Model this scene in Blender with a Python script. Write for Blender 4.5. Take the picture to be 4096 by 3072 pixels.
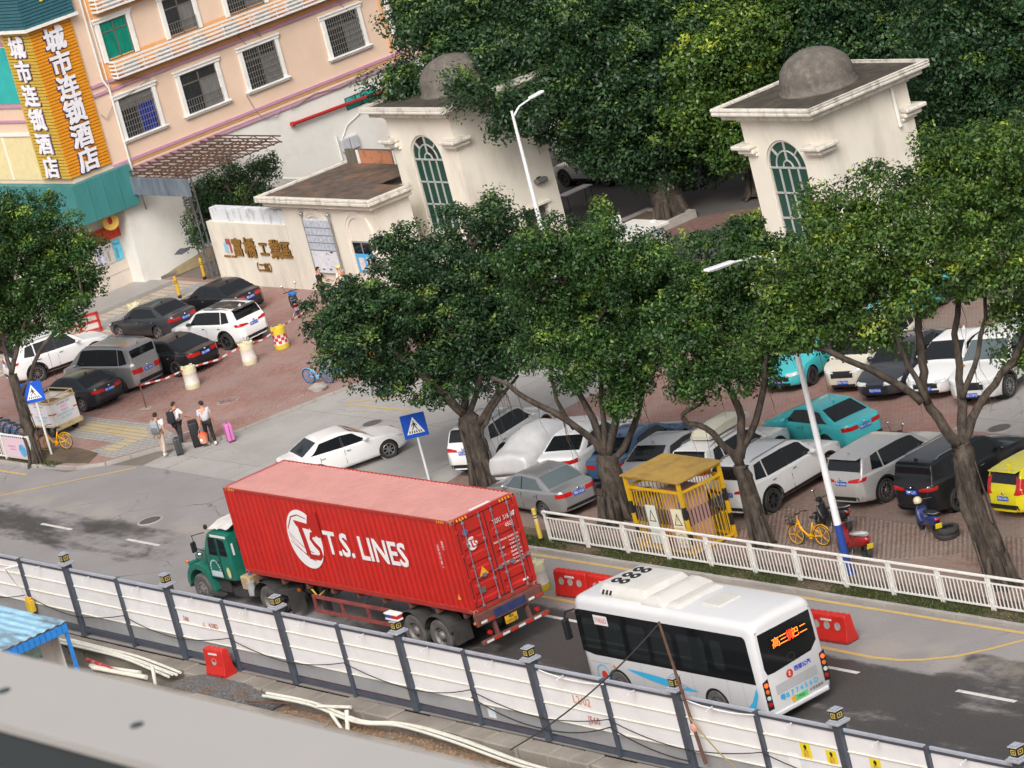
import bpy,bmesh,math,random
import numpy as np
from mathutils import Vector,Matrix,Euler

random.seed(7)
rng=np.random.default_rng(7)
PI=math.pi
R_=math.radians
SC=bpy.context.scene
COL=SC.collection
for o in list(bpy.data.objects):
    bpy.data.objects.remove(o)

# ------------------------------------------------------------------ camera
# axes of the photograph's camera (right, down, forward), its place and focal length in pixels of the 4096 px wide photograph
CAMR=np.array([[0.59800083,0.76349376,-0.24386939],[0.06099485,-0.34673653,-0.93597725],[-0.79917122,0.54484039,-0.25391792]])
CAMC=np.array([87.18452,-56.11886,35.11845])
FPX=15028.01
cam=bpy.data.cameras.new('camera')
cam.sensor_fit='HORIZONTAL';cam.sensor_width=36.0
cam.lens=36.0*FPX/4096.0
cam.clip_start=0.1;cam.clip_end=2000.0
cam.dof.use_dof=True;cam.dof.focus_distance=108.0;cam.dof.aperture_fstop=18.0
camo=bpy.data.objects.new('camera',cam);COL.objects.link(camo)
M=Matrix(((CAMR[0][0],-CAMR[1][0],-CAMR[2][0],CAMC[0]),
            (CAMR[0][1],-CAMR[1][1],-CAMR[2][1],CAMC[1]),
            (CAMR[0][2],-CAMR[1][2],-CAMR[2][2],CAMC[2]),(0,0,0,1)))
camo.matrix_world=M
SC.camera=camo

# ------------------------------------------------------------------ sky, sun, exposure
world=bpy.data.worlds.new('World');SC.world=world;world.use_nodes=True
SUN_EL,SUN_AZ=42.0,136.0
wn=world.node_tree.nodes;wl=world.node_tree.links
sky=wn.new('ShaderNodeTexSky');sky.sky_type='NISHITA';sky.sun_disc=False
sky.sun_elevation=R_(SUN_EL);sky.sun_rotation=R_(SUN_AZ)
sky.air_density=1.0;sky.dust_density=8.0;sky.ozone_density=1.0
hsv=wn.new('ShaderNodeHueSaturation');hsv.inputs['Saturation'].default_value=0.35
wl.new(sky.outputs[0],hsv.inputs['Color']);wl.new(hsv.outputs[0],wn['Background'].inputs[0])
wn['Background'].inputs[1].default_value=0.15
sun=bpy.data.lights.new('sun','SUN');sun.energy=1.4;sun.angle=R_(24);sun.color=(1.0,0.96,0.9)
suno=bpy.data.objects.new('sun',sun);COL.objects.link(suno)
az,el=R_(SUN_AZ),R_(SUN_EL)
sd=Vector((math.sin(az)*math.cos(el),math.cos(az)*math.cos(el),math.sin(el)))
suno.rotation_euler=sd.to_track_quat('Z','Y').to_euler()
suno.location=sd*60
SC.view_settings.view_transform='Standard';SC.view_settings.look='None'
SC.view_settings.exposure=0.02;SC.view_settings.gamma=1.0
SC.view_settings.use_curve_mapping=False
SC.render.engine='CYCLES'
SC.cycles.use_denoising=True
SC.cycles.max_bounces=6;SC.cycles.diffuse_bounces=3;SC.cycles.glossy_bounces=3
SC.cycles.transmission_bounces=3;SC.cycles.transparent_max_bounces=6
SC.cycles.caustics_reflective=False;SC.cycles.caustics_refractive=False

# ------------------------------------------------------------------ measuring helpers (photograph -> place)
def ray(x,y):
    return CAMR.T @ np.array([(x-2048.0)/FPX,(y-1536.0)/FPX,1.0])
def G(x,y,z=0.0):
    """point of the place seen at photo pixel (x, y) at height z"""
    v=ray(x,y);return Vector(CAMC+v*((z-CAMC[2])/v[2]))
def GP(x,y,p,ang):
    """point seen at pixel (x, y) on the vertical plane through p running along direction ang (degrees)"""
    a=R_(ang);n=np.array([math.sin(a),-math.cos(a),0.0]);v=ray(x,y)
    return Vector(CAMC+v*(float(n @ (np.array([p[0],p[1],0.0])-CAMC))/float(n @ v)))
def GD(x,y,p,off=0.0):
    """point seen at pixel (x, y) at the distance of p plus off metres"""
    d=float(CAMR[2] @ (np.array(p)-CAMC))+off
    return Vector(CAMC+ray(x,y)*d)
def MPP(p):
    return float(CAMR[2] @ (np.array(p)-CAMC))/FPX

# ------------------------------------------------------------------ materials
MATS={}
def srgb(r,g,b):
    f=lambda c: (c/12.92 if c<=0.04045 else ((c+0.055)/1.055)**2.4)
    return (f(r/255),f(g/255),f(b/255))
def mat(name,col,rough=0.6,metal=0.0,var=0.0,vscale=3.0,bump=0.0,bscale=40.0,coat=0.0,emit=None,estr=0.0,
        dirt=None,dscale=1.2,damt=0.5,spec=None,stretch=None,trans=0.0):
    if name in MATS: return MATS[name]
    m=bpy.data.materials.new(name);m.use_nodes=True
    nt=m.node_tree;b=nt.nodes['Principled BSDF'];L=nt.links
    b.inputs['Base Color'].default_value=(*col,1)
    b.inputs['Roughness'].default_value=rough;b.inputs['Metallic'].default_value=metal
    if coat: b.inputs['Coat Weight'].default_value=coat;b.inputs['Coat Roughness'].default_value=0.06
    if spec is not None: b.inputs['Specular IOR Level'].default_value=spec
    if trans: b.inputs['Transmission Weight'].default_value=trans
    if emit: b.inputs['Emission Color'].default_value=(*emit,1);b.inputs['Emission Strength'].default_value=estr
    src=None
    if var or dirt or bump:
        geo=nt.nodes.new('ShaderNodeNewGeometry');vec=geo.outputs['Position']
        if stretch:
            mp=nt.nodes.new('ShaderNodeMapping');mp.inputs['Scale'].default_value=stretch
            L.new(vec,mp.inputs[0]);vec=mp.outputs[0]
    if var:
        n=nt.nodes.new('ShaderNodeTexNoise');n.inputs['Scale'].default_value=vscale;n.inputs['Detail'].default_value=5
        n.inputs['Roughness'].default_value=0.6
        L.new(vec,n.inputs['Vector'])
        r=nt.nodes.new('ShaderNodeMapRange');r.inputs[1].default_value=0.3;r.inputs[2].default_value=0.7
        r.inputs[3].default_value=1-var;r.inputs[4].default_value=1+var
        L.new(n.outputs[0],r.inputs[0])
        mx=nt.nodes.new('ShaderNodeVectorMath');mx.operation='SCALE';mx.inputs[0].default_value=col
        L.new(r.outputs[0],mx.inputs['Scale']);src=mx.outputs[0]
        L.new(src,b.inputs['Base Color'])
    if dirt:
        n=nt.nodes.new('ShaderNodeTexNoise');n.inputs['Scale'].default_value=dscale;n.inputs['Detail'].default_value=8
        n.inputs['Roughness'].default_value=0.65
        L.new(vec,n.inputs['Vector'])
        r=nt.nodes.new('ShaderNodeMapRange');r.inputs[1].default_value=0.5;r.inputs[2].default_value=0.72
        r.inputs[3].default_value=0;r.inputs[4].default_value=damt
        L.new(n.outputs[0],r.inputs[0])
        mx=nt.nodes.new('ShaderNodeMix');mx.data_type='RGBA'
        L.new(r.outputs[0],mx.inputs[0])
        if src: L.new(src,mx.inputs[6])
        else: mx.inputs[6].default_value=(*col,1)
        mx.inputs[7].default_value=(*dirt,1);L.new(mx.outputs[2],b.inputs['Base Color'])
    if bump:
        n=nt.nodes.new('ShaderNodeTexNoise');n.inputs['Scale'].default_value=bscale;n.inputs['Detail'].default_value=4
        L.new(vec,n.inputs['Vector'])
        bp=nt.nodes.new('ShaderNodeBump');bp.inputs['Strength'].default_value=bump;bp.inputs['Distance'].default_value=0.02
        L.new(n.outputs[0],bp.inputs['Height']);L.new(bp.outputs[0],b.inputs['Normal'])
    MATS[name]=m
    return m

WHITE=mat('white_paint',(0.78,0.78,0.78),0.5,var=0.05,vscale=1.5)
BLACKP=mat('black_plastic',(0.015,0.015,0.017),0.45)
RUBBER=mat('tyre_rubber',(0.035,0.034,0.034),0.85,var=0.25,vscale=6)
GLASSD=mat('dark_window_glass',(0.012,0.014,0.016),0.04,spec=0.6)
CHROME=mat('chrome',(0.7,0.7,0.72),0.15,1.0)
ALLOY=mat('alloy_rim',(0.45,0.45,0.46),0.3,0.9)
ALLOYD=mat('dark_alloy_rim',(0.12,0.12,0.13),0.35,0.8)
STEEL=mat('galvanised_steel',(0.42,0.43,0.45),0.4,0.7,var=0.15)
REDL=mat('red_lamp_lens',(0.45,0.012,0.01),0.12,coat=0.5)
AMBL=mat('amber_lamp_lens',(0.7,0.18,0.02),0.15,coat=0.5)
CLEARL=mat('clear_lamp_lens',(0.6,0.62,0.64),0.1,coat=0.6)
SKIN=mat('skin',srgb(196,140,110),0.55)
PLATEB=mat('blue_plate',srgb(35,85,190),0.4)
INKW=mat('white_lettering',(0.82,0.82,0.82),0.5)
INKB=mat('black_lettering',(0.02,0.02,0.02),0.5)

# ------------------------------------------------------------------ mesh helpers
class MB:
    def __init__(s): s.v=[];s.f=[]
    def add(s,v,f):
        o=len(s.v);s.v+=[tuple(p) for p in v];s.f+=[tuple(i+o for i in q) for q in f];return s
    def box(s,c,d,rz=0.0,M=None):
        hx,hy,hz=d[0]/2,d[1]/2,d[2]/2
        vs=[Vector((x*hx,y*hy,z*hz)) for z in (-1,1) for y in (-1,1) for x in (-1,1)]
        if rz: vs=[Matrix.Rotation(rz,3,'Z') @ p for p in vs]
        if M is not None: vs=[M @ p for p in vs]
        c=Vector(c)
        return s.add([p+c for p in vs],[(0,2,3,1),(4,5,7,6),(0,1,5,4),(2,6,7,3),(0,4,6,2),(1,3,7,5)])
    def bx(s,x0,x1,y0,y1,z0,z1):
        return s.box(((x0+x1)/2,(y0+y1)/2,(z0+z1)/2),(x1-x0,y1-y0,z1-z0))
    def bar(s,p,q,w,h=None):
        """rectangular bar from p to q"""
        p,q=Vector(p),Vector(q);d=q-p;L=d.length
        if L<1e-6: return s
        h=h or w
        zq=d.normalized();up=Vector((0,0,1)) if abs(zq.z)<0.95 else Vector((0,1,0))
        xq=up.cross(zq).normalized();yq=zq.cross(xq)
        vs=[pp+xq*(a*w/2)+yq*(b*h/2) for pp in (p,q) for a,b in ((-1,-1),(1,-1),(1,1),(-1,1))]
        return s.add(vs,[(3,2,1,0),(4,5,6,7),(0,1,5,4),(1,2,6,5),(2,3,7,6),(3,0,4,7)])
    def cyl(s,p,q,r0,r1=None,n=10,cap=True):
        return s.tube([p,q],[r0,r0 if r1 is None else r1],n,cap)
    def tube(s,pts,r,n=8,cap=True):
        pts=[Vector(p) for p in pts];m=len(pts)
        rs=r if isinstance(r,(list,tuple)) else [r]*m
        o=len(s.v);prev=None
        for i,p in enumerate(pts):
            d=(pts[min(i+1,m-1)]-pts[max(i-1,0)])
            d=d.normalized() if d.length>1e-9 else Vector((0,0,1))
            if prev is None:
                up=Vector((0,0,1)) if abs(d.z)<0.9 else Vector((1,0,0));x=up.cross(d).normalized()
            else:
                x=prev-d*prev.dot(d)
                x=x.normalized() if x.length>1e-6 else d.orthogonal().normalized()
            prev=x;y=d.cross(x)
            for k in range(n):
                a=2*PI*k/n;s.v.append(tuple(p+(x*math.cos(a)+y*math.sin(a))*rs[i]))
        for i in range(m-1):
            for k in range(n):
                a,b=o+i*n+k,o+i*n+(k+1)%n
                s.f.append((a,b,b+n,a+n))
        if cap:
            s.f.append(tuple(o+k for k in reversed(range(n))));s.f.append(tuple(o+(m-1)*n+k for k in range(n)))
        return s
    def lathe(s,prof,n=20,M=None,arc=2*PI):
        """profile of (r, z) turned about Z (or the axis given by M)"""
        o=len(s.v);full=abs(arc-2*PI)<1e-6;cols=n if full else n+1
        for r,z in prof:
            for k in range(cols):
                a=arc*k/n;p=Vector((r*math.cos(a),r*math.sin(a),z))
                s.v.append(tuple(M @ p if M is not None else p))
        for i in range(len(prof)-1):
            for k in range(n):
                a,b=o+i*cols+k,o+i*cols+(k+1)%cols
                s.f.append((a,b,b+cols,a+cols))
        return s
    def prism(s,poly,z0,z1,M=None):
        n=len(poly);vs=[Vector((x,y,z)) for z in (z0,z1) for x,y in poly]
        if M is not None: vs=[M @ p for p in vs]
        return s.add(vs,[tuple(reversed(range(n))),tuple(range(n,2*n))]+[(i,(i+1)%n,(i+1)%n+n,i+n) for i in range(n)])
    def sphere(s,c,r,nu=12,nv=8,M=None):
        if not isinstance(r,(tuple,list)): r=(r,r,r)
        o=len(s.v);c=Vector(c)
        for i in range(nv+1):
            t=PI*i/nv
            for k in range(nu):
                a=2*PI*k/nu
                p=Vector((r[0]*math.sin(t)*math.cos(a),r[1]*math.sin(t)*math.sin(a),r[2]*math.cos(t)))
                s.v.append(tuple((M @ p if M is not None else p)+c))
        for i in range(nv):
            for k in range(nu):
                a,b=o+i*nu+k,o+i*nu+(k+1)%nu
                s.f.append((a,a+nu,b+nu,b))
        return s
    def build(s,name,m,parent=None,smooth=False,bevel=0.0,seg=1,loc=None,rz=None):
        me=bpy.data.meshes.new(name)
        me.from_pydata(s.v,[],s.f)
        if bevel:
            bm=bmesh.new();bm.from_mesh(me)
            bmesh.ops.remove_doubles(bm,verts=bm.verts,dist=1e-5)
            es=[e for e in bm.edges if len(e.link_faces)==2 and e.calc_face_angle(0)>0.5]
            bmesh.ops.bevel(bm,geom=es,offset=bevel,segments=seg,affect='EDGES',profile=0.5,clamp_overlap=True)
            bm.to_mesh(me);bm.free()
        me.update()
        if smooth:
            me.polygons.foreach_set('use_smooth',[True]*len(me.polygons))
            if smooth != 'all':
                me.set_sharp_from_angle(angle=R_(40))
        if m is not None: me.materials.append(m)
        o=bpy.data.objects.new(name,me);COL.objects.link(o)
        if parent is not None: o.parent=parent
        if loc is not None: o.location=loc
        if rz is not None: o.rotation_euler.z=rz
        return o

def thing(name,label,cat,loc=(0,0,0),rz=0.0,group=None):
    o=bpy.data.objects.new(name,None);COL.objects.link(o);o.empty_display_size=0.2
    o.location=loc;o.rotation_euler.z=rz
    o['label']=label;o['category']=cat
    if group: o['group']=group
    return o
def tag(o,label,cat,group=None,kind=None):
    o['label']=label;o['category']=cat
    if group: o['group']=group
    if kind: o['kind']=kind
    return o
def struct(o):
    o['kind']='structure';return o
def copy_tree(src,parent=None,swap=None):
    c=src.copy();COL.objects.link(c);c.parent=parent
    for ch in list(src.children): copy_tree(ch,c)
    return c

TEXTS=[]
def text(name,body,size,m,parent,loc,rot,ext=0.003,align='CENTER',bold=0.0,sx=1.0,valign='CENTER'):
    """lettering: queued, turned into meshes at the end in one go"""
    c=bpy.data.curves.new(name,'FONT');c.body=body;c.size=size;c.extrude=ext
    c.align_x=align;c.align_y=valign;c.resolution_u=2
    o=bpy.data.objects.new(name,c);COL.objects.link(o);o.parent=parent
    o.location=loc;o.rotation_euler=rot;o.scale=(sx,1,1)
    if bold: o['bold']=bold
    TEXTS.append((o,m));return o
def flush_texts():
    dg=bpy.context.evaluated_depsgraph_get()
    for o,m in TEXTS:
        me=bpy.data.meshes.new_from_object(o.evaluated_get(dg))
        b=o.get('bold',0.0)
        if b:
            v=np.array([q.co[:] for q in me.vertices]);F=[tuple(p.vertices) for p in me.polygons];V2,F2=[],[]
            for k,(dx,dy) in enumerate(((0,0),(1,1),(-1,1),(1,-1),(-1,-1),(1,0),(-1,0))):
                off=len(V2) and sum(len(x) for x in V2);V2.append(v+np.array([dx*b,dy*b,k*0.0007]));F2+=[tuple(i+off for i in f) for f in F]
            me=bpy.data.meshes.new('lettering');me.from_pydata(np.concatenate(V2).tolist(),[],F2);me.update()
        me.materials.clear();me.materials.append(m)
        n=bpy.data.objects.new('lettering',me);COL.objects.link(n)
        n.parent=o.parent;n.location=o.location;n.rotation_euler=o.rotation_euler;n.scale=o.scale
        nm=o.name;cu=o.data;bpy.data.objects.remove(o);bpy.data.curves.remove(cu);n.name=nm.split('.')[0]
# ================================================================== GROUND
def nodes_of(m):
    return m.node_tree.nodes,m.node_tree.links,m.node_tree.nodes['Principled BSDF']
def mth(nt,op,a,b=None,c=None):
    n=nt.nodes.new('ShaderNodeMath');n.operation=op
    for i,x in enumerate((a,b,c)):
        if x is None: continue
        if isinstance(x,(int,float)): n.inputs[i].default_value=x
        else: nt.links.new(x,n.inputs[i])
    return n.outputs[0]
def smooth_rng(nt,x,a,b,lo=0.0,hi=1.0):
    n=nt.nodes.new('ShaderNodeMapRange');n.interpolation_type='SMOOTHSTEP'
    for i,v in enumerate((a,b,lo,hi)): n.inputs[i+1].default_value=v
    nt.links.new(x,n.inputs[0]);return n.outputs[0]
def noise(nt,vec,scale,detail=5,rough=0.6,stretch=None):
    if stretch:
        mp=nt.nodes.new('ShaderNodeMapping');mp.inputs['Scale'].default_value=stretch;nt.links.new(vec,mp.inputs[0]);vec=mp.outputs[0]
    n=nt.nodes.new('ShaderNodeTexNoise');n.inputs['Scale'].default_value=scale;n.inputs['Detail'].default_value=detail
    n.inputs['Roughness'].default_value=rough;nt.links.new(vec,n.inputs['Vector']);return n.outputs[0]
def mixc(nt,fac,a,b):
    n=nt.nodes.new('ShaderNodeMix');n.data_type='RGBA'
    if isinstance(fac,(int,float)): n.inputs[0].default_value=fac
    else: nt.links.new(fac,n.inputs[0])
    for i,x in ((6,a),(7,b)):
        if isinstance(x,tuple): n.inputs[i].default_value=(*x[:3],1)
        else: nt.links.new(x,n.inputs[i])
    return n.outputs[2]
def bumpn(nt,h,strength,dist=0.02):
    n=nt.nodes.new('ShaderNodeBump');n.inputs['Strength'].default_value=strength;n.inputs['Distance'].default_value=dist
    nt.links.new(h,n.inputs['Height']);return n.outputs[0]

def asphalt_material():
    m=bpy.data.materials.new('worn_asphalt');m.use_nodes=True;nt=m.node_tree;N,L,b=nodes_of(m)
    geo=N.new('ShaderNodeNewGeometry');P=geo.outputs['Position']
    sp=N.new('ShaderNodeSeparateXYZ');L.new(P,sp.inputs[0]);X,Y=sp.outputs[0],sp.outputs[1]
    fine=noise(nt,P,14,6,0.75);big=noise(nt,P,0.35,5,0.6)
    base=mixc(nt,smooth_rng(nt,big,0.3,0.7),(0.255,0.238,0.238),(0.305,0.287,0.286))
    base=mixc(nt,smooth_rng(nt,fine,0.35,0.75,0,0.55),base,(0.175,0.163,0.163))
    # old oil and damp soaked into the running lane, streaked along the traffic
    st=noise(nt,P,0.55,8,0.68,(0.28,1.0,1.0))
    lane_r=mth(nt,'MULTIPLY',smooth_rng(nt,Y,-2.6,-0.6),smooth_rng(nt,Y,4.3,3.5))
    right=smooth_rng(nt,X,-13,-3)
    lane_l=mth(nt,'MULTIPLY',smooth_rng(nt,Y,0.9,2.4),smooth_rng(nt,Y,5.0,4.2))
    left=mth(nt,'MULTIPLY',smooth_rng(nt,X,-46,-38),smooth_rng(nt,X,-19,-24))
    far_r=mth(nt,'MULTIPLY',mth(nt,'MULTIPLY',smooth_rng(nt,X,14.2,15.4),smooth_rng(nt,Y,5.8,5.2)),0.9)
    msk=mth(nt,'MAXIMUM',mth(nt,'MULTIPLY',lane_r,right),mth(nt,'MULTIPLY',mth(nt,'MULTIPLY',lane_l,left),0.75))
    msk=mth(nt,'MAXIMUM',msk,mth(nt,'MULTIPLY',far_r,smooth_rng(nt,Y,-2,0)))
    s=mth(nt,'ADD',st,mth(nt,'MULTIPLY',mth(nt,'SUBTRACT',msk,0.5),0.42))
    s=smooth_rng(nt,mth(nt,'ADD',s,mth(nt,'MULTIPLY',mth(nt,'SUBTRACT',noise(nt,P,2.6,6,0.7),0.5),0.22)),0.48,0.68)
    dark=mixc(nt,smooth_rng(nt,fine,0.35,0.7),(0.026,0.0235,0.0225),(0.072,0.065,0.062))
    colr=mixc(nt,mth(nt,'MULTIPLY',s,0.92),base,dark)
    # long cracks
    vor=N.new('ShaderNodeTexVoronoi');vor.feature='DISTANCE_TO_EDGE';vor.inputs['Scale'].default_value=0.16
    wob=noise(nt,P,1.3,4);ad=N.new('ShaderNodeVectorMath');ad.operation='ADD'
    cb=N.new('ShaderNodeCombineXYZ');L.new(mth(nt,'MULTIPLY',wob,1.2),cb.inputs[0]);L.new(wob,cb.inputs[1])
    L.new(P,ad.inputs[0]);L.new(cb.outputs[0],ad.inputs[1]);L.new(ad.outputs[0],vor.inputs['Vector'])
    crack=smooth_rng(nt,vor.outputs['Distance'],0.008,0.002)
    crack=mth(nt,'MULTIPLY',crack,smooth_rng(nt,big,0.45,0.6))
    colr=mixc(nt,mth(nt,'MULTIPLY',crack,0.7),colr,(0.07,0.065,0.062))
    # pale sand washed along the edges
    sand=mth(nt,'MULTIPLY',mth(nt,'MULTIPLY',smooth_rng(nt,Y,3.4,4.6),smooth_rng(nt,Y,6.0,4.8)),smooth_rng(nt,noise(nt,P,0.7,6),0.42,0.62))
    colr=mixc(nt,mth(nt,'MULTIPLY',sand,0.45),colr,(0.36,0.31,0.26))
    L.new(colr,b.inputs['Base Color'])
    L.new(mth(nt,'SUBTRACT',0.88,mth(nt,'MULTIPLY',s,0.34)),b.inputs['Roughness'])
    L.new(bumpn(nt,fine,0.35,0.01),b.inputs['Normal'])
    return m

def concrete_material(name,c0,c1,slab=None,stain=(0.2,0.18,0.16),samt=0.5):
    m=bpy.data.materials.new(name);m.use_nodes=True;nt=m.node_tree;N,L,b=nodes_of(m)
    geo=N.new('ShaderNodeNewGeometry');P=geo.outputs['Position']
    big=noise(nt,P,0.5,6,0.62);fine=noise(nt,P,18,5,0.7)
    col=mixc(nt,smooth_rng(nt,big,0.3,0.7),c0,c1)
    col=mixc(nt,smooth_rng(nt,fine,0.4,0.8,0,0.25),col,stain)
    st=noise(nt,P,0.9,8,0.7,(1,0.45,1))
    col=mixc(nt,smooth_rng(nt,st,0.56,0.74,0,samt),col,stain)
    if slab:
        sp=N.new('ShaderNodeSeparateXYZ');L.new(P,sp.inputs[0])
        wob=mth(nt,'MULTIPLY',mth(nt,'SUBTRACT',noise(nt,P,1.1,3),0.5),0.12)
        j=None
        for ax,size in ((0,slab[0]),(1,slab[1])):
            fr=mth(nt,'PINGPONG',mth(nt,'ADD',sp.outputs[ax],wob),size/2)
            k=smooth_rng(nt,fr,0.02,0.006);j=k if j is None else mth(nt,'MAXIMUM',j,k)
        vor=N.new('ShaderNodeTexVoronoi');vor.feature='DISTANCE_TO_EDGE';vor.inputs['Scale'].default_value=0.23
        ad=N.new('ShaderNodeVectorMath');ad.operation='ADD';L.new(P,ad.inputs[0])
        cb=N.new('ShaderNodeCombineXYZ');w2=noise(nt,P,0.9,5,0.7);L.new(mth(nt,'MULTIPLY',w2,2.0),cb.inputs[0]);L.new(mth(nt,'MULTIPLY',w2,1.3),cb.inputs[1])
        L.new(cb.outputs[0],ad.inputs[1]);L.new(ad.outputs[0],vor.inputs['Vector'])
        ck=mth(nt,'MULTIPLY',smooth_rng(nt,vor.outputs['Distance'],0.006,0.001),smooth_rng(nt,big,0.45,0.55))
        j=mth(nt,'MAXIMUM',mth(nt,'MULTIPLY',j,0.8),ck)
        col=mixc(nt,mth(nt,'MULTIPLY',j,0.75),col,(0.1,0.09,0.085))
    L.new(col,b.inputs['Base Color']);b.inputs['Roughness'].default_value=0.85
    L.new(bumpn(nt,fine,0.25,0.008),b.inputs['Normal'])
    return m

def brick_material(name,cols,joint=(0.09,0.08,0.075),joints=True,bw=0.2,bh=0.1,bandcol=None,dirt=(0.19,0.155,0.14),damt=0.5):
    """pavers: colour by brick cell, the joint lines only where the bricks are too far off to be built"""
    m=bpy.data.materials.new(name);m.use_nodes=True;nt=m.node_tree;N,L,b=nodes_of(m)
    geo=N.new('ShaderNodeNewGeometry');P=geo.outputs['Position']
    sp=N.new('ShaderNodeSeparateXYZ');L.new(P,sp.inputs[0])
    ry=mth(nt,'DIVIDE',sp.outputs[1],bh);row=mth(nt,'FLOOR',ry)
    xo=mth(nt,'ADD',mth(nt,'DIVIDE',sp.outputs[0],bw),mth(nt,'MULTIPLY',mth(nt,'MODULO',mth(nt,'ADD',row,1000.0),2.0),0.5))
    cx=mth(nt,'FLOOR',xo)
    cb=N.new('ShaderNodeCombineXYZ');L.new(cx,cb.inputs[0]);L.new(row,cb.inputs[1])
    wn_=N.new('ShaderNodeTexWhiteNoise');L.new(cb.outputs[0],wn_.inputs[0])
    col=mixc(nt,wn_.outputs[0],cols[0],cols[1])
    big=noise(nt,P,0.45,6,0.65)
    col=mixc(nt,smooth_rng(nt,big,0.36,0.66),col,cols[2])
    st=noise(nt,P,1.3,8,0.7)
    col=mixc(nt,smooth_rng(nt,st,0.5,0.75,0,damt),col,dirt)
    if joints:
        fy=mth(nt,'FRACT',ry);fx=mth(nt,'FRACT',xo)
        jy=smooth_rng(nt,mth(nt,'ABSOLUTE',mth(nt,'SUBTRACT',fy,0.5)),0.38,0.47)
        jx=smooth_rng(nt,mth(nt,'ABSOLUTE',mth(nt,'SUBTRACT',fx,0.5)),0.44,0.485)
        j=mth(nt,'MAXIMUM',jx,jy)
        col=mixc(nt,mth(nt,'MULTIPLY',j,0.6),col,joint)
        L.new(bumpn(nt,mth(nt,'SUBTRACT',1.0,j),0.5,0.01),b.inputs['Normal'])
    L.new(col,b.inputs['Base Color']);b.inputs['Roughness'].default_value=0.85
    return m

ASPH=asphalt_material()
CONC=concrete_material('pale_concrete_slabs',(0.33,0.312,0.297),(0.4,0.38,0.362),slab=(4.5,5.0),samt=0.35)
CONCK=concrete_material('kerb_concrete',(0.3,0.28,0.26),(0.4,0.38,0.35),stain=(0.12,0.11,0.1),samt=0.6)
CONCO=concrete_material('old_damp_concrete',(0.2,0.175,0.15),(0.31,0.28,0.245),stain=(0.055,0.045,0.04),samt=0.8)
PINK=((0.29,0.145,0.115),(0.36,0.205,0.175),(0.35,0.235,0.21))
GREYB=((0.2,0.125,0.097),(0.28,0.185,0.15),(0.25,0.19,0.16))
BRKL=brick_material('pink_brick_far',PINK);BRKLb=brick_material('pink_brick',PINK,joints=False)
BRKR=brick_material('brown_brick_far',GREYB,dirt=(0.15,0.13,0.12));BRKRb=brick_material('brown_brick',GREYB,joints=False,dirt=(0.15,0.13,0.12))
BEIGE=brick_material('beige_pavers_far',((0.43,0.35,0.26),(0.5,0.42,0.33),(0.5,0.44,0.38)),bw=0.4,bh=0.4)
YELT=brick_material('yellow_tactile_far',((0.42,0.33,0.17),(0.5,0.4,0.22),(0.45,0.38,0.26)),bw=0.3,bh=0.3)
GREYT=brick_material('grey_pavers_far',((0.3,0.29,0.29),(0.37,0.355,0.35),(0.35,0.33,0.31)),bw=0.4,bh=0.2)
SOIL=concrete_material('soil',(0.085,0.06,0.04),(0.15,0.11,0.075),stain=(0.04,0.032,0.022),samt=0.7)
YELP=mat('worn_yellow_road_paint',(0.55,0.38,0.13),0.7,dirt=(0.27,0.24,0.2),dscale=3.5,damt=0.75)
WHTP=mat('worn_white_road_paint',(0.62,0.6,0.57),0.7,dirt=(0.25,0.24,0.23),dscale=4,damt=0.7)

def sheet(name,pts,z,m,parent=None):
    b=MB();b.add([(p[0],p[1],z) for p in pts],[tuple(range(len(pts)))])
    return b.build(name,m,parent)
def slab(name,pts,z0,z1,m,parent=None):
    b=MB();b.prism([(p[0],p[1]) for p in pts],z0,z1);return b.build(name,m,parent)

EARTH=concrete_material('bare_ground',(0.16,0.135,0.11),(0.22,0.19,0.16),stain=(0.08,0.07,0.06),samt=0.6)
ground=MB()
# one sheet to the horizon, with the dug strip behind the hoarding left lower
for x0,x1,y0,y1 in ((-900,900,-3.3,900),(-900,-60,-900,-3.3),(60,900,-900,-3.3),(-60,60,-900,-12)):
    ground.add([(x0,y0,-0.03),(x1,y0,-0.03),(x1,y1,-0.03),(x0,y1,-0.03)],[(0,1,2,3)])
struct(ground.build('ground',EARTH))

struct(sheet('road',[(-140,-3.3),(60,-3.3),(60,7.0),(-17,7.0),(-18.2,8.45),(-33,8.75),(-35.2,8.3),(-36.3,7.3),(-140,6.9)],0.0,ASPH))
struct(sheet('side_road',[(-33,8.75),(-18.2,8.45),(-15.6,9.6),(-17.6,16),(-18.0,20),(-20,27),(-21,60),(-38,60),(-36,33),(-31.0,27),(-31.1,18.3),(-31.5,15.8),(-31.9,11.7),(-33.2,10.6)],0.004,CONC))
ASPD=concrete_material('shaded_yard_asphalt',(0.07,0.066,0.064),(0.1,0.094,0.09),stain=(0.045,0.04,0.038),samt=0.5)  # tree shade is darkened into this asphalt's own colour
struct(sheet('yard_road',[(-60,30.5),(10,30.5),(10,90),(-60,90)],0.008,ASPD))

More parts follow.
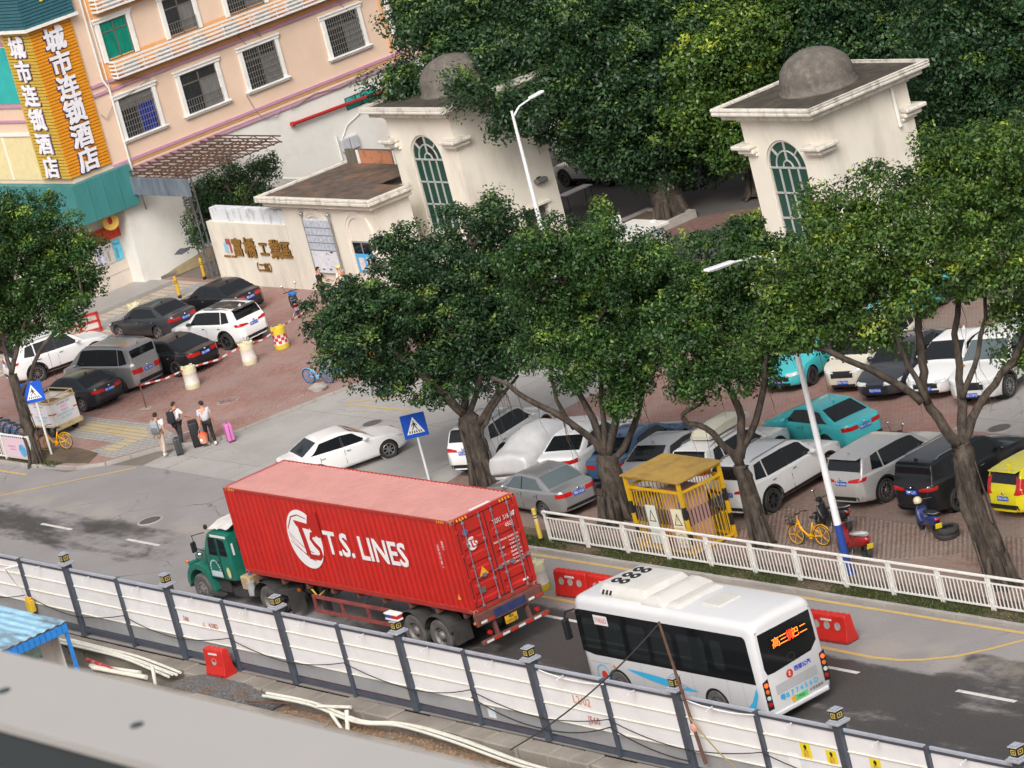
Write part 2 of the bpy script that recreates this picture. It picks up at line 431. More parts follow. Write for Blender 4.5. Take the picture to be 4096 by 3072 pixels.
# raised pavements with their kerbs
left_pav=[(-31.7,26),(-31.15,18.3),(-31.6,15.8),(-32.05,11.75),(-33.3,10.75),(-34.2,10.2),(-35.1,8.45),(-36.2,7.75),(-39.4,7.35),(-41,7.15),(-120,7.0),(-120,26.8),(-48,26.8)]
struct(slab('plaza_pavement',left_pav,-0.02,0.10,BRKL))
struct(slab('hotel_forecourt',[(-54.3,8),(-53.3,19.6),(-53.1,22.5),(-50.8,25.9),(-50.6,26.4),(-120,26.4),(-120,8)],0.02,0.114,BEIGE))
struct(slab('forecourt_grey_band',[(-56.4,9),(-55.7,26.3),(-54.5,26.3),(-55.2,9)],0.03,0.119,GREYT))
struct(slab('corner_paving',[(-42.5,11.9),(-37.0,12.0),(-33.2,11.0),(-34.3,10.35),(-35.2,8.8),(-37.5,8.9),(-37,10.0),(-42.5,10.0)],0.02,0.108,GREYT))
struct(slab('tactile_strip',[(-42.5,11.5),(-37.2,11.6),(-36.0,11.0),(-36.0,9.2),(-36.8,9.2),(-36.9,10.6),(-42.5,10.7)],0.03,0.114,YELT))
right_pav=[(-16.4,8.3),(-8,8.15),(60,8.15),(60,30),(-19,30),(-17.9,20),(-17.4,16),(-15.9,10.2)]
struct(slab('parking_pavement',right_pav,-0.02,0.10,BRKR))
PINKR=brick_material('reddish_brick_far',((0.29,0.145,0.115),(0.35,0.195,0.16),(0.34,0.23,0.2)))
struct(slab('parking_bay_bricks',[(-17.7,15.2),(-4,13.8),(30,12.6),(30,19.0),(0.4,19.0),(-1.0,24),(-18.6,27)],0.02,0.106,PINKR))
struct(slab('parking_lane',[(0.4,19.0),(30,19.0),(30,24),(-1.0,24)],0.03,0.112,CONC))
verge=[(-17.0,7.2),(60,7.2),(60,8.3),(-8,8.3),(-15.9,8.4),(-16.6,7.8)]
struct(slab('verge',verge,-0.02,0.115,SOIL))

def kerb_line(name,pts,w=0.13,h=0.13,step=0.95,m=None):
    root=bpy.data.objects.new(name,None);COL.objects.link(root);struct(root)
    pts=[Vector((p[0],p[1],0)) for p in pts]
    for a,c in zip(pts[:-1],pts[1:]):
        d=c-a;n=max(1,round(d.length/step));u=d.normalized()
        for i in range(n):
            p=a+d*(i/n)+u*0.008;q=a+d*((i+1)/n)-u*0.008
            hh=h+random.uniform(-0.008,0.008);off=random.uniform(-0.008,0.008)
            nrm=Vector((-u.y,u.x,0))*off
            b=MB();b.bar(p+nrm+Vector((0,0,hh/2-0.02)),q+nrm+Vector((0,0,hh/2-0.02)),w,hh+0.04)
            b.build('kerb_stone',m or CONCK,root,bevel=0.012)
    return root
kerb_line('kerb',[(-17.0,8.2),(-17.4,7.6),(-16.9,7.08),(24,7.07)])
kerb_line('plaza_kerb',[(-31.6,26),(-31.05,18.3),(-31.5,15.8),(-31.95,11.7),(-33.25,10.65),(-34.15,10.1),(-35.05,8.35),(-36.2,7.67),(-39.4,7.25),(-48,7.0)],h=0.125)
kerb_line('forecourt_kerb',[(-54.3,14.5),(-53.25,19.6),(-53.05,22.5),(-50.75,25.9)],w=0.18,h=0.128)

# bricks near enough to be told apart: real pavers
def brick_mesh(bw=0.192,bh=0.092,t=0.022):
    b=MB();b.box((0,0,0),(bw,bh,t));me=b.build('brick',None)
    return me
def lay_bricks(parent_name,m,x0,x1,y0,y1,z,n_single,key):
    root=bpy.data.objects[parent_name]
    cells=[]
    for r in range(int(math.floor(y0/0.1)),int(y1/0.1)):
        sh=0.5*(r%2)
        for c in range(int(math.floor(x0/0.2)),int(x1/0.2)):
            cells.append((0.2*(c+0.5-sh),0.1*(r+0.5)))
    cells.sort(key=key)
    proto=brick_mesh();me=proto.data;me.materials.append(m);bpy.data.objects.remove(proto)
    for x,y in cells[:n_single]:
        o=bpy.data.objects.new('brick',me);COL.objects.link(o);o.parent=root
        o.location=(x,y,z+random.uniform(-0.003,0.003));o.rotation_euler=(random.gauss(0,0.01),random.gauss(0,0.006),random.gauss(0,0.012))
    rest=np.array(cells[n_single:]);n=len(rest)
    if n:
        hv=np.array([[sx*0.096,sy*0.046,sz] for sz in (-0.011,0.011) for sy in (-1,1) for sx in (-1,1)])
        V=np.zeros((n,8,3));V[:,:,:]=hv[None]
        V[:,:,0]+=rest[:,None,0];V[:,:,1]+=rest[:,None,1]
        V[:,:,2]+=z+rng.uniform(-0.004,0.004,(n,1))+V[:,:,2]*0
        F=np.array([(4,5,7,6),(0,1,5,4),(2,6,7,3),(0,4,6,2),(1,3,7,5)])
        FF=(F[None]+(np.arange(n)*8)[:,None,None]).reshape(-1,4)
        o=np_mesh('bricks',V.reshape(-1,3),FF,m);o.parent=root;o['kind']='stuff'
def np_mesh(name,V,F,m):
    me=bpy.data.meshes.new(name);nv,nf,k=len(V),len(F),F.shape[1]
    me.vertices.add(nv);me.vertices.foreach_set('co',np.ascontiguousarray(V,dtype=np.float32).ravel())
    me.loops.add(nf*k);me.loops.foreach_set('vertex_index',np.ascontiguousarray(F,dtype=np.int32).ravel())
    me.polygons.add(nf);me.polygons.foreach_set('loop_start',np.arange(0,nf*k,k,dtype=np.int32))
    me.update(calc_edges=True)
    if m is not None: me.materials.append(m)
    o=bpy.data.objects.new(name,me);COL.objects.link(o);return o
lay_bricks('parking_pavement',BRKRb,0.0,16.0,8.3,12.2,0.108,300,lambda c: abs(c[0]-9.2)+2.2*abs(c[1]-9.4))
lay_bricks('plaza_pavement',BRKLb,-41.9,-32.6,12.2,18.6,0.107,300,lambda c: abs(c[0]+35.2)+1.5*abs(c[1]-13.6))

# painted markings
def paint(name,pts,w,m,z=0.008):
    pts=[Vector((p[0],p[1],0)) for p in pts];b=MB();L_,R2=[],[]
    for i,p in enumerate(pts):
        d=(pts[min(i+1,len(pts)-1)]-pts[max(i-1,0)]).normalized();n=Vector((-d.y,d.x,0))*(w/2)
        L_.append(p+n);R2.append(p-n)
    n=len(pts)
    b.add([(p.x,p.y,z) for p in L_+R2],[(i,i+n,i+n+1,i+1) for i in range(n-1)])
    return struct(b.build(name,m))
paint('yellow_edge_line',[(-16.6,6.78),(22,6.82)],0.14,YELP)
paint('yellow_edge_line',[(-48,6.55),(-38.2,6.62)],0.14,YELP)
paint('yellow_turn_line',[(-37.6,4.1),(-37.0,4.7),(-33.1,8.5)],0.13,YELP)
cur=[(-17,4.35),(-3,4.3),(10.2,4.2),(12.2,4.15),(13.2,4.25),(13.9,4.5),(14.7,5.0),(15.3,5.7),(15.9,6.6)]
paint('yellow_bay_line',cur,0.14,YELP)
for k in range(-4,9):
    x=-25.4+5.98*k
    paint('white_lane_dash',[(x,3.22),(x+2.2,3.2)],0.14,WHTP)
paint('yellow_box_line',[(-29.5,15.9),(-25.5,16.0)],0.12,YELP,0.012)
paint('yellow_box_line',[(-29.7,16.1),(-26.2,17.8)],0.12,YELP,0.012)
paint('white_slot_line',[(-34.5,11.6),(-33.6,12.9)],0.12,WHTP,0.112)

IRON=mat('cast_iron',(0.13,0.12,0.115),0.6,0.3,var=0.3,vscale=20,bump=0.5,bscale=60)
def manhole(x,y,z,label,r=0.36):
    t=thing('manhole_cover',label,'manhole',(x,y,z),group='manhole covers')
    MB().lathe([(0.0,0.012),(r*0.9,0.012),(r*0.9,0.004)],24).build('lid',IRON,t)
    MB().lathe([(r*0.93,0.003),(r*0.93,0.014),(r*1.12,0.014),(r*1.15,0.0)],24).build('rim',CONCK,t)
manhole(-26.3,4.8,0.0,'round manhole cover in the asphalt left of the green truck',0.42)
manhole(-26.0,14.6,0.004,'round iron manhole cover on the concrete side road',0.4)
manhole(2.1,19.4,0.112,'round iron manhole cover in the concrete lane behind the parked cars',0.4)
manhole(-36.1,14.8,0.105,'round iron manhole cover in the pink brick plaza',0.4)
# ================================================================== BUILDINGS
PEACH=mat('peach_render',(0.74,0.55,0.42),0.85,var=0.05,vscale=0.6,dirt=(0.55,0.42,0.33),dscale=0.8,damt=0.25)
ORANGE_R=mat('orange_render',(0.72,0.36,0.14),0.85,var=0.08,dirt=(0.5,0.3,0.16),damt=0.3)
MAUVE=mat('mauve_trim',(0.5,0.27,0.38),0.7,var=0.08)
WHITEW=mat('white_render',(0.76,0.74,0.7),0.85,var=0.04,vscale=0.7,dirt=(0.52,0.48,0.42),dscale=0.9,damt=0.3)
TRIM=mat('white_trim',(0.8,0.78,0.75),0.6,var=0.04,dirt=(0.5,0.47,0.42),dscale=2.5,damt=0.25)
YELW=mat('pale_yellow_render',(0.72,0.62,0.34),0.85,var=0.06)
TEALC=mat('teal_cladding',(0.045,0.21,0.21),0.55,var=0.18,vscale=1.4,stretch=(1,1,0.25))
TEALW=mat('teal_film_glass',(0.03,0.42,0.40),0.25,var=0.12,vscale=2)
GOLD=mat('gold_slat',(0.58,0.38,0.055),0.5,var=0.1)
ORSL=mat('orange_slat',(0.72,0.28,0.015),0.5,var=0.08)
TEALSL=mat('dark_teal_slat',(0.035,0.13,0.16),0.5,var=0.15)
CREAM=mat('cream_render',(0.74,0.69,0.6),0.88,var=0.05,vscale=0.8,dirt=(0.42,0.36,0.29),dscale=0.7,damt=0.5,stretch=(1,1,0.35))
CORN=mat('stained_cornice',(0.66,0.62,0.55),0.88,var=0.08,vscale=2,dirt=(0.2,0.18,0.15),dscale=2.2,damt=0.75,stretch=(1.4,1.4,0.5))
MOSS=mat('mossy_black_roof',(0.05,0.042,0.032),0.95,var=0.4,vscale=3,bump=0.6,bscale=20,dirt=(0.16,0.12,0.08),damt=0.6)
DOMEC=mat('weathered_dome',(0.12,0.105,0.092),0.95,var=0.25,vscale=2.5,bump=0.7,bscale=14,dirt=(0.26,0.23,0.19),dscale=4,damt=0.55)
GREENG=mat('green_window_glass',(0.012,0.06,0.045),0.12,var=0.15)
MUNT=mat('grey_muntin',(0.42,0.44,0.42),0.5)
RUST=mat('rusty_steel',(0.12,0.06,0.04),0.8,0.2,var=0.35,vscale=6)
GRBAR=mat('grey_window_bar',(0.2,0.19,0.18),0.6)

HP=(-59.0,26.2);HA=93.0
ha=R_(HA);HU=Vector((math.cos(ha),math.sin(ha),0));HN=Vector((math.sin(ha),-math.cos(ha),0))
hotel=thing('hotel_building','peach and white hotel block with mauve bands and white framed windows','building',(HP[0],HP[1],0),ha-PI/2)
# local frame of the hotel: x out of the long facade, y along it, z up
def hb(name,x0,x1,y0,y1,z0,z1,m,parent=None,bevel=0):
    return MB().bx(x0,x1,y0,y1,z0,z1).build(name,m,parent or hotel,bevel=bevel)
hb('lower_wall',-14,0,-0.32,40,0,5.26,WHITEW)
hb('upper_wall',-14,0.0,-2.9,40,5.26,17,PEACH)
hb('shop_wall',-14,-0.9,-2.7,-0.32,0,5.26,mat('beige_shutter',(0.62,0.55,0.47),0.7,var=0.05))
for z in (0.95,1.75): hb('shutter_rib',-0.9,-0.885,-2.6,-0.4,z,z+0.02,mat('shutter_groove',(0.42,0.37,0.32),0.7))
hb('corner_pillar',-0.9,0.012,-0.75,-0.3,0,3.9,WHITEW)
for z,m,d in ((5.28,MAUVE,0.09),(5.44,PEACH,0.05),(5.6,ORANGE_R,0.06),(5.72,MAUVE,0.1),(9.02,MAUVE,0.09),(9.42,MAUVE,0.1)):
    hb('facade_band',-0.02,d,-0.7,40,z,z+(0.13 if m is MAUVE else 0.12),m)
hb('orange_facade_panel',-0.02,0.025,0.1,40,9.15,9.42,ORANGE_R)
hb('orange_facade_panel',-0.02,0.022,0.1,40,9.56,10.4,ORANGE_R)
hb('orange_facade_panel',-0.02,0.024,0.1,40,12.35,13.4,ORANGE_R)

CURT={'dark': (0.03,0.032,0.034),'teal': (0.01,0.2,0.14),'blue': (0.02,0.035,0.3),'grey': (0.16,0.155,0.15)}
def hotel_window(y0,y1,z0,z1,style,bars,sill=True):
    b=MB();w=0.24
    b.bx(0,0.09,y0-w,y0,z0-0.02,z1+0.02);b.bx(0,0.09,y1,y1+w,z0-0.02,z1+0.02)
    b.bx(0,0.12,y0-w-0.06,y1+w+0.06,z1+0.02,z1+0.17);b.bx(0,0.17,y0-w-0.1,y1+w+0.1,z1+0.17,z1+0.25)
    f=b.build('window',TRIM,hotel,bevel=0.012)
    if sill:
        s=MB().bx(0,0.15,y0-w-0.02,y1+w+0.02,z0-0.14,z0-0.02);s.bx(0,0.21,y0-w-0.1,y1+w+0.1,z0-0.05,z0+0.02)
        s.build('sill',TRIM,f,bevel=0.01)
    zm=z0+(z1-z0)*0.74;ym=(y0+y1)/2
    cols={'dark': ('dark','grey','dark','dark'),'teal': ('teal',)*4,'blue': ('dark','blue','grey','grey'),'curtain': ('dark','grey','dark','dark')}[style]
    for (a,c,p,q),k in zip(((y0,ym,z0,zm),(ym,y1,z0,zm),(y0,ym,zm,z1),(ym,y1,zm,z1)),cols):
        hb('pane',-0.02,0.012,a+0.03,c-0.03,p+0.03,q-0.03,mat('hotel_pane_'+k,CURT[k],0.2 if k != 'grey' else 0.5,var=0.25,vscale=5,stretch=(1,1,0.3)),f)
    fr=MB()
    for a,c,p,q in ((y0,y0+0.05,z0,z1),(y1-0.05,y1,z0,z1),(ym-0.03,ym+0.03,z0,z1),(y0,y1,z0,z0+0.05),(y0,y1,z1-0.05,z1),(y0,y1,zm-0.03,zm+0.03)):
        fr.bx(-0.01,0.03,a,c,p,q)
    fr.build('sash',mat('bronze_sash',(0.14,0.12,0.1),0.5),f)
    g=MB();top=z1 if bars=='full' else z0+(z1-z0)*0.36
    n=int((y1-y0)/0.13)
    for i in range(n+1):
        yy=y0+(y1-y0)*i/n;g.bx(0.075,0.091,yy-0.008,yy+0.008,z0,top)
    k=7 if bars=='full' else 2
    for i in range(k+1):
        zz=z0+(top-z0)*i/k;g.bx(0.07,0.096,y0,y1,zz-0.009,zz+0.009)
    if bars: g.build('window_grille',GRBAR,f)
for y0,y1,st,br in ((0.47,2.35,'blue','full'),(4.0,6.05,'dark','part'),(7.68,9.6,'curtain','full'),(12.66,14.63,'curtain','full'),(16.6,18.6,'dark','full')):
    hotel_window(y0,y1,6.7,8.55,st,br)
for y0,y1,st,br in ((0.6,2.1,'teal',''),(4.15,5.75,'dark','part'),(7.6,9.65,'dark','full'),(12.6,14.4,'dark','part')):
    hotel_window(y0,y1,10.3,12.05,st,br,sill=False)
hw_=hb('teal_window',-0.02,0.02,12.65,14.6,4.13,4.72,mat('window_frame_dark',(0.05,0.05,0.05),0.5))
hb('pane',0.015,0.03,12.7,13.58,4.18,4.67,TEALW,hw_);hb('pane',0.015,0.03,13.68,14.55,4.18,4.67,TEALW,hw_)
# louvred air-conditioner ledges: separate white slats round a shallow box
def louvre(y0,y1,z0,z1,n):
    t=hb('louvre_ledge',0.02,0.5,y0,y1,z0-0.04,z0,TRIM)
    for i in range(n):
        z=z0+0.03+(z1-z0-0.06)*i/(n-1)
        b=MB();b.box((0.53,(y0+y1)/2,z),(0.035,y1-y0,0.085));b.box((0.27,y0,z),(0.55,0.035,0.085));b.build('slat',TRIM,t)
    y=y0
    while y<y1:
        MB().bx(0.47,0.505,y-0.02,y+0.02,z0,z1).build('slat_post',TRIM,t);y+=1.55
    for k in range(7):
        MB().bx(0.1,0.4,y0+0.6+k*1.9,y0+1.35+k*1.9,z0,z0+0.55).build('outdoor_unit',mat('ac_white',(0.6,0.6,0.58),0.6,var=0.1),t)
louvre(0.55,15.4,9.52,10.3,5);louvre(0.45,15.4,12.6,13.4,5)
# corner block left of the sign
Y2=-2.9
hb('mauve_corner_band',-12,-1.6,Y2-0.08,Y2,9.3,9.46,MAUVE);hb('mauve_corner_band',-12,-1.6,Y2-0.08,Y2,8.62,8.72,MAUVE);hb('mauve_corner_band',-12,-1.6,Y2-0.06,Y2,12.2,12.35,MAUVE)
hb('white_corner_band',-12,-1.6,Y2-0.1,Y2,7.98,8.12,TRIM)
hb('yellow_panel',-12,-1.6,Y2-0.03,Y2,5.9,7.98,YELW);hb('white_strip',-4.9,-4.78,Y2-0.05,Y2-0.03,5.9,7.98,TRIM)
hb('teal_corner_glass',-12,-2.2,Y2-0.04,Y2,9.5,12.1,TEALW)
# tall sign of horizontal slats, folded round the corner
sign=thing('hotel_sign','tall folded orange and gold slatted sign with white characters on the hotel corner','sign',(HP[0],HP[1],0),ha-PI/2)
MB().bx(-2.2,0.05,-3.02,-0.78,5.98,12.78).build('backing_box',mat('sign_frame',(0.3,0.2,0.05),0.6),sign)
ns=46
for i in range(ns):
    z=5.98+(12.78-5.98)*(i+0.5)/ns
    MB().box((0.075,-1.9,z),(0.05,2.26,0.115)).build('slat',ORSL,sign)
    MB().box((-1.07,-3.05,z),(2.28,0.05,0.115)).build('slat',GOLD,sign)
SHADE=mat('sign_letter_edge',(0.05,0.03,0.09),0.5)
SIGNW=mat('sign_letter_white',(0.78,0.77,0.83),0.45)
for i,ch in enumerate('城市连锁酒店'):
    z=12.05-i*1.115
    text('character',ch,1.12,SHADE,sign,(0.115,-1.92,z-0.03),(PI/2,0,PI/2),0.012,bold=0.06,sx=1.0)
    text('character',ch,1.12,SIGNW,sign,(0.15,-1.9,z),(PI/2,0,PI/2),0.03,bold=0.034,sx=1.0)
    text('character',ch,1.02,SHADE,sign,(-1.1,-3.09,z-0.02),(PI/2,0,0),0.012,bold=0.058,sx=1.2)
    text('character',ch,1.02,SIGNW,sign,(-1.12,-3.12,z),(PI/2,0,0),0.03,bold=0.032,sx=1.2)
# dark teal slatted sign above it
top=thing('teal_slat_sign','dark teal slatted sign with yellow characters above the tall hotel sign','sign',(HP[0],HP[1],0),ha-PI/2)
MB().bx(-8,0.3,-3.3,-0.6,13.0,15.5).build('backing_box',TEALSL,top)
for i in range(16):
    z=13.05+i*0.15
    MB().box((0.33,-1.95,z),(0.05,2.7,0.11)).build('slat',TEALSL,top)
    MB().box((-3.85,-3.33,z),(8.3,0.05,0.11)).build('slat',TEALSL,top)
YINK=mat('yellow_lettering',(0.75,0.6,0.03),0.5)
text('character','银',0.85,YINK,top,(-2.75,-3.39,14.1),(PI/2,0,0),0.03,bold=0.02);text('character','行',0.85,YINK,top,(-1.7,-3.39,14.0),(PI/2,0,0),0.03,bold=0.02)
text('character','人',0.7,YINK,top,(0.39,-1.9,14.2),(PI/2,0,PI/2),0.03,bold=0.02)
hb('white_ledge',-8.2,0.42,-3.42,-0.5,12.84,12.98,TRIM)
# teal awning fascia over the shopfront: upright panels
aw=thing('shop_fascia','teal sheet metal fascia wrapped round the hotel corner above the shopfront','fascia',(HP[0],HP[1],0),ha-PI/2)
MB().bx(-9,0.42,-3.3,-0.12,3.86,3.92).build('soffit',TEALC,aw)
MB().bx(-9,0.42,-3.3,-0.12,5.66,5.72).build('top_sheet',TEALC,aw)
for i in range(4): MB().box((0.44,-2.92+i*0.8,4.79),(0.05,0.785,1.86)).build('panel',TEALC,aw)
for i in range(11): MB().box((0.05-i*0.85,-3.32,4.79),(0.835,0.05,1.86)).build('panel',TEALC,aw)
MB().bx(0.38,0.44,-0.14,-0.09,3.86,5.72).build('end_panel',TEALC,aw)
bn=thing('shop_banner','red shop banner with faded lettering under the teal fascia','banner',(HP[0],HP[1],0),ha-PI/2)
MB().bx(-0.885,-0.8,-2.6,-0.76,2.55,3.15).build('board',mat('red_banner',(0.55,0.045,0.02),0.6,var=0.1),bn)
text('lettering','烟酒茶行',0.36,mat('banner_gold',(0.62,0.12,0.02),0.6),bn,(-0.79,-1.75,2.84),(PI/2,0,PI/2),0.006,sx=1.15)
rs=thing('round_shop_sign','round yellow sign with red apple shape hung under the teal fascia','sign',(HP[0],HP[1],0),ha-PI/2)
MB().lathe([(0,0.02),(0.36,0.02),(0.38,0.0),(0.38,-0.09),(0,-0.1)],24,Matrix.Translation((-0.1,-1.55,3.45)) @ Matrix.Rotation(PI/2,4,'Y') @ Matrix.Rotation(0.5,4,'X')).build('disc',mat('disc_yellow',(0.75,0.45,0.1),0.5),rs)
MB().sphere((-0.06,-1.58,3.52),(0.03,0.14,0.16)).build('apple',mat('apple_red',(0.5,0.03,0.02),0.5),rs,smooth=True)
MB().cyl((-0.1,-1.55,3.83),(-0.1,-1.55,3.9),0.02).cyl((-0.12,-1.3,3.6),(-0.8,-0.9,3.75),0.02).build('bracket',BLACKP,rs)
for k,(yy,cc) in enumerate(((-2.1,(0.55,0.55,0.68)),(-1.58,(0.56,0.52,0.5)),(-1.1,(0.12,0.5,0.68)))):
    pz=MB().bx(-0.885,-0.86,yy-0.22,yy+0.22,1.5,2.45).build('wall_poster',mat('poster_%d'%k,cc,0.5,var=0.15,vscale=6),None)
    pz.location=(HP[0],HP[1],0);pz.rotation_euler.z=ha-PI/2
    tag(pz,('lilac notice on the shop shutter, left of three','grey notice on the shop shutter, middle of three','bright blue poster on the shop shutter, right of three')[k],'poster')
    MB().bx(-0.86,-0.856,yy-0.15,yy+0.15,2.2,2.3).bx(-0.86,-0.856,yy-0.15,yy-0.02,1.6,2.1).build('print',mat('poster_ink_%d'%k,tuple(v*0.6 for v in cc),0.5),pz)
st_=MB().bx(-9,1.7,-4.6,-0.4,0.0,0.3).build('shop_step',mat('step_tile',(0.3,0.285,0.275),0.4,var=0.06),None,bevel=0.02)
st_.location=(HP[0],HP[1],0);st_.rotation_euler.z=ha-PI/2;tag(st_,'grey tiled step platform in front of the shop shutter','step')
# peeling dark patches on the lower white wall
pt=mat('peeled_wall',(0.14,0.15,0.19),0.9,var=0.3,vscale=8);pt2=mat('peeled_base',(0.42,0.33,0.2),0.9,var=0.2)
for (yy,zz,w,h) in ((1.7,0.95,1.0,0.3),(2.6,1.25,1.2,0.3),(3.5,1.5,1.1,0.35),(3.3,0.95,1.4,0.28),(2.3,1.62,0.6,0.2),(4.2,1.3,0.7,0.4)):
    n=14;pts=[(yy+w/2*math.cos(2*PI*k/n)*random.uniform(0.7,1.1),zz+h/2*math.sin(2*PI*k/n)*random.uniform(0.6,1.2)) for k in range(n)]
    MB().add([(0.004,p,q) for p,q in pts],[tuple(range(n))]).build('peeled_patch',pt,hotel)
pts=[(0.2,0.0),(6.5,0.0),(6.5,0.9),(5.4,0.75),(4.2,0.6),(3,0.66),(2.1,0.5),(1.1,0.38),(0.2,0.2)]
MB().add([(0.003,p,q) for p,q in pts],[tuple(range(len(pts)))]).build('peeled_patch',pt2,hotel)
# pipes, meter boxes, cables on the facade
PVC=mat('white_pvc',(0.72,0.71,0.68),0.45,var=0.06)
REDP=mat('red_fire_pipe',(0.4,0.022,0.02),0.4,var=0.12)
MB().tube([(0.08,-0.05,15),(0.08,-0.02,9.6),(0.12,0.16,9.2),(0.12,0.16,5.0),(0.1,0.12,4.6)],0.055,8).build('drain_pipe',PVC,hotel,smooth=True)
MB().tube([(0.06,0.2,15),(0.06,0.25,5.2)],0.03,6).build('drain_pipe',PVC,hotel,smooth=True)
MB().tube([(0.08,16.1,15),(0.08,16.0,6.0)],0.05,8).build('drain_pipe',ORANGE_R,hotel,smooth=True)
MB().tube([(0.2,9.3,4.55),(0.2,9.45,4.55),(0.2,14.7,4.42),(0.2,14.85,4.3),(0.2,14.9,0.3)],0.085,10).build('fire_pipe',REDP,hotel,smooth=True)
MB().cyl((0.2,9.2,4.55),(0.2,9.36,4.55),0.12,n=12).build('pipe_flange',REDP,hotel,smooth=True)
bxm=mat('grey_meter_box',(0.5,0.5,0.53),0.5,var=0.06)
for y0 in (11.75,12.28): hb('meter_box',0,0.18,y0,y0+0.46,2.35,2.95,bxm,bevel=0.015)
MB().tube([(0.05,11.6,3.2),(0.05,11.6,2.0)],0.05,8).build('conduit',PVC,hotel)
MB().tube([(0.04,11.9,2.95),(0.05,12.4,3.5),(0.04,13.6,3.9),(0.04,14.6,4.0)],0.022,6).build('conduit',PVC,hotel,smooth=True)
tt=[(0.1+0.02*math.sin(a),12.2+0.24*math.cos(a),2.0+0.24*math.sin(a)) for a in np.linspace(0,2*PI,20)]
MB().tube(tt,0.055,8).build('cable_coil',BLACKP,hotel,smooth=True)
CABLE=mat('black_cable',(0.03,0.03,0.03),0.6);GCABLE=mat('grey_cable',(0.25,0.23,0.21),0.6)
for pts in ([(0.1,0.4,9.4),(0.12,1.6,9.25),(0.14,2.4,8.95),(0.14,1.0,8.6),(0.1,0.3,8.55),(0.1,-0.4,7.9),(0.1,-0.6,8.2)],
            [(0.1,7.6,10.2),(0.12,7.7,9.3),(0.1,8.0,8.8)],[(0.1,8.3,10.2),(0.14,8.5,9.4),(0.14,8.9,8.9),(0.1,8.7,9.6)],
            [(0.06,7.3,6.6),(0.1,7.5,5.9),(0.1,7.8,5.3),(0.1,8.6,5.1),(0.1,8.9,5.35)],[(0.11,9.5,5.2),(0.12,11,5.5),(0.11,12.5,5.3),(0.12,14.8,5.55)],
            [(0.1,13.6,9.2),(0.12,14.2,8.5),(0.12,14.5,8.1),(0.1,14.6,8.7)]):
    MB().tube(pts,0.02,5).build('loose_cable',GCABLE,hotel,smooth=True)
bl=thing('police_plate','blue enamel notice plate with a badge on the white hotel wall','sign',(HP[0],HP[1],0),ha-PI/2)
MB().bx(0.0,0.03,4.0,4.85,1.95,2.75).build('plate',mat('notice_blue',(0.02,0.09,0.42),0.4),bl)
text('lettering','警务区\n禁止停车',0.2,INKW,bl,(0.035,4.42,2.2),(PI/2,0,PI/2),0.002)
MB().lathe([(0,0.006),(0.11,0.004)],12,Matrix.Translation((0.03,4.42,2.56)) @ Matrix.Rotation(PI/2,4,'Y')).build('badge',mat('badge_gold',(0.55,0.5,0.3),0.4),bl)

# ------------------------------------------------------------------ lattice canopy in front of the hotel passage
cn=thing('canopy_frame','rusty lattice canopy frame with slate blue fascia panel and ladder-like columns','canopy',(0,0,0))
x0,x1,y0,y1,zc_=-59.9,-53.7,26.0,31.2,5.12
SLATE=mat('weathered_slate_blue',(0.13,0.16,0.2),0.6,var=0.3,vscale=3,stretch=(1,1,0.3),dirt=(0.4,0.42,0.44),damt=0.4)
MB().bx(x0,x1,y0-0.1,y0,4.33,5.14).build('fascia_panel',SLATE,cn,bevel=0.01)
nb=13
for i in range(nb):
    yy=y0+(y1-y0)*i/(nb-1);dz=0.06*(i%2)
    b=MB();b.bar((x0+0.2,yy,zc_),(x1,yy,zc_+0.02),0.05);b.bar((x0+0.2,yy,zc_+0.28),(x1,yy,zc_+0.3),0.05)
    for k in range(8):
        xa=x0+0.2+(x1-x0-0.2)*k/8;xb=x0+0.2+(x1-x0-0.2)*(k+1)/8
        b.bar((xa,yy,zc_),(xb,yy,zc_+0.29),0.03) if k%2==0 else b.bar((xa,yy,zc_+0.29),(xb,yy,zc_),0.03)
    b.build('truss',RUST,cn)
for k in range(6):
    xx=x0+0.3+(x1-x0-0.35)*k/5
    MB().bar((xx,y0,zc_+0.05),(xx,y1,zc_+0.05),0.045).build('purlin',RUST,cn)
LAT=mat('galvanised_lattice',(0.2,0.2,0.2),0.6,0.3,var=0.2)
for bx_,by_ in ((-59.55,26.75),(-56.2,27.3)):
    b=MB()
    for dx,dy in ((-0.3,-0.14),(0.3,-0.14),(-0.3,0.14),(0.3,0.14)): b.bar((bx_+dx,by_+dy,0.1),(bx_+dx,by_+dy,5.1),0.06)
    for k in range(9):
        z=0.3+k*0.55
        for dy in (-0.14,0.14): b.bar((bx_-0.3,by_+dy,z),(bx_+0.3,by_+dy,z),0.04)
        for dx in (-0.3,0.3): b.bar((bx_+dx,by_-0.14,z),(bx_+dx,by_+0.14,z+0.3),0.03)
    b.build('lattice_column',LAT,cn)
MB().bar((-59.2,26.7,3.2),(-58.2,26.1,4.4),0.05).build('brace',LAT,cn)
MB().bx(-60.1,-59.0,26.35,27.15,0.1,0.26).build('column_base',CONCO,cn,bevel=0.02)

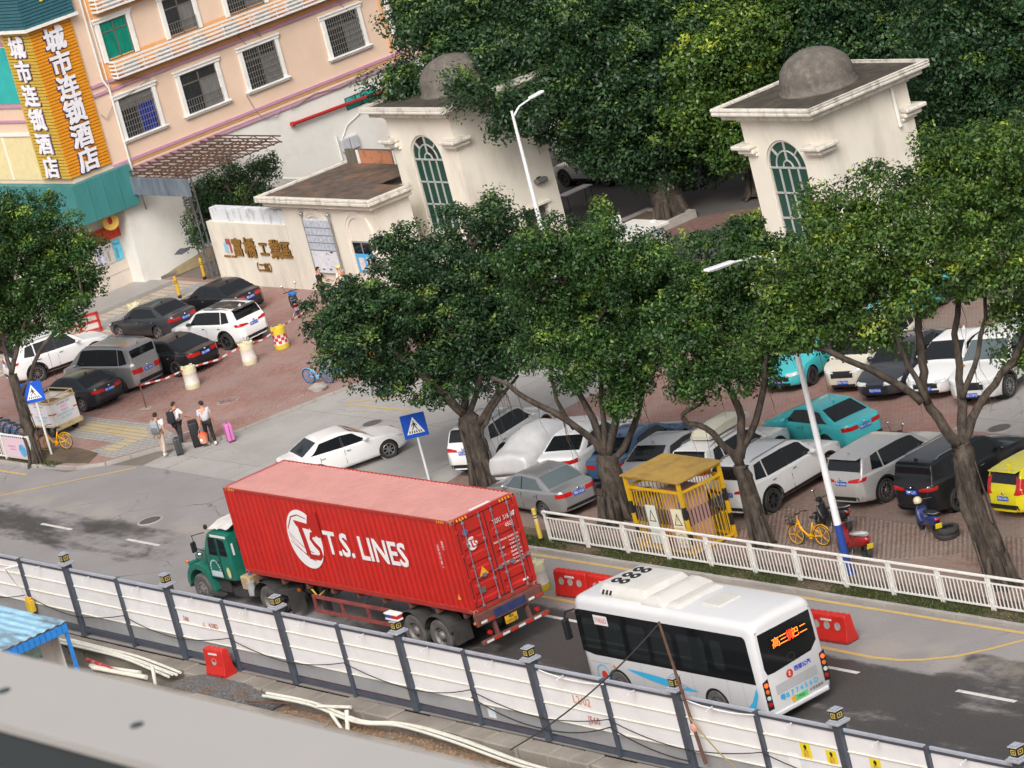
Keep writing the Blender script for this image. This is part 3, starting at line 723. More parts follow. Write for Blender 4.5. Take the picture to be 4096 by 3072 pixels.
# ------------------------------------------------------------------ gate towers
def cornice(parent,x0,x1,y0,y1,z0,steps,m,name='cornice'):
    """stacked mouldings round a rectangular top: steps of (overhang, height)"""
    z=z0
    for i,(o,h) in enumerate(steps):
        MB().bx(x0-o,x1+o,y0-o,y1+o,z,z+h).build(name if i==0 else 'moulding',m if i>=len(steps)-2 else CREAM,parent,bevel=min(0.06,h*0.35),seg=2)
        z+=h
    return z
def arch_outline(xc,r,zb,zs,n=20):
    return [(xc-r,zb),(xc+r,zb)]+[(xc+r*math.cos(PI*i/n),zs+r*math.sin(PI*i/n)) for i in range(n+1)]
def gate_tower(name,label,x0,x1,y0,y1,zb_win,seed,door):
    t=thing(name,label,'gatehouse',(0,0,0),group='twin gate towers')
    H=6.85;xc=(x0+x1)/2-0.02;r=1.1;zs=5.03
    # front wall with its arched opening cut out, other walls plain
    th=0.3;b=MB();n=20
    arc=[(xc+r*math.cos(PI*i/n),zs+r*math.sin(PI*i/n)) for i in range(n+1)]
    outer=[(x1,zb_win)]+[(x1,zs)]+[(x1+(x0-x1)*i/n,H) for i in range(n+1)]
    rect=lambda a,c,p,q: b.bx(a,c,y0,y0+th,p,q)
    rect(x0,x1,0,zb_win);rect(x0,xc-r,zb_win,zs);rect(xc+r,x1,zb_win,zs)
    for i in range(n):
        (ax,az_),(cx,cz)=arc[i],arc[i+1]
        p=[(ax,az_),(cx,cz),(cx,H),(ax,H)]
        b.add([(q[0],yy,q[1]) for yy in (y0,y0+th) for q in p],[(0,1,2,3),(7,6,5,4),(0,4,5,1),(1,5,6,2),(2,6,7,3),(3,7,4,0)])
    rect(x0,xc-r,zs,H);rect(xc+r,x1,zs,H)
    b.build('front_wall',CREAM,t)
    w=MB();w.bx(x0,x0+th,y0+th,y1,0,H);w.bx(x0+th,x1-th,y1-th,y1,0,H);w.build('rear_wall',CREAM,t)
    s=MB();d0,d1,dz=door
    s.bx(x1-th,x1,y0+th,d0,0,H);s.bx(x1-th,x1,d1,y1,0,H);s.bx(x1-th,x1,d0,d1,dz,H);s.build('side_wall',CREAM,t)
    MB().bx(x1+0.0,x1+0.1,d0-0.9,d1+0.1,dz+0.03,dz+0.12).build('door_ledge',CREAM,t)
    MB().bx(x0+th,x1-th,y0+th,y1-th,0.02,0.1).build('floor',CONCO,t)
    # window: frame, panes, muntins
    f=MB()
    for i in range(n):
        (ax,az_),(cx,cz)=arc[i],arc[i+1];k=(r-0.09)/r
        q=[(ax,az_),(cx,cz),(xc+(cx-xc)*k,zs+(cz-zs)*k),(xc+(ax-xc)*k,zs+(az_-zs)*k)]
        f.add([(p[0],yy,p[1]) for yy in (y0+0.06,y0+0.16) for p in q],[(0,1,2,3),(7,6,5,4),(2,3,7,6)][:3])
    f.bx(xc-r,xc-r+0.09,y0+0.06,y0+0.16,zb_win,zs);f.bx(xc+r-0.09,xc+r,y0+0.06,y0+0.16,zb_win,zs)
    win=f.build('arched_window',mat('window_surround',(0.6,0.56,0.5),0.6),t)
    zrow=[zs-0.98*i for i in range(0,8) if zs-0.98*i>zb_win-0.2];zrow[-1]=zb_win
    xcol=[xc-r+0.09+(2*r-0.18)*i/4 for i in range(5)]
    rr=random.Random(seed)
    for i in range(4):
        for j in range(len(zrow)-1):
            MB().bx(xcol[i]+0.03,xcol[i+1]-0.03,y0+0.11+rr.uniform(-0.005,0.005),y0+0.13,zrow[j+1]+0.03,zrow[j]-0.03).build('pane',GREENG,win)
    def sector(ra,rb,a0,a1,broken=False):
        g=MB();m=8
        p1=[(xc+rb*math.cos(a0+(a1-a0)*i/m),zs+0.02+rb*math.sin(a0+(a1-a0)*i/m)) for i in range(m+1)]
        p0=[(xc+ra*math.cos(a0+(a1-a0)*i/m),zs+0.02+ra*math.sin(a0+(a1-a0)*i/m)) for i in range(m+1)]
        g.add([(p,y0+0.12,q) for p,q in p0+p1],[(i,i+1,i+m+2,i+m+1) for i in range(m)])
        g.build('pane',GREENG if not broken else BLACKP,win)
    sector(0.02,0.24,0,PI)
    for a0,a1,br in ((0.02,PI/2-0.04,seed==1),(PI/2+0.04,PI-0.02,False)): sector(0.3,0.62,a0,a1,br)
    for k in range(4): sector(0.68,1.02,PI*k/4+0.03,PI*(k+1)/4-0.03,seed==1 and k==2)
    def mbar(p,q): MB().bar((p[0],y0+0.1,p[1]),(q[0],y0+0.1,q[1]),0.065,0.065).build('muntin',MUNT,win)
    for x in xcol[1:4]: mbar((x,zb_win),(x,zs))
    for z in zrow: mbar((xc-r+0.06,z),(xc+r-0.06,z))
    mbar((xc,zs+0.26),(xc,zs+r-0.05))
    for a in (PI/4,3*PI/4): mbar((xc+0.65*math.cos(a),zs+0.65*math.sin(a)),(xc+1.03*math.cos(a),zs+1.03*math.sin(a)))
    for ra in (0.27,0.65):
        MB().tube([(xc+ra*math.cos(PI*i/16),y0+0.1,zs+ra*math.sin(PI*i/16)) for i in range(17)],0.035,6).build('curved_muntin',MUNT,win,smooth=True)
    MB().bx(xc-r-0.15,xc+r+0.15,y0-0.12,y0+0.1,zb_win-0.16,zb_win-0.01).build('sill',CREAM,win,bevel=0.02)
    # main cornice, sunken roof and dome
    zt=cornice(t,x0,x1,y0,y1,H,((0.1,0.08),(0.2,0.08),(0.48,0.22),(0.72,0.16)),CORN)
    cap=MB();o=0.72
    X0,X1,Y0_,Y1_=x0-o,x1+o,y0-o,y1+o
    for a in ((X0,X1,Y0_,Y0_+0.16),(X0,X1,Y1_-0.16,Y1_),(X0,X0+0.16,Y0_+0.16,Y1_-0.16),(X1-0.16,X1,Y0_+0.16,Y1_-0.16)): cap.bx(*a,zt+0.002,zt+0.13)
    cap.build('parapet',CORN,t,bevel=0.025)
    MB().bx(X0+0.17,X1-0.17,Y0_+0.17,Y1_-0.17,zt+0.003,zt+0.03).build('roof',MOSS,t)
    dr=1.42;xd,yd=(x0+x1)/2,(y0+y1)/2
    pr=[(dr*1.06,0),(dr*1.06,0.06),(dr,0.08),(dr,0.38)]+[(dr*math.cos(a),0.38+1.12*math.sin(a)) for a in np.linspace(0.08,PI/2,12)]
    pr[-1]=(0.001,pr[-1][1])
    d=MB();d.lathe(pr,36,Matrix.Translation((xd,yd,zt+0.03)))
    d.v=[(x+rr.gauss(0,0.008),y+rr.gauss(0,0.008),z) for x,y,z in d.v]
    d.build('dome',DOMEC,t,smooth='all')
    # bracket cornices on the corners
    for cx,cy,sx,sy in ((x0,y0,-1,-1),(x1,y0,1,-1),(x1,y1,1,1),(x0,y1,-1,1)):
        z=5.5
        for o2,h in ((0.1,0.12),(0.26,0.2),(0.42,0.16)):
            ax,bx2=sorted((cx+sx*o2,cx-sx*0.62));ay,by2=sorted((cy+sy*o2,cy-sy*0.62))
            MB().bx(ax,bx2,ay,by2,z,z+h).build('corner_bracket',CORN if o2>0.4 else CREAM,t,bevel=min(0.06,h*0.3),seg=2);z+=h
    return t
tl=gate_tower('gate_tower','left domed cream gate tower beside the low guard house',-42.55,-38.0,29.5,34.0,1.95,1,(31.95,33.3,1.95))
tr=gate_tower('gate_tower','right domed cream gate tower among the trees, standing alone',-19.55,-15.45,29.5,34.25,1.0,2,(31.6,33.0,1.95))
MB().tube([(-15.36,33.42,6.98),(-15.36,33.42,6.2),(-15.36,33.44,5.45),(-15.3,33.44,5.38)],0.07,8).build('drain_pipe',PVC,tr,smooth=True)
lf=thing('wall_floodlight','dark grey floodlight fixed to the side of the left gate tower','light',(-37.95,33.1,3.0))
MB().box((0.15,0,0),(0.3,0.6,0.2)).build('housing',mat('lamp_grey',(0.14,0.14,0.14),0.5),lf,bevel=0.05)
MB().box((0.02,0,0),(0.05,0.2,0.3)).build('bracket',BLACKP,lf)
MB().tube([(-37.95,33.4,5.2),(-37.95,33.45,4.4),(-37.95,33.5,4.0)],0.015,5).build('loose_cable',GCABLE,tl)

# ------------------------------------------------------------------ guard house and name wall
gh=thing('guard_house','low cream guard house with arched recesses and stained flat roof','guard house',(0,0,0))
gx0,gx1,gy0,gy1,gys=-47.55,-40.55,26.45,31.0,28.3
MB().bx(gx0,gx1,gy0+0.02,gys,0.1,3.85).bx(gx0,-42.7,gys,gy1,0.1,3.85).build('walls',CREAM,gh)
z=3.85
for o,h,m in ((0.12,0.1,CREAM),(0.34,0.22,CREAM),(0.55,0.16,CORN)):
    MB().bx(gx0-o-0.5,gx1+o,gy0-o,gys+0.0,z,z+h).build('cornice',m,gh,bevel=0.03);z+=h
pr=MB();o=0.55
for a in ((gx0-1.05,gx1+o,gy0-o,gy0-o+0.18),(gx1+o-0.18,gx1+o,gy0-o+0.18,gys),(gx0-1.05,gx0-0.87,gy0-o+0.18,gy1)): pr.bx(*a,z+0.001,z+0.12)
pr.build('parapet',CORN,gh,bevel=0.02)
MB().bx(gx0-0.87,gx1+o-0.19,gy0-o+0.19,gys,z-0.05,z+0.01).bx(gx0-0.86,-42.7,gys,gy1,z-0.05,z+0.012).build('roof',mat('stained_flat_roof',(0.1,0.075,0.06),0.9,var=0.4,vscale=2,dirt=(0.27,0.12,0.06),dscale=0.7,damt=0.85),gh)
ob=MB();ob.bx(gx0-0.86,-42.7,gy1-0.12,gy1+0.05,z+0.012,z+0.62);ob.build('rear_parapet',mat('streaked_parapet',(0.13,0.11,0.09),0.9,var=0.45,vscale=4,stretch=(3,1,0.25)),gh)
MB().bx(-47.3,-44.9,gy1-0.15,gy1-0.12,z+0.02,z+0.6).build('orange_patch',mat('terracotta_render',(0.5,0.21,0.11),0.9,var=0.12,dirt=(0.1,0.05,0.03),dscale=3,damt=0.7),gh)
for xx in (-47.5,-44.75): MB().bx(xx,xx+0.14,gy1-0.17,gy1-0.12,z+0.02,z+0.62).build('white_strip',TRIM,gh)
for xc,wn_ in ((-45.2,1),(-42.08,2)):
    r0=0.86;n=18
    for ra,rb,yy in ((r0,r0+0.2,gy0-0.06),(r0-0.16,r0,gy0-0.03)):
        b=MB()
        for i in range(n):
            a,c=PI*i/n,PI*(i+1)/n
            q=[(xc+ra*math.cos(a),2.78+ra*math.sin(a)),(xc+rb*math.cos(a),2.78+rb*math.sin(a)),(xc+rb*math.cos(c),2.78+rb*math.sin(c)),(xc+ra*math.cos(c),2.78+ra*math.sin(c))]
            b.add([(p[0],y_,p[1]) for y_ in (yy,gy0+0.03) for p in q],[(0,1,2,3),(0,4,5,1),(1,5,6,2),(2,6,7,3),(3,7,4,0)])
        b.bx(xc-rb,xc-ra,yy,gy0+0.03,0.2,2.78);b.bx(xc+ra,xc+rb,yy,gy0+0.03,0.2,2.78)
        b.build('arch_moulding',CREAM,gh)
    w=MB().bx(xc-0.66,xc+0.66,gy0-0.025,gy0+0.03,1.08,2.46).build('window',mat('window_grey_frame',(0.3,0.3,0.3),0.5),gh)
    for k in (-1,1): MB().bx(xc+k*0.33-0.29,xc+k*0.33+0.29,gy0-0.035,gy0-0.02,1.14,2.4).build('pane',GLASSD,w)
pb=thing('window_poster','blue and red poster filling the lower half of the guard house window','poster',(-42.08,gy0-0.045,1.5))
MB().bx(-0.6,0.62,-0.01,0.0,-0.4,0.42).build('sheet',mat('poster_blue',(0.08,0.42,0.75),0.5),pb)
MB().bx(-0.42,-0.05,-0.016,-0.01,-0.3,0.25).bx(0.12,0.44,-0.016,-0.01,-0.32,0.28).build('figure_print',mat('poster_pale',(0.75,0.6,0.6),0.5,var=0.2,vscale=9),pb)
MB().bx(0.2,0.6,-0.02,-0.016,-0.4,-0.3).bx(0.5,0.6,-0.02,-0.016,-0.3,0.2).build('red_print',mat('poster_red',(0.6,0.05,0.03),0.5),pb)
nbd=thing('notice_board','tall notice board of framed company plates leaning on the guard house','notice board',(-44.85,gy0-0.1,1.0))
MB().bx(-1.0,0.98,-0.05,-0.01,0.0,2.4).build('board',mat('board_white',(0.68,0.68,0.73),0.5,var=0.05,vscale=9),nbd)
PLQ=mat('name_plate_grey',(0.45,0.49,0.56),0.4,var=0.3,vscale=7)
for r in range(4):
    for k in range(6):
        MB().bx(-0.95+k*0.32,-0.67+k*0.32,-0.062,-0.05,1.06+r*0.335,1.34+r*0.335).build('name_plate',PLQ,nbd)
    MB().bx(-1.0,0.98,-0.07,-0.05,1.0+r*0.335,1.035+r*0.335).build('rail',mat('board_rail',(0.2,0.22,0.25),0.5),nbd)
rq=random.Random(3)
for k in range(26):
    px,pz=rq.uniform(-0.92,0.7),rq.uniform(0.08,0.92);MB().bx(px,px+rq.uniform(0.08,0.2),-0.056,-0.05,pz,pz+rq.uniform(0.05,0.12)).build('paper_notice',mat('paper_%d'%(k%4),((0.72,0.72,0.76),(0.5,0.55,0.7),(0.75,0.7,0.72),(0.58,0.58,0.62))[k%4],0.6),nbd)
for xx in (-1.02,1.0):
    MB().tube([(xx,-0.05,-0.9),(xx,-0.05,2.55)],0.035,8).build('post',STEEL,nbd)
    MB().sphere((xx,-0.05,2.62),0.09,10,6).build('finial',STEEL,nbd,smooth=True)

nw=thing('name_wall','cream boundary wall with brown raised characters beside the guard house','wall',(0,0,0))
MB().bx(-53.95,-47.6,gy0,gy0+0.35,0.1,3.0).build('wall',CREAM,nw)
MB().bx(-53.6,-47.6,gy0+0.12,gy0+0.5,3.0,3.62).build('cap',mat('white_cap',(0.68,0.7,0.74),0.7,dirt=(0.2,0.19,0.18),dscale=3,damt=0.7,stretch=(1,1,0.4)),nw)
BRONZE=mat('bronze_lettering',(0.26,0.13,0.025),0.5,var=0.2)
for ch,xx,sz in zip('富橋工業區',(-51.85,-50.85,-49.75,-48.82,-47.98),(0.86,0.95,0.7,0.9,0.82)):
    text('character',ch,sz,BRONZE,nw,(xx,gy0-0.03,1.82),(PI/2,0,0),0.03,bold=0.022)
text('character','（二區）',0.42,BRONZE,nw,(-50.1,gy0-0.03,0.98),(PI/2,0,0),0.02,bold=0.008)
lg=MB().bx(-52.95,-52.65,gy0-0.03,gy0,1.62,2.05).bx(-52.8,-52.55,gy0-0.028,gy0,2.05,2.15).build('emblem',mat('emblem_blue',(0.3,0.52,0.68),0.5),nw)
MB().bx(-52.72,-52.5,gy0-0.035,gy0,2.0,2.24).bx(-52.5,-52.38,gy0-0.034,gy0,1.6,2.24).build('emblem',mat('emblem_red',(0.35,0.08,0.07),0.5),nw)
text('lettering','FUQIAO ZONE',0.15,BRONZE,nw,(-52.65,gy0-0.02,1.42),(PI/2,0,0),0.015)
# blank party wall closing the gap behind
bw=MB().bx(-58.6,-42.6,33.4,33.7,0,2.6).build('yard_wall',WHITEW);tag(bw,'plain white yard wall behind the guard house','wall')

# barrier kiosk roof with an outdoor unit standing on it
ks=thing('gate_kiosk','small flat white kiosk roof between the gate towers','kiosk',(0,0,0))
kp=G(2500,920,2.6)
kx,ky=kp.x,kp.y
MB().bx(kx-0.9,kx+1.3,ky-1.0,ky+1.2,2.48,2.62).build('roof',mat('kiosk_roof',(0.62,0.6,0.56),0.7,var=0.08),ks,bevel=0.02)
MB().bx(kx-0.7,kx+1.05,ky-0.75,ky+1.0,0.12,2.1).build('cabin',mat('kiosk_panel',(0.6,0.6,0.6),0.5),ks)
MB().bx(kx-0.72,kx+1.08,ky-0.78,ky+1.03,2.1,2.48).build('header',mat('kiosk_white',(0.7,0.72,0.76),0.5),ks)
for s in (0,1):
    MB().bx(kx-0.5,kx+0.85,ky-0.77+s*1.76,ky-0.75+s*1.78,1.0,1.95).build('window',GLASSD,ks)
MB().bx(kx+1.05,kx+1.07,ky-0.5,ky+0.75,1.0,1.95).build('window',GLASSD,ks)
ac=thing('outdoor_unit','white air conditioner outdoor unit with dark fan on the kiosk roof','air conditioner',(kx-0.25,ky-0.35,2.62),R_(8))
MB().bx(-0.42,0.42,-0.16,0.16,0.05,0.66).build('case',mat('unit_white',(0.78,0.78,0.78),0.45),ac,bevel=0.03)
MB().lathe([(0.0,0.03),(0.06,0.04),(0.07,0.01),(0.24,0.01),(0.26,0.03),(0.27,0.0)],20,Matrix.Translation((-0.12,-0.16,0.36)) @ Matrix.Rotation(PI/2,4,'X')).build('fan_grille',mat('fan_grey',(0.16,0.16,0.2),0.5),ac)
MB().bx(0.2,0.32,-0.168,-0.16,0.5,0.6).build('sticker',mat('sticker_blue',(0.1,0.45,0.75),0.5),ac)
for s in (-0.3,0.3): MB().bx(s-0.04,s+0.04,-0.2,0.2,0.0,0.05).build('foot',STEEL,ac)
MB().tube([(0.44,0,0.2),(0.56,0,0.22),(0.58,0,0.05)],0.05,8).build('pipe',BLACKP,ac,smooth=True)
jb=MB().bx(-0.12,0.12,-0.08,0.08,0,0.12).build('junction_box',PVC,None,loc=(kx+0.75,ky+0.85,2.62),bevel=0.02);tag(jb,'small white junction box on the back edge of the kiosk roof','box')
# ================================================================== CARS
def car_profile(pts,step):
    """resample the top outline (x front to back, z) at even arc length, keeping it smooth"""
    P=[Vector((x,z,0)) for x,z in pts];out=[]
    for i in range(len(P)-1):
        p0,p1,p2,p3=P[max(i-1,0)],P[i],P[i+1],P[min(i+2,len(P)-1)]
        n=max(1,int(round((p2-p1).length/step)))
        for k in range(n):
            t=k/n;k2=0.42
            m1,m2=(p2-p0)*k2,(p3-p1)*k2
            L=(p2-p1).length
            if m1.length>L: m1=m1.normalized()*L
            if m2.length>L: m2=m2.normalized()*L
            q=p1*(2*t**3-3*t**2+1)+m1*(t**3-2*t**2+t)+p2*(-2*t**3+3*t**2)+m2*(t**3-t**2)
            out.append((q.x,q.y))
    out.append((P[-1].x,P[-1].y));return out

CAR_TYPES={
 # L, W, belt, roof, ground gap, wheel radius, wheelbase (front axle x, rear axle x), windscreen (base, top), rear screen (top, base), outline
 'sedan': dict(L=4.65,W=1.8,belt=0.93,roof=1.45,gap=0.2,wr=0.325,ax=(1.42,-1.28),ws=(1.02,0.22),rs=(-1.02,-1.72),side=(0.95,-1.55),sq=5.0,
    top=[(2.325,0.40),(2.31,0.55),(2.24,0.68),(2.0,0.79),(1.5,0.90),(1.02,0.97),(0.62,1.21),(0.22,1.39),(-0.2,1.45),(-0.65,1.44),(-1.02,1.38),(-1.4,1.2),(-1.72,1.05),(-2.0,1.03),(-2.22,1.0),(-2.29,0.85),(-2.315,0.65),(-2.325,0.45),(-2.27,0.3)]),
 'fastback': dict(L=4.8,W=1.87,belt=0.92,roof=1.44,gap=0.19,wr=0.345,ax=(1.5,-1.35),ws=(1.1,0.2),rs=(-0.95,-1.95),side=(1.0,-1.6),sq=5.0,
    top=[(2.4,0.38),(2.39,0.52),(2.3,0.66),(2.0,0.77),(1.5,0.88),(1.1,0.95),(0.65,1.2),(0.2,1.38),(-0.25,1.44),(-0.65,1.42),(-0.95,1.36),(-1.45,1.18),(-1.95,1.01),(-2.2,0.98),(-2.34,0.95),(-2.37,0.82),(-2.4,0.62),(-2.4,0.45),(-2.34,0.3)]),
 'hatch': dict(L=4.05,W=1.7,belt=0.95,roof=1.53,gap=0.18,wr=0.3,ax=(1.22,-1.25),ws=(1.15,0.3),rs=(-1.62,-1.9),side=(1.1,-1.55),sq=4.5,
    top=[(2.02,0.42),(2.0,0.6),(1.9,0.74),(1.6,0.86),(1.15,0.99),(0.7,1.27),(0.3,1.45),(-0.1,1.53),(-0.7,1.53),(-1.25,1.49),(-1.66,1.43),(-1.8,1.2),(-1.9,1.0),(-1.97,0.85),(-2.02,0.65),(-2.025,0.45),(-1.97,0.28)]),
 'suv': dict(L=4.6,W=1.86,belt=1.06,roof=1.68,gap=0.23,wr=0.37,ax=(1.4,-1.3),ws=(1.05,0.35),rs=(-1.78,-2.08),side=(1.0,-1.72),sq=5.5,clad=True,
    top=[(2.3,0.48),(2.29,0.66),(2.22,0.84),(1.95,0.98),(1.45,1.06),(1.05,1.11),(0.7,1.37),(0.35,1.59),(-0.1,1.67),(-0.8,1.68),(-1.4,1.64),(-1.82,1.58),(-1.97,1.34),(-2.1,1.12),(-2.2,1.0),(-2.27,0.85),(-2.3,0.65),(-2.29,0.48),(-2.23,0.32)]),
 'bigsuv': dict(L=4.78,W=1.92,belt=1.12,roof=1.78,gap=0.24,wr=0.385,ax=(1.45,-1.38),ws=(1.1,0.42),rs=(-1.98,-2.2),side=(1.0,-1.9),sq=6.0,clad=True,
    top=[(2.39,0.5),(2.38,0.7),(2.32,0.9),(2.05,1.03),(1.55,1.12),(1.1,1.17),(0.76,1.45),(0.42,1.68),(0.0,1.77),(-0.8,1.78),(-1.5,1.76),(-2.0,1.7),(-2.12,1.42),(-2.22,1.18),(-2.3,1.02),(-2.36,0.85),(-2.39,0.65),(-2.38,0.48),(-2.32,0.32)]),
 'van': dict(L=4.8,W=1.83,belt=1.12,roof=1.9,gap=0.18,wr=0.33,ax=(1.55,-1.45),ws=(1.62,0.75),rs=(-2.2,-2.32),side=(1.35,-2.12),sq=7.0,
    top=[(2.4,0.45),(2.39,0.65),(2.33,0.85),(2.1,1.02),(1.65,1.17),(1.2,1.5),(0.75,1.8),(0.3,1.9),(-0.6,1.91),(-1.5,1.89),(-2.15,1.83),(-2.25,1.55),(-2.32,1.2),(-2.36,1.0),(-2.39,0.8),(-2.4,0.6),(-2.4,0.42),(-2.35,0.26)]),
}
CAR_CACHE={}
def car_shell(kind):
    """cut the lofted shell of one body style into its panels, lamps and panes"""
    if kind in CAR_CACHE: return CAR_CACHE[kind]
    c=CAR_TYPES[kind];L,W=c['L'],c['W'];hl=L/2;hw=W/2;belt,roof,gap=c['belt'],c['roof'],c['gap']
    st=car_profile(c['top'],0.062)
    ns=len(st);rows=[]
    for i,(x,zt) in enumerate(st):
        u=min(1.0,abs(x)/hl)
        w=hw*max(0.0,1-u**c['sq']*0.22-max(0,u-0.93)*2.6)
        zb=gap+0.10*max(0,u-0.8)/0.2
        zs=belt+0.035*(-x/hl)
        ze=roof-0.085
        wr=hw*0.735
        def gh(z):
            t=max(0,min(1,(z-zs)/(ze-zs)));return w*0.925*(1-t)+min(wr,w*0.9)*t
        sec=[(0,zb),(0.5*w,zb),(0.86*w,zb),(0.955*w,zb+0.05),(0.975*w,zb+0.14),(0.99*w,0.45),(1.0*w,0.6),
               (0.995*w,0.72),(0.975*w,zs-0.11),(0.965*w,zs-0.05),(0.945*w,zs-0.012),(0.925*w,zs)]
        for t in (0.12,0.36,0.62,0.86,1.0):
            z=zs+(ze-zs)*t;sec.append((gh(z),z))
        for fr,dz in ((0.955,0.045),(0.86,0.07),(0.68,0.08),(0.46,0.085),(0.23,0.085),(0.0,0.085)):
            sec.append((gh(ze)*fr,ze+dz))
        out=[]
        for k,(y,z) in enumerate(sec):
            crown=0.05*(y/hw)**2 if zt<zs+0.1 else 0.015*(y/hw)**2
            zz=min(z,zt-crown)
            out.append((y,max(zz,zb+0.001*k)))
        rows.append(out)
    nk=len(rows[0]);ring=2*nk-2
    V=[]
    for (x,zt),sec in zip(st,rows):
        for k in range(nk): V.append([x,sec[k][0],sec[k][1]])
        for k in range(nk-2,0,-1): V.append([x,-sec[k][0],sec[k][1]])
    V=np.array(V)
    faces=[]
    for i in range(ns-1):
        for k in range(ring):
            a,b=i*ring+k,i*ring+(k+1)%ring
            faces.append((a,a+ring,b+ring,b))
    # wheel arches
    Ra=c['wr']+0.055;zc=c['wr']
    gone=set()
    for axx in c['ax']:
        d=np.hypot(V[:,0]-axx,V[:,2]-zc);side=np.abs(V[:,1])>0.5*hw
        ins=(d<Ra) & side
        for fi,f in enumerate(faces):
            if ins[list(f)].all(): gone.add(fi)
        idx=np.where(ins)[0]
        for j in idx:
            dx,dz=V[j,0]-axx,V[j,2]-zc;dd=max(1e-4,math.hypot(dx,dz))
            V[j,0]=axx+dx/dd*Ra;V[j,2]=zc+dz/dd*Ra
    xs_=np.array([q[0] for q in st]);zt_=np.array([q[1] for q in st]);nxs=-xs_
    SEC=np.array(rows)
    def ztop(x): return float(np.interp(-x,nxs,zt_))
    def side_y(x,z):
        i=int(np.clip(np.searchsorted(nxs,-x)-1,0,ns-2));d=nxs[i+1]-nxs[i];f=0 if d<1e-6 else min(1,max(0,(-x-nxs[i])/d))
        sec=SEC[i]*(1-f)+SEC[i+1]*f
        zz=sec[2:17,1];yy=sec[2:17,0]
        o=np.argsort(zz,kind='stable');return float(np.interp(z,zz[o],yy[o]))
    def top_z(x,y):
        zs=belt+0.035*(-x/hl);zt=ztop(x)
        return zt-(0.05 if zt<zs+0.1 else 0.015)*(y/hw)**2
    half=int(np.argmax(zt_))
    def end_x(z,rear):
        if rear: zz,xx=zt_[half:],xs_[half:];return float(np.interp(-z,-zz,xx))
        zz,xx=zt_[:half+1],xs_[:half+1];return float(np.interp(z,zz,xx))
    meshes={}
    def keep(key,mb,smooth='all'):
        o=mb.build(key,None,smooth=smooth);meshes[key]=o.data;bpy.data.objects.remove(o)
    def patch(pts,nu,nv):
        b=MB();b.add(pts,[(i*nv+j,(i+1)*nv+j,(i+1)*nv+j+1,i*nv+j+1) for i in range(nu-1) for j in range(nv-1)]);return b
    body=MB();fs=[f for i,f in enumerate(faces) if i not in gone]+[tuple(reversed(range(ring))),tuple((ns-1)*ring+k for k in range(ring))]
    body.add([tuple(p) for p in V],fs)
    me=bpy.data.meshes.new('body');me.from_pydata(body.v,[],body.f)
    bm=bmesh.new();bm.from_mesh(me);bmesh.ops.remove_doubles(bm,verts=bm.verts,dist=1e-4);bmesh.ops.recalc_face_normals(bm,faces=bm.faces)
    bm.to_mesh(me);bm.free();me.update();me.polygons.foreach_set('use_smooth',[True]*len(me.polygons));me.set_sharp_from_angle(angle=R_(50))
    meshes['body']=me
    ws0,ws1=c['ws'];rs1,rs0=c['rs'];sd0,sd1=c['side']
    bpil=(sd0+sd1)/2+0.12
    boxy=kind in ('suv','bigsuv','van','hatch')
    ze=roof-0.1
    def pane(key,A,B,C2,D,s,nu=11,nv=6):
        pts=[]
        for i in range(nu):
            u=i/(nu-1)
            for j in range(nv):
                v=j/(nv-1)
                x=(A[0]*(1-u)+B[0]*u)*(1-v)+(D[0]*(1-u)+C2[0]*u)*v
                zl=A[1]*(1-u)+B[1]*u;zu=D[1]*(1-u)+C2[1]*u
                zu=min(zu,ztop(x)-0.075);z=zl+(max(zu,zl+0.01)-zl)*v
                pts.append((x,s*(side_y(x,z)+0.006),z))
        keep(key,patch(pts,nu,nv))
    zb_=lambda x: belt+0.035*(-x/hl)+0.025
    for s,n in ((1,'l'),(-1,'r')):
        dtop=ws1+(0.10 if not boxy else 0.06)
        pane('side_window_f'+n,(sd0-0.06,zb_(sd0)),(bpil+0.035,zb_(bpil)),(bpil+0.02,ze),(dtop,ze-0.05),s)
        pane('pillar_'+n,(bpil+0.033,zb_(bpil)),(bpil-0.033,zb_(bpil)),(bpil-0.018,ze),(bpil+0.018,ze),s,2,4)
        if boxy:
            cp=sd1+(0.55 if kind != 'hatch' else 0.32)
            pane('side_window_m'+n,(bpil-0.035,zb_(bpil)),(cp+0.03,zb_(cp)),(cp+0.05,ze),(bpil-0.02,ze),s)
            pane('side_window_b'+n,(cp-0.03,zb_(cp)),(sd1+0.06,zb_(sd1)+0.05),(sd1+0.22,ze-0.03),(cp-0.01,ze),s)
        else:
            pane('side_window_m'+n,(bpil-0.035,zb_(bpil)),(sd1+0.12,zb_(sd1)+0.03),(rs1+0.05,ze-0.03),(bpil-0.02,ze),s)
    def screen(key,xa,xb,inset,nu=12,nv=9,zlo=None):
        pts=[]
        for i in range(nu):
            x=xa+(xb-xa)*i/(nu-1);zt=ztop(x);yw=max(0.1,side_y(x,min(zt-0.07,roof-0.1))-inset)
            nx=(ztop(x+0.03)-ztop(x-0.03))/0.06;nl=math.hypot(nx,1)
            for j in range(nv):
                y=yw*(2*j/(nv-1)-1);pts.append((x-nx/nl*0.007,y,top_z(x,y)+0.007/nl))
        keep(key,patch(pts,nu,nv))
    screen('windscreen',ws0-0.05,ws1+0.01,0.05)
    screen('rear_window',rs1-0.02,rs0+0.04,0.07 if boxy else 0.1)
    def wrap(a,z,rear,s,off=0.008):
        """walk round the end of the car at height z: a<0 across the end towards the middle, a>0 back along the flank"""
        xe=end_x(z,rear);sg=1 if rear else-1
        ye=side_y(xe+sg*0.03,z)
        if a<=0: return (xe-sg*off,s*max(0.0,ye+a),z)
        x=xe+sg*(0.03+a);return (x-sg*off*0.3,s*(side_y(x,z)+off),z)
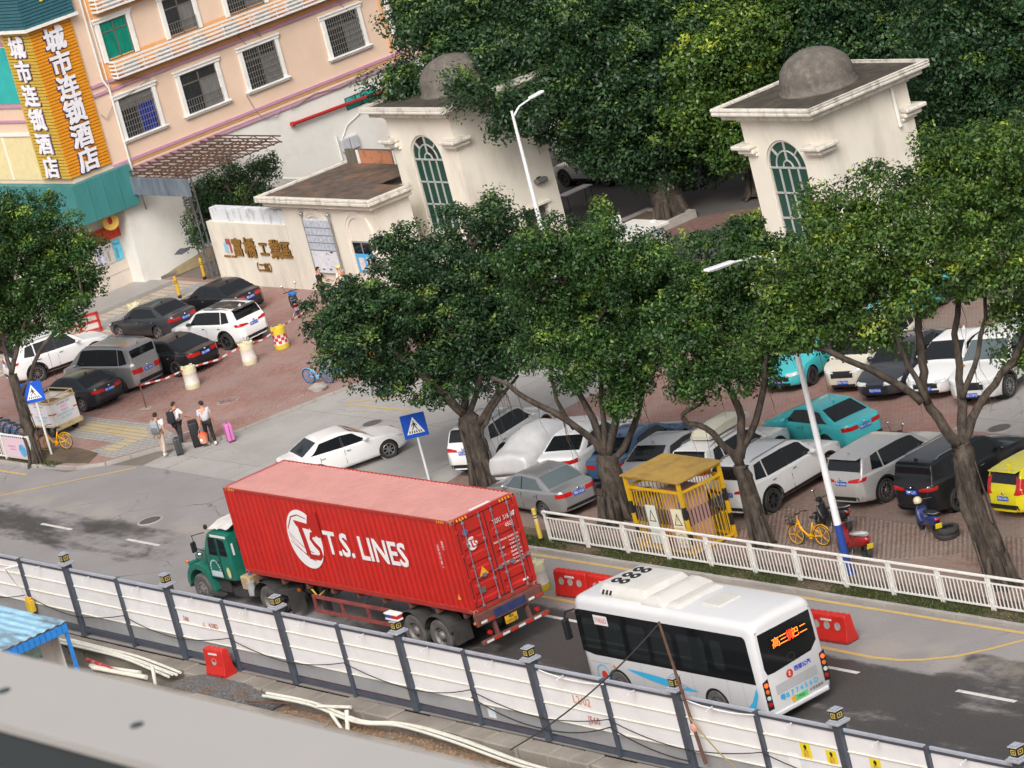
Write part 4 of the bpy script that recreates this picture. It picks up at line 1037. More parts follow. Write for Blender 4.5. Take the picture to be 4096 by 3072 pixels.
    def strip(key,rear,s,a0,a1,zf,nu=10,nv=5):
        pts=[]
        for i in range(nu):
            a=a0+(a1-a0)*i/(nu-1);zl,zh=zf(i/(nu-1))
            for j in range(nv): pts.append(wrap(a,zl+(zh-zl)*j/(nv-1),rear,s))
        keep(key,patch(pts,nu,nv))
    def across(key,rear,yh,zl,zh,nu=9,nv=4):
        pts=[]
        for i in range(nu):
            y=yh*(2*i/(nu-1)-1)
            for j in range(nv):
                z=zl+(zh-zl)*j/(nv-1);pts.append((end_x(z,rear)+(-0.009 if rear else 0.009),y,z))
        keep(key,patch(pts,nu,nv))
    for s,n in ((1,'l'),(-1,'r')):
        if kind=='hatch': strip('tail_light_'+n,True,s,-0.16,0.12,lambda u: (0.8,1.3-0.1*u))
        elif kind=='van': strip('tail_light_'+n,True,s,-0.3,0.1,lambda u: (0.74+0.02*u,0.96))
        elif boxy: strip('tail_light_'+n,True,s,-0.42,0.2,lambda u: (0.93+0.02*u,1.0+0.06*min(1,u*2)))
        else: strip('tail_light_'+n,True,s,-0.34,0.22,lambda u: (0.76+0.02*u,0.9+0.02*u))
        hz=(0.76,0.9) if boxy else (0.6,0.7)
        strip('headlight_'+n,False,s,-0.3,0.3,lambda u: (hz[0]+0.04*u,hz[1]+0.05*u))
        strip('grille_lower_'+n,False,s,-0.62,-0.06,lambda u: (gap+0.1,gap+0.2))
        ra,rb=Ra-0.004,Ra+(0.07 if c.get('clad') else 0.018)
        for w,axx in zip('fb',c['ax']):
            pts=[];nu=26
            for i in range(nu):
                a=R_(-12+204*i/(nu-1))
                for rr in (ra,(ra+rb)/2,rb):
                    x,z=axx+rr*math.cos(a),max(gap-0.02,zc+rr*math.sin(a));pts.append((x,s*(side_y(x,max(z,gap+0.12))+(0.012 if c.get('clad') else 0.007)),z))
            keep('arch_'+w+n,patch(pts,nu,3))
        x0,x1=c['ax'][0]-Ra,c['ax'][1]+Ra;pts=[];hh=gap+(0.17 if c.get('clad') else 0.07)
        for i in range(12):
            x=x0+(x1-x0)*i/11
            for z in (gap+0.01,gap+0.06,hh): pts.append((x,s*(side_y(x,z)+0.008),z))
        keep('sill_'+n,patch(pts,12,3))
    gz=(0.62,0.86) if boxy else (0.46,0.63)
    across('grille',False,hw*0.5,*gz)
    across('rear_trim',True,hw*0.68,max(gap+0.13,0.34),0.45 if not boxy else 0.5)
    # wheel wells: dark drums behind the wheels
    for nm,axx in zip(('f','b'),c['ax']):
        for s in (1,-1):
            b=MB();Mx=Matrix.Translation((axx,s*hw*0.55,zc)) @ Matrix.Rotation(-s*PI/2,4,'X')
            b.lathe([(0.02,0.0),(Ra+0.004,0.0),(Ra+0.004,hw*0.36)],24,Mx)
            o=b.build('wheel_well',None);meshes['wheel_well_'+nm+('l' if s>0 else 'r')]=o.data;bpy.data.objects.remove(o)
    CAR_CACHE[kind]=meshes
    return meshes

WHEELS={}
def wheel_meshes(r,style):
    k=(round(r,3),style)
    if k in WHEELS: return WHEELS[k]
    w=0.105
    t=MB();Mx=Matrix.Rotation(PI/2,4,'X')
    rr=r*0.7
    t.lathe([(rr,-w*0.8),(r*0.93,-w),(r*0.985,-w*0.72),(r,-w*0.3),(r,w*0.3),(r*0.985,w*0.72),(r*0.93,w),(rr,w*0.82),(rr,w*0.3)],28,Mx)
    o=t.build('tyre',RUBBER,smooth=True);tm=o.data;bpy.data.objects.remove(o)
    b=MB();b.lathe([(rr,w*0.8),(rr*0.97,w*0.86),(rr*0.88,w*0.8),(rr*0.86,w*0.35)],28,Mx)
    n={'five': 5,'ten': 10,'twin': 7}[style]
    for k2 in range(n):
        a=2*PI*k2/n;wd={'five': 0.085,'ten': 0.034,'twin': 0.055}[style]
        d=Vector((math.cos(a),0,math.sin(a)));tn=Vector((-math.sin(a),0,math.cos(a)))
        # spokes face outward (towards -y in this turned frame)
        p=[d*0.05+tn*wd*0.5,d*0.05-tn*wd*0.5,d*rr*0.93-tn*wd*0.38,d*rr*0.93+tn*wd*0.38]
        vs=[q+Vector((0,-w*0.76,0)) for q in p]+[q+Vector((0,-w*0.55,0)) for q in p]
        b.add(vs,[(0,1,2,3),(4,7,6,5),(0,4,5,1),(1,5,6,2),(2,6,7,3),(3,7,4,0)])
    b.lathe([(0.0,w*0.82),(0.055,w*0.8),(0.07,w*0.6)],14,Mx)
    o=b.build('rim',ALLOY,smooth=True);rm=o.data;bpy.data.objects.remove(o)
    k3=MB();k3.lathe([(0.0,-w*0.05),(rr*0.95,-w*0.05)],20,Mx)
    o=k3.build('brake',BLACKP);bmh=o.data;bpy.data.objects.remove(o)
    WHEELS[k]=(tm,rm,bmh);return WHEELS[k]

def obj(name,me,m,parent,loc=None,rz=None):
    if m is not None and (not me.materials or me.materials[0] != m):
        if me.materials: me=me.copy();me.materials.clear()
        me.materials.append(m)
    o=bpy.data.objects.new(name,me);COL.objects.link(o);o.parent=parent
    if loc is not None: o.location=loc
    if rz is not None: o.rotation_euler.z=rz
    return o
def put_wheels(t,r,style,axes,hw,rim=None):
    tm,rm,bk=wheel_meshes(r,style)
    for axx in axes:
        for s in (1,-1):
            w=bpy.data.objects.new('wheel',tm);COL.objects.link(w);w.parent=t
            w.location=(axx,s*(hw-0.115),r);w.rotation_euler.z=PI if s>0 else 0.0
            q=bpy.data.objects.new('rim',rm);COL.objects.link(q);q.parent=w
            if rim is not None: q.material_slots[0].link='OBJECT';q.material_slots[0].material=rim
            k=bpy.data.objects.new('brake_disc',bk);COL.objects.link(k);k.parent=w

def paintmat(name,col,rough=0.3,metal=0.0,coat=0.6):
    return mat('car_paint_'+name,col,rough,metal,coat=coat,var=0.035,vscale=2.0,spec=0.35)
CARN=[0]
def car(kind,x,y,deg,paint,label,plate='',roofm=None,wheel='five',rim=None,rails=False,spoiler=False,z=0.106,chrome=True,
        group='parked cars',scale=1.0,glassm=None,cat='car',visible_plate=True):
    c=CAR_TYPES[kind];ms=car_shell(kind);hw,hl=c['W']/2,c['L']/2
    t=thing('parked_car' if group=='parked cars' else 'car',label,cat,(x,y,z),R_(deg),group)
    t.scale=(scale,scale,scale)
    gm=glassm or GLASSD
    nm={'body': ('body',paint),'pillar': ('pillar_trim',BLACKP),'windscreen': ('windscreen',gm),'rear_window': ('rear_window',gm),
          'grille': ('grille',BLACKP),'sill': ('sill_trim',BLACKP if c.get('clad') else paint),'arch': ('wheel_arch',BLACKP if c.get('clad') else paint),
          'rear': ('bumper_trim',BLACKP)}
    for k,me in ms.items():
        if k.startswith('side_window'): n,m='side_window',gm
        elif k.startswith('tail'): n,m='tail_light',REDL
        elif k.startswith('head'): n,m='headlight',CLEARL
        elif k.startswith('wheel_well'): n,m='wheel_well',BLACKP
        else: n,m=nm.get(k) or nm[k.split('_')[0]]
        o=bpy.data.objects.new(n,me);COL.objects.link(o);o.parent=t
        if not me.materials: me.materials.append(None)
        o.material_slots[0].link='OBJECT';o.material_slots[0].material=m
    put_wheels(t,c['wr'],wheel,c['ax'],hw,rim)
    belt=c['belt'];bo=kind in ('suv','bigsuv','van','hatch')
    for s in (1,-1):
        mx=c['side'][0]-0.3
        me=MB();me.sphere((mx,s*(hw+0.07),belt+0.09),(0.085,0.115,0.075),10,6);me.box((mx-0.03,s*(hw-0.02),belt+0.045),(0.07,0.16,0.03))
        me.build('door_mirror',paint if roofm is None else roofm,t,smooth=True)
        bp=(c['side'][0]+c['side'][1])/2+0.12
        for hx in (bp+0.16,bp-0.82):
            MB().box((hx,s*(hw*0.998),belt-0.13),(0.17,0.035,0.03)).build('door_handle',CHROME if chrome else paint,t,bevel=0.008)
        # door seams
        for sx in (bp,bp-0.92 if not bo else bp-0.98):
            MB().box((sx,s*(hw*0.99),0.62),(0.012,0.014,0.5)).build('door_seam',BLACKP,t)
        if rails:
            MB().tube([(c['ws'][1]-0.12,s*hw*0.66,c['roof']-0.07),(c['ws'][1]-0.35,s*hw*0.67,c['roof']+0.02),(c['rs'][0]+0.45,s*hw*0.67,c['roof']+0.015),(c['rs'][0]+0.15,s*hw*0.66,c['roof']-0.09)],0.018,6).build('roof_rail',BLACKP if rails=='black' else ALLOY,t,smooth=True)
    if roofm is not None:
        b=MB();n=14;xs=np.linspace(c['ws'][1]-0.02,c['rs'][0]+0.06,n);pr=car_profile(c['top'],0.06)
        ztop=lambda q: float(np.interp(-q,[-p[0] for p in pr],[p[1] for p in pr]))+0.006
        ys=[-0.70,-0.45,0,0.45,0.70]
        b.add([(q,hw*k,ztop(q)-0.03*(abs(k)/0.7)**3) for q in xs for k in ys],[(i*5+j,(i+1)*5+j,(i+1)*5+j+1,i*5+j+1) for i in range(n-1) for j in range(4)])
        b.build('roof_panel',roofm,t,smooth='all')
    # number plates, badge, aerial fin, exhaust
    zp=0.78 if not bo else 0.9
    if kind=='hatch': zp=0.68
    if kind=='van': zp=0.82
    pr=[p for p in car_profile(c['top'],0.05) if p[0]<-hl+0.3]
    xr=float(np.interp(zp,[p[1] for p in pr][::-1],[p[0] for p in pr][::-1])) if len(pr)>1 else-hl
    pl=MB().box((xr-0.012,0,zp),(0.02,0.44,0.14)).build('number_plate',PLATEB,t)
    if plate: text('plate_characters',plate,0.115,INKW,t,(xr-0.024,0,zp),(PI/2,0,-PI/2),0.001,sx=0.8)
    MB().box((hl+0.005,0,0.45),(0.02,0.44,0.14)).build('number_plate',PLATEB,t)
    if plate: text('plate_characters',plate,0.115,INKW,t,(hl+0.017,0,0.45),(PI/2,0,PI/2),0.001,sx=0.8)
    MB().sphere((-hl+(0.06 if bo else 0.035)-0.03,0,zp+0.15),(0.03,0.055,0.04),10,6).build('badge',CHROME,t,smooth=True)
    fin=c['rs'][0]+0.22
    MB().add([(fin,0.02,c['roof']-0.05),(fin-0.16,0.035,c['roof']-0.06),(fin-0.16,-0.035,c['roof']-0.06),(fin,-0.02,c['roof']-0.05),(fin-0.17,0,c['roof']+0.06)],[(0,1,4),(1,2,4),(2,3,4),(3,0,4)]).build('aerial_fin',paint,t)
    if spoiler:
        MB().box((c['rs'][0]-0.1,0,c['roof']-0.085),(0.3,hw*1.3,0.03)).build('roof_spoiler',roofm or paint,t,bevel=0.012)
    return t
# ================================================================== CONTAINER, TRAILER, TRACTOR, BUS
CRED=mat('container_red',(0.43,0.017,0.013),0.42,var=0.1,vscale=1.2,dirt=(0.36,0.03,0.022),dscale=0.9,damt=0.5)
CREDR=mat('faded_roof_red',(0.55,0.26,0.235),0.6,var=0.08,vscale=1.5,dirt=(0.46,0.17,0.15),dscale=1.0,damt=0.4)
CREDF=mat('container_frame_red',(0.36,0.03,0.022),0.5,var=0.15,dirt=(0.18,0.07,0.045),dscale=3,damt=0.6)
CAST=mat('corner_casting',(0.4,0.12,0.08),0.6,var=0.25,vscale=6)
CW=mat('container_white_paint',(0.74,0.73,0.73),0.55,var=0.04)
ROD=mat('lock_rod',(0.3,0.28,0.33),0.4,0.6,var=0.15)
HAZY=mat('hazard_yellow',(0.72,0.36,0.02),0.5)
cL,cW,cH,cz=12.192,2.438,2.896,1.5
ct=thing('shipping_container','long red corrugated shipping container with white lettering riding on the trailer','container',(0,0,cz))
def corrugated(axis,length,h0,h1,depth,out,period=0.278):
    """corrugated sheet as (along, outwards) profile swept between h0 and h1"""
    pts=[];s=0.0;a,sl=period*0.26,period*0.24
    while s<length:
        for q,d in ((0,0),(a,0),(a+sl,1),(2*a+sl,1)):
            pts.append((min(s+q,length),d*depth))
        s+=period
    pts.append((length,0));return pts
# near and far side panels
for yb,sg in ((0.0,1),(cW,-1)):
    pr=corrugated('x',cL-0.3,0,0,0.036,1);b=MB();n=len(pr)
    b.add([(-cL+0.15+s,yb+sg*(0.012+d),z) for z in (0.15,cH-0.09) for s,d in pr],[(i,i+1,i+1+n,i+n) if sg>0 else (i+1,i,i+n,i+1+n) for i in range(n-1)])
    b.build('side_panel',CRED,ct)
pr=corrugated('x',cL-0.5,0,0,0.02,1,0.209);n=len(pr);b=MB()
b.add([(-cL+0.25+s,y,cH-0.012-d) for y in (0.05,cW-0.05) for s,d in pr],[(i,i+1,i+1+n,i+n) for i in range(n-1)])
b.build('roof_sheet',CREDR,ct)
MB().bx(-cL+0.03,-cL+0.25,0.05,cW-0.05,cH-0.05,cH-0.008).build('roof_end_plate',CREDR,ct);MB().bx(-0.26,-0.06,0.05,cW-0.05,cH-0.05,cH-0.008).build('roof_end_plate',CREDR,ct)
for y in (0.03,cW-0.03):
    MB().bx(-cL+0.17,-0.17,y-0.03,y+0.03,cH-0.09,cH-0.003).build('top_rail',CREDF,ct,bevel=0.008)
    MB().bx(-cL+0.17,-0.17,y-0.03,y+0.03,0.0,0.155).build('bottom_rail',CREDF,ct,bevel=0.008)
for x in (-cL+0.06,-0.06):
    for y in (0.075,cW-0.075): MB().bx(x-0.06,x+0.06,y-0.075,y+0.075,0.12,cH-0.12).build('corner_post',CRED,ct,bevel=0.01)
    MB().bx(x-0.055,x+0.055,0.17,cW-0.17,cH-0.115,cH-0.004).build('end_header',CRED,ct,bevel=0.008)
    MB().bx(x-0.055,x+0.055,0.17,cW-0.17,0.0,0.14).build('end_sill',CREDF,ct,bevel=0.008)
    for y in (0.081,cW-0.081):
        for z in (0.056,cH-0.056):
            cc=MB().bx(x-0.089+(0.029 if x<-1 else-0.029),x+0.089+(0.029 if x<-1 else-0.029),y-0.083,y+0.083,z-0.06,z+0.06).build('corner_casting',CAST,ct,bevel=0.014)
            sx=-1 if x<-1 else 1;sy=-1 if y<1 else 1
            hole=MB();xx=x+sx*0.062
            hole.lathe([(0.0,0.002),(0.032,0.002)],10,Matrix.Translation((x-sx*0.03,y+sy*0.083,z)) @ Matrix.Rotation(-sy*PI/2,4,'X') @ Matrix.Scale(1.5,4,(0,1,0)))
            hole.build('casting_hole',BLACKP,cc)
            MB().lathe([(0.0,0.002),(0.032,0.002)],10,Matrix.Translation((xx,y,z)) @ Matrix.Rotation(sx*PI/2,4,'Y')).build('casting_hole',BLACKP,cc)
# front wall
MB().bx(-cL+0.03,-cL+0.06,0.15,cW-0.15,0.14,cH-0.1).build('front_wall',CRED,ct)
# doors: corrugated leaves, gaskets, rods with handles and brackets
for k,(y0,y1) in enumerate(((0.165,cW/2-0.012),(cW/2+0.012,cW-0.165))):
    prof=[];z=0.2;zs=[0.165,0.3]
    nb_=5;hh=(cH-0.3-0.32)/nb_
    pts=[(0.165,0.0)]
    for i in range(nb_):
        z0=0.3+i*hh;pts+=[(z0,0.0),(z0+0.05,-0.035),(z0+0.19,-0.035),(z0+0.25,0.0)]
    pts.append((cH-0.125,0.0));n=len(pts);b=MB()
    b.add([(-0.02+d,y,z) for y in (y0+0.09,y1-0.09) for z,d in pts],[(i,i+n,i+1+n,i+1) for i in range(n-1)])
    b.bx(-0.06,-0.015,y0,y0+0.09,0.165,cH-0.125);b.bx(-0.06,-0.015,y1-0.09,y1,0.165,cH-0.125)
    d=b.build('door',CRED,ct)
    for yy in (y0+0.24,y1-0.2):
        MB().tube([(0.02,yy,0.1),(0.02,yy,cH-0.07)],0.019,8).build('lock_rod',ROD,d,smooth=True)
        for z in (0.14,0.75,1.35,2.0,cH-0.2): MB().bx(-0.012,0.045,yy-0.04,yy+0.04,z-0.045,z+0.045).build('rod_bracket',ROD,d,bevel=0.01)
        MB().bar((0.045,yy,0.98),(0.05,yy+0.36,1.0),0.03,0.02).build('handle',ROD,d)
        MB().bx(0.0,0.06,yy+0.22,yy+0.34,0.95,1.05).build('handle_catch',ROD,d)
    for z in (0.35,1.0,1.75,2.5):
        yh=y0-0.02 if k==0 else y1+0.02
        MB().bx(-0.03,0.02,yh-0.05,yh+0.05,z-0.06,z+0.06).build('hinge',CRED,d,bevel=0.01)
for a in ((0.155,cW-0.155,cH-0.135,cH-0.105),(0.155,cW-0.155,0.135,0.175)): MB().bx(-0.055,-0.008,*a).build('door_seal',BLACKP,ct)
for y in (cW/2,0.158,cW-0.158): MB().bx(-0.055,-0.008,y-0.014,y+0.014,0.176,cH-0.136).build('door_seal',BLACKP,ct)
# hazard dashes at the top corners
for s in range(4):
    MB().box((-0.35-s*0.1,-0.003,cH-0.05),(0.045,0.004,0.08),M=Matrix.Rotation(0.3,3,'Y')).build('hazard_mark',HAZY,ct)
    for y in (0.25+s*0.11,cW-0.25-s*0.11): MB().box((0.0,y,cH-0.06),(0.006,0.05,0.09),M=Matrix.Rotation(0.35,3,'X')).build('hazard_mark',HAZY,ct)
    MB().box((-cL+0.33+s*0.1,-0.003,cH-0.05),(0.045,0.004,0.08),M=Matrix.Rotation(0.3,3,'Y')).build('hazard_mark',HAZY,ct)
MB().bx(-0.3,-0.14,0.9,1.65,cH-0.006,cH-0.004).build('roof_number',CW,ct)
# emblem and name on the side
def emblem(parent,cx,cz_,r,plane):
    """white globe with a gap on the right and bold TS cut across it; plane maps (u, v, lift) to local xyz"""
    n=40;pts=[(0.95*r*math.cos(2*PI*i/n),r*math.sin(2*PI*i/n)) for i in range(n)]
    e=MB().add([plane(cx+p,cz_+q,0.0) for p,q in pts],[tuple(range(n))]).build('emblem',CW,parent)
    lift=[0.002]
    def poly(ps,name='emblem_letter',m=CRED):
        lift[0]+=0.0006
        MB().add([plane(cx+p*r,cz_+q*r,lift[0]) for p,q in ps],[tuple(range(len(ps)))]).build(name,m,e)
    def stroke(ps,w):
        L2,R2=[],[]
        for i,p in enumerate(ps):
            a_,c_=ps[max(i-1,0)],ps[min(i+1,len(ps)-1)];d=Vector((c_[0]-a_[0],c_[1]-a_[1])).normalized();L2.append((p[0]-d.y*w,p[1]+d.x*w));R2.append((p[0]+d.y*w,p[1]-d.x*w))
        poly(L2+R2[::-1])
    poly([(0.5,0.88),(1.02,1.02),(1.05,0.16),(0.84,0.12),(0.6,0.22),(0.42,0.42),(0.36,0.6)])
    poly([(-0.42,0.62),(0.4,0.56),(0.42,0.36),(-0.3,0.42)]);stroke([(-0.12,0.46),(-0.04,0.0),(0.02,-0.56)],0.13);stroke([(0.66,0.22),(0.44,0.2),(0.36,0.04),(0.5,-0.12),(0.72,-0.28),(0.74,-0.46),(0.6,-0.58),(0.0,-0.58)],0.09)
    for a0,dx in ((0.62,-0.1),(0.8,0.0),(0.5,0.2)):
        ps=[(-0.84+1.3*t,0.1-dx-a0*(1-(1-t)**2)) for t in np.linspace(0.0,0.9,9)];ps=[(p,q) for p,q in ps if p*p+q*q<0.9]
        poly(ps+[(p,q-0.03) for p,q in reversed(ps)],'emblem_arc',CREDF)
    poly([(-0.86,0.3),(-0.5,0.74),(-0.1,0.84),(0.35,0.74),(0.35,0.71),(-0.1,0.8),(-0.47,0.7),(-0.83,0.26)],'emblem_arc',CREDF)
side=lambda u,v,l: (u,-0.004-l,v)
emblem(ct,-8.12,1.55,0.97,side)
text('lettering','T.S. LINES',1.05,CW,ct,(-4.85,-0.004,1.53),(PI/2,0,0),0.002,bold=0.022,sx=0.97)
rear=lambda u,v,l: (0.006+l,u,v)
emblem(ct,0.56,2.02,0.2,rear)
text('lettering','TSSU  516186',0.2,CW,ct,(0.008,1.83,2.32),(PI/2,0,PI/2),0.001,sx=0.72)
text('lettering','45G1',0.18,CW,ct,(0.008,1.98,2.08),(PI/2,0,PI/2),0.001,sx=0.8)
text('lettering','7',0.2,CW,ct,(0.008,2.22,2.33),(PI/2,0,PI/2),0.001)
for i,(l,r_) in enumerate((('MAX. GROSS','32,500 KGS'),('','71,650 LBS'),('TARE','3,900 KGS'),('','8,600 LBS'),('NET','28,600 KGS'),('','63,050 LBS'),('CU.CAP.','76.4 CU.M'),('','2,698 CU.FT'))):
    z=1.72-i*0.115
    if l: text('lettering',l,0.085,CW,ct,(0.008,1.52,z),(PI/2,0,PI/2),0.001)
    text('lettering',r_,0.085,CW,ct,(0.008,2.0,z),(PI/2,0,PI/2),0.001)
MB().lathe([(0,0.0),(0.1,0.0)],14,Matrix.Translation((0.007,0.42,2.42)) @ Matrix.Rotation(PI/2,4,'Y')).build('round_sticker',mat('sticker_navy',(0.1,0.12,0.35),0.5),ct)
MB().add([(0.008,0.52,0.98),(0.008,0.86,0.98),(0.008,0.69,1.26)],[(0,1,2)]).build('warning_sticker',HAZY,ct)
MB().add([(-0.62,-0.004,0.42),(-0.44,-0.004,0.42),(-0.53,-0.004,0.6)],[(0,1,2)]).build('warning_sticker',HAZY,ct)
MB().bx(0.002,0.006,0.42,0.62,0.5,0.68).build('data_plate',mat('data_plate',(0.2,0.18,0.17),0.4,0.5),ct)
MB().bx(0.002,0.006,1.95,2.15,0.28,0.34).build('white_sticker',CW,ct)
text('lettering','TSSU516186 7',0.14,CW,ct,(-0.95,-0.004,1.75),(PI/2,PI/2,0),0.001,sx=0.9)
text('lettering','45G1',0.14,CW,ct,(-0.68,-0.004,2.1),(PI/2,PI/2,0),0.001)

# ---- trailer
TBR=mat('trailer_brown',(0.14,0.055,0.045),0.7,var=0.3,vscale=4,dirt=(0.08,0.06,0.05),damt=0.6)
TRD=mat('trailer_faded_red',(0.26,0.06,0.055),0.6,var=0.3,vscale=3,dirt=(0.16,0.09,0.075),damt=0.6)
CHAS=mat('dusty_chassis',(0.045,0.043,0.042),0.85,var=0.35,vscale=3)
DUST=mat('dusty_tyre',(0.1,0.097,0.093),0.9,var=0.3,vscale=5)
HUB=mat('dusty_hub',(0.2,0.19,0.185),0.6,0.3,var=0.3,vscale=9)
def truck_wheel(parent,x,y,z,r,side,dual=False,rimm=None):
    M_=Matrix.Rotation(PI/2,4,'X');w=0.15
    b=MB();b.lathe([(r*0.55,-w*0.9),(r*0.92,-w),(r,-w*0.7),(r,w*0.7),(r*0.92,w),(r*0.55,w*0.9)],30,M_)
    if dual: b.lathe([(r*0.55,-w*0.9-0.34),(r*0.92,-w-0.34),(r,-w*0.7-0.34),(r,w*0.7-0.34),(r*0.92,w-0.34),(r*0.55,w*0.9-0.34)],30,M_)
    t=b.build('wheel',DUST,parent,smooth=True,loc=(x,y,z));t.rotation_euler.z=0 if side<0 else PI
    h=MB();q=w*0.9 if not dual else w*0.2
    h.lathe([(r*0.56,w*0.92),(r*0.53,w*0.8),(r*0.45,q),(r*0.3,q+0.02),(r*0.2,q+0.06 if not dual else q+0.1),(0.0,q+0.07 if not dual else q+0.12)],24,M_)
    hb_=h.build('hub',rimm or HUB,t,smooth=True)
    for k in range(8):
        a=2*PI*k/8;MB().cyl((r*0.36*math.cos(a),-q-0.01,r*0.36*math.sin(a)),(r*0.36*math.cos(a),-q-0.045,r*0.36*math.sin(a)),0.022,n=6).build('wheel_nut',CHAS,t)
    return t
tl_=thing('semi_trailer','brown skeletal semi trailer under the red container','trailer',(0,0,0),group='container truck rig')
for y in (0.75,cW-0.75):
    MB().bx(-11.9,0.05,y-0.07,y+0.07,1.12,1.44).build('main_beam',TBR,tl_)
for x in np.linspace(-11.6,-0.6,9): MB().bx(x-0.06,x+0.06,0.05,cW-0.05,1.3,1.46).build('cross_member',TBR,tl_)
MB().bx(-0.06,0.1,-0.03,cW+0.03,1.12,1.49).build('rear_beam',TBR,tl_,bevel=0.015)
MB().bx(0.02,0.14,-0.03,cW+0.03,0.55,0.68).build('under_run_bar',TBR,tl_,bevel=0.015)
for y in (0.6,cW-0.6): MB().bar((0.05,y,0.6),(-0.05,y,1.2),0.12,0.1).build('under_run_bracket',TBR,tl_)
RW,RR=mat('reflector_white',(0.7,0.68,0.68),0.3),mat('reflector_red',(0.5,0.03,0.02),0.3)
for k in range(8):
    y=0.1+k*0.3
    if k in (0,1,6,7): MB().bx(0.1,0.106,y,y+0.22,1.18,1.25).build('reflector',RR if k%2 else RW,tl_)
    MB().bx(0.14,0.146,y,y+0.26,0.58,0.65).build('reflector',RR if k%2 else RW,tl_)
MB().bx(0.1,0.108,0.6,1.8,1.18,1.42).build('blue_stripe_panel',mat('trailer_navy',(0.02,0.035,0.11),0.6,var=0.4,vscale=3),tl_)
pl=MB().bx(0.06,0.075,0.95,1.4,0.82,1.06).build('number_plate',mat('yellow_plate',(0.62,0.36,0.02),0.5),tl_)
text('plate_characters','粤B\nH991挂',0.12,INKB,tl_,(0.08,1.18,0.94),(PI/2,0,PI/2),0.001)
for y in (0.35,cW-0.3): MB().cyl((0.0,y,0.82),(0.07,y,0.82),0.07,n=14).build('tail_light',REDL,tl_)
MB().cyl((0.02,-0.05,1.25),(0.02,-0.09,1.25),0.045,n=12).build('marker_light',AMBL,tl_)
for x in (-3.5,-2.17):
    MB().cyl((x,0.3,0.52),(x,cW-0.3,0.52),0.09,n=10).build('axle',CHAS,tl_)
    for side,y in ((-1,0.2),(1,cW-0.2)):
        truck_wheel(tl_,x,y,0.52,0.52,side,True)
    for y0,y1 in ((0.0,0.62),(cW-0.62,cW)):
        b=MB();n=10;pts=[(x+0.66*math.cos(a),0.56+0.66*math.sin(a)) for a in np.linspace(0.25,PI-0.25,n)]
        b.add([(p,y,q) for y in (y0,y1) for p,q in pts],[(i,i+1,i+1+n,i+n) for i in range(n-1)]);b.add([(p,y0,q-0.04) for p,q in pts]+[(p,y0,q) for p,q in pts],[(i,i+1,i+1+n,i+n) for i in range(n-1)])
        b.build('mudguard',CHAS,tl_)
MB().bx(-1.38,-1.34,0.02,0.66,0.35,1.0).build('mud_flap',CHAS,tl_)
for y in (0.02,cW-0.06):
    fr=MB()
    for z in (0.62,1.1): fr.bar((-8.65,y,z),(-4.35,y,z),0.05,0.11)
    for x in (-8.6,-7.1,-5.7,-4.4): fr.bar((x,y,0.62),(x,y,1.12),0.06,0.08)
    fr.build('side_guard',TRD,tl_)
    for x in (-8.3,-7.6,-6.0,-5.0): MB().bar((x,y+0.0,1.1),(x+0.2,y+(0.6 if y<1 else-0.6),1.4),0.03).build('guard_stay',CHAS,tl_)
MB().bx(-9.0,-8.8,0.5,0.7,0.3,1.2).bx(-9.0,-8.8,cW-0.7,cW-0.5,0.3,1.2).build('landing_leg',CHAS,tl_)
MB().tube([(-8.8,0.15,1.25),(-8.5,0.12,1.05),(-8.3,0.3,1.2)],0.03,6).build('air_hose',mat('hose_yellow',(0.6,0.4,0.02),0.5),tl_)

# ---- tractor: old green bonneted lorry
TG=mat('truck_green',(0.01,0.145,0.105),0.35,coat=0.5,var=0.12,vscale=2,dirt=(0.03,0.1,0.075),dscale=1.5,damt=0.4)
tk=thing('tractor_truck','old green bonneted tractor truck pulling the red container','truck',(0,0.0,0),group='container truck rig')
yc=cW/2
def loft(secs,m,name,smooth=True,cap=True,parent=None):
    """secs: list of (x, [(y, z)...]) rings"""
    b=MB();n=len(secs[0][1])
    b.add([(x,yc+y,z) for x,rg in secs for y,z in rg],[(i*n+k,i*n+(k+1)%n,(i+1)*n+(k+1)%n,(i+1)*n+k) for i in range(len(secs)-1) for k in range(n)])
    if cap: b.f.append(tuple(reversed(range(n))));b.f.append(tuple((len(secs)-1)*n+k for k in range(n)))
    o=b.build(name,m,parent or tk,smooth=smooth)
    bm=bmesh.new();bm.from_mesh(o.data);bmesh.ops.recalc_face_normals(bm,faces=bm.faces);bm.to_mesh(o.data);bm.free()
    return o
def rring(w,z0,z1,rt=0.1,rb=0.05):
    return [(-w+rb,z0),(-w,z0+rb),(-w,z1-rt),(-w+rt*0.3,z1-rt*0.3),(-w+rt,z1),(0,z1+0.02),(w-rt,z1),(w-rt*0.3,z1-rt*0.3),(w,z1-rt),(w,z0+rb),(w-rb,z0)]
# cab
loft([(-14.62,rring(1.12,1.0,1.92,0.06)),(-14.42,rring(1.12,1.0,2.35,0.1)),(-14.28,rring(1.1,1.0,2.58,0.14)),(-13.9,rring(1.1,1.0,2.68,0.16)),(-13.3,rring(1.1,1.0,2.66,0.16)),(-13.08,rring(1.09,1.05,2.6,0.14))],TG,'cab')
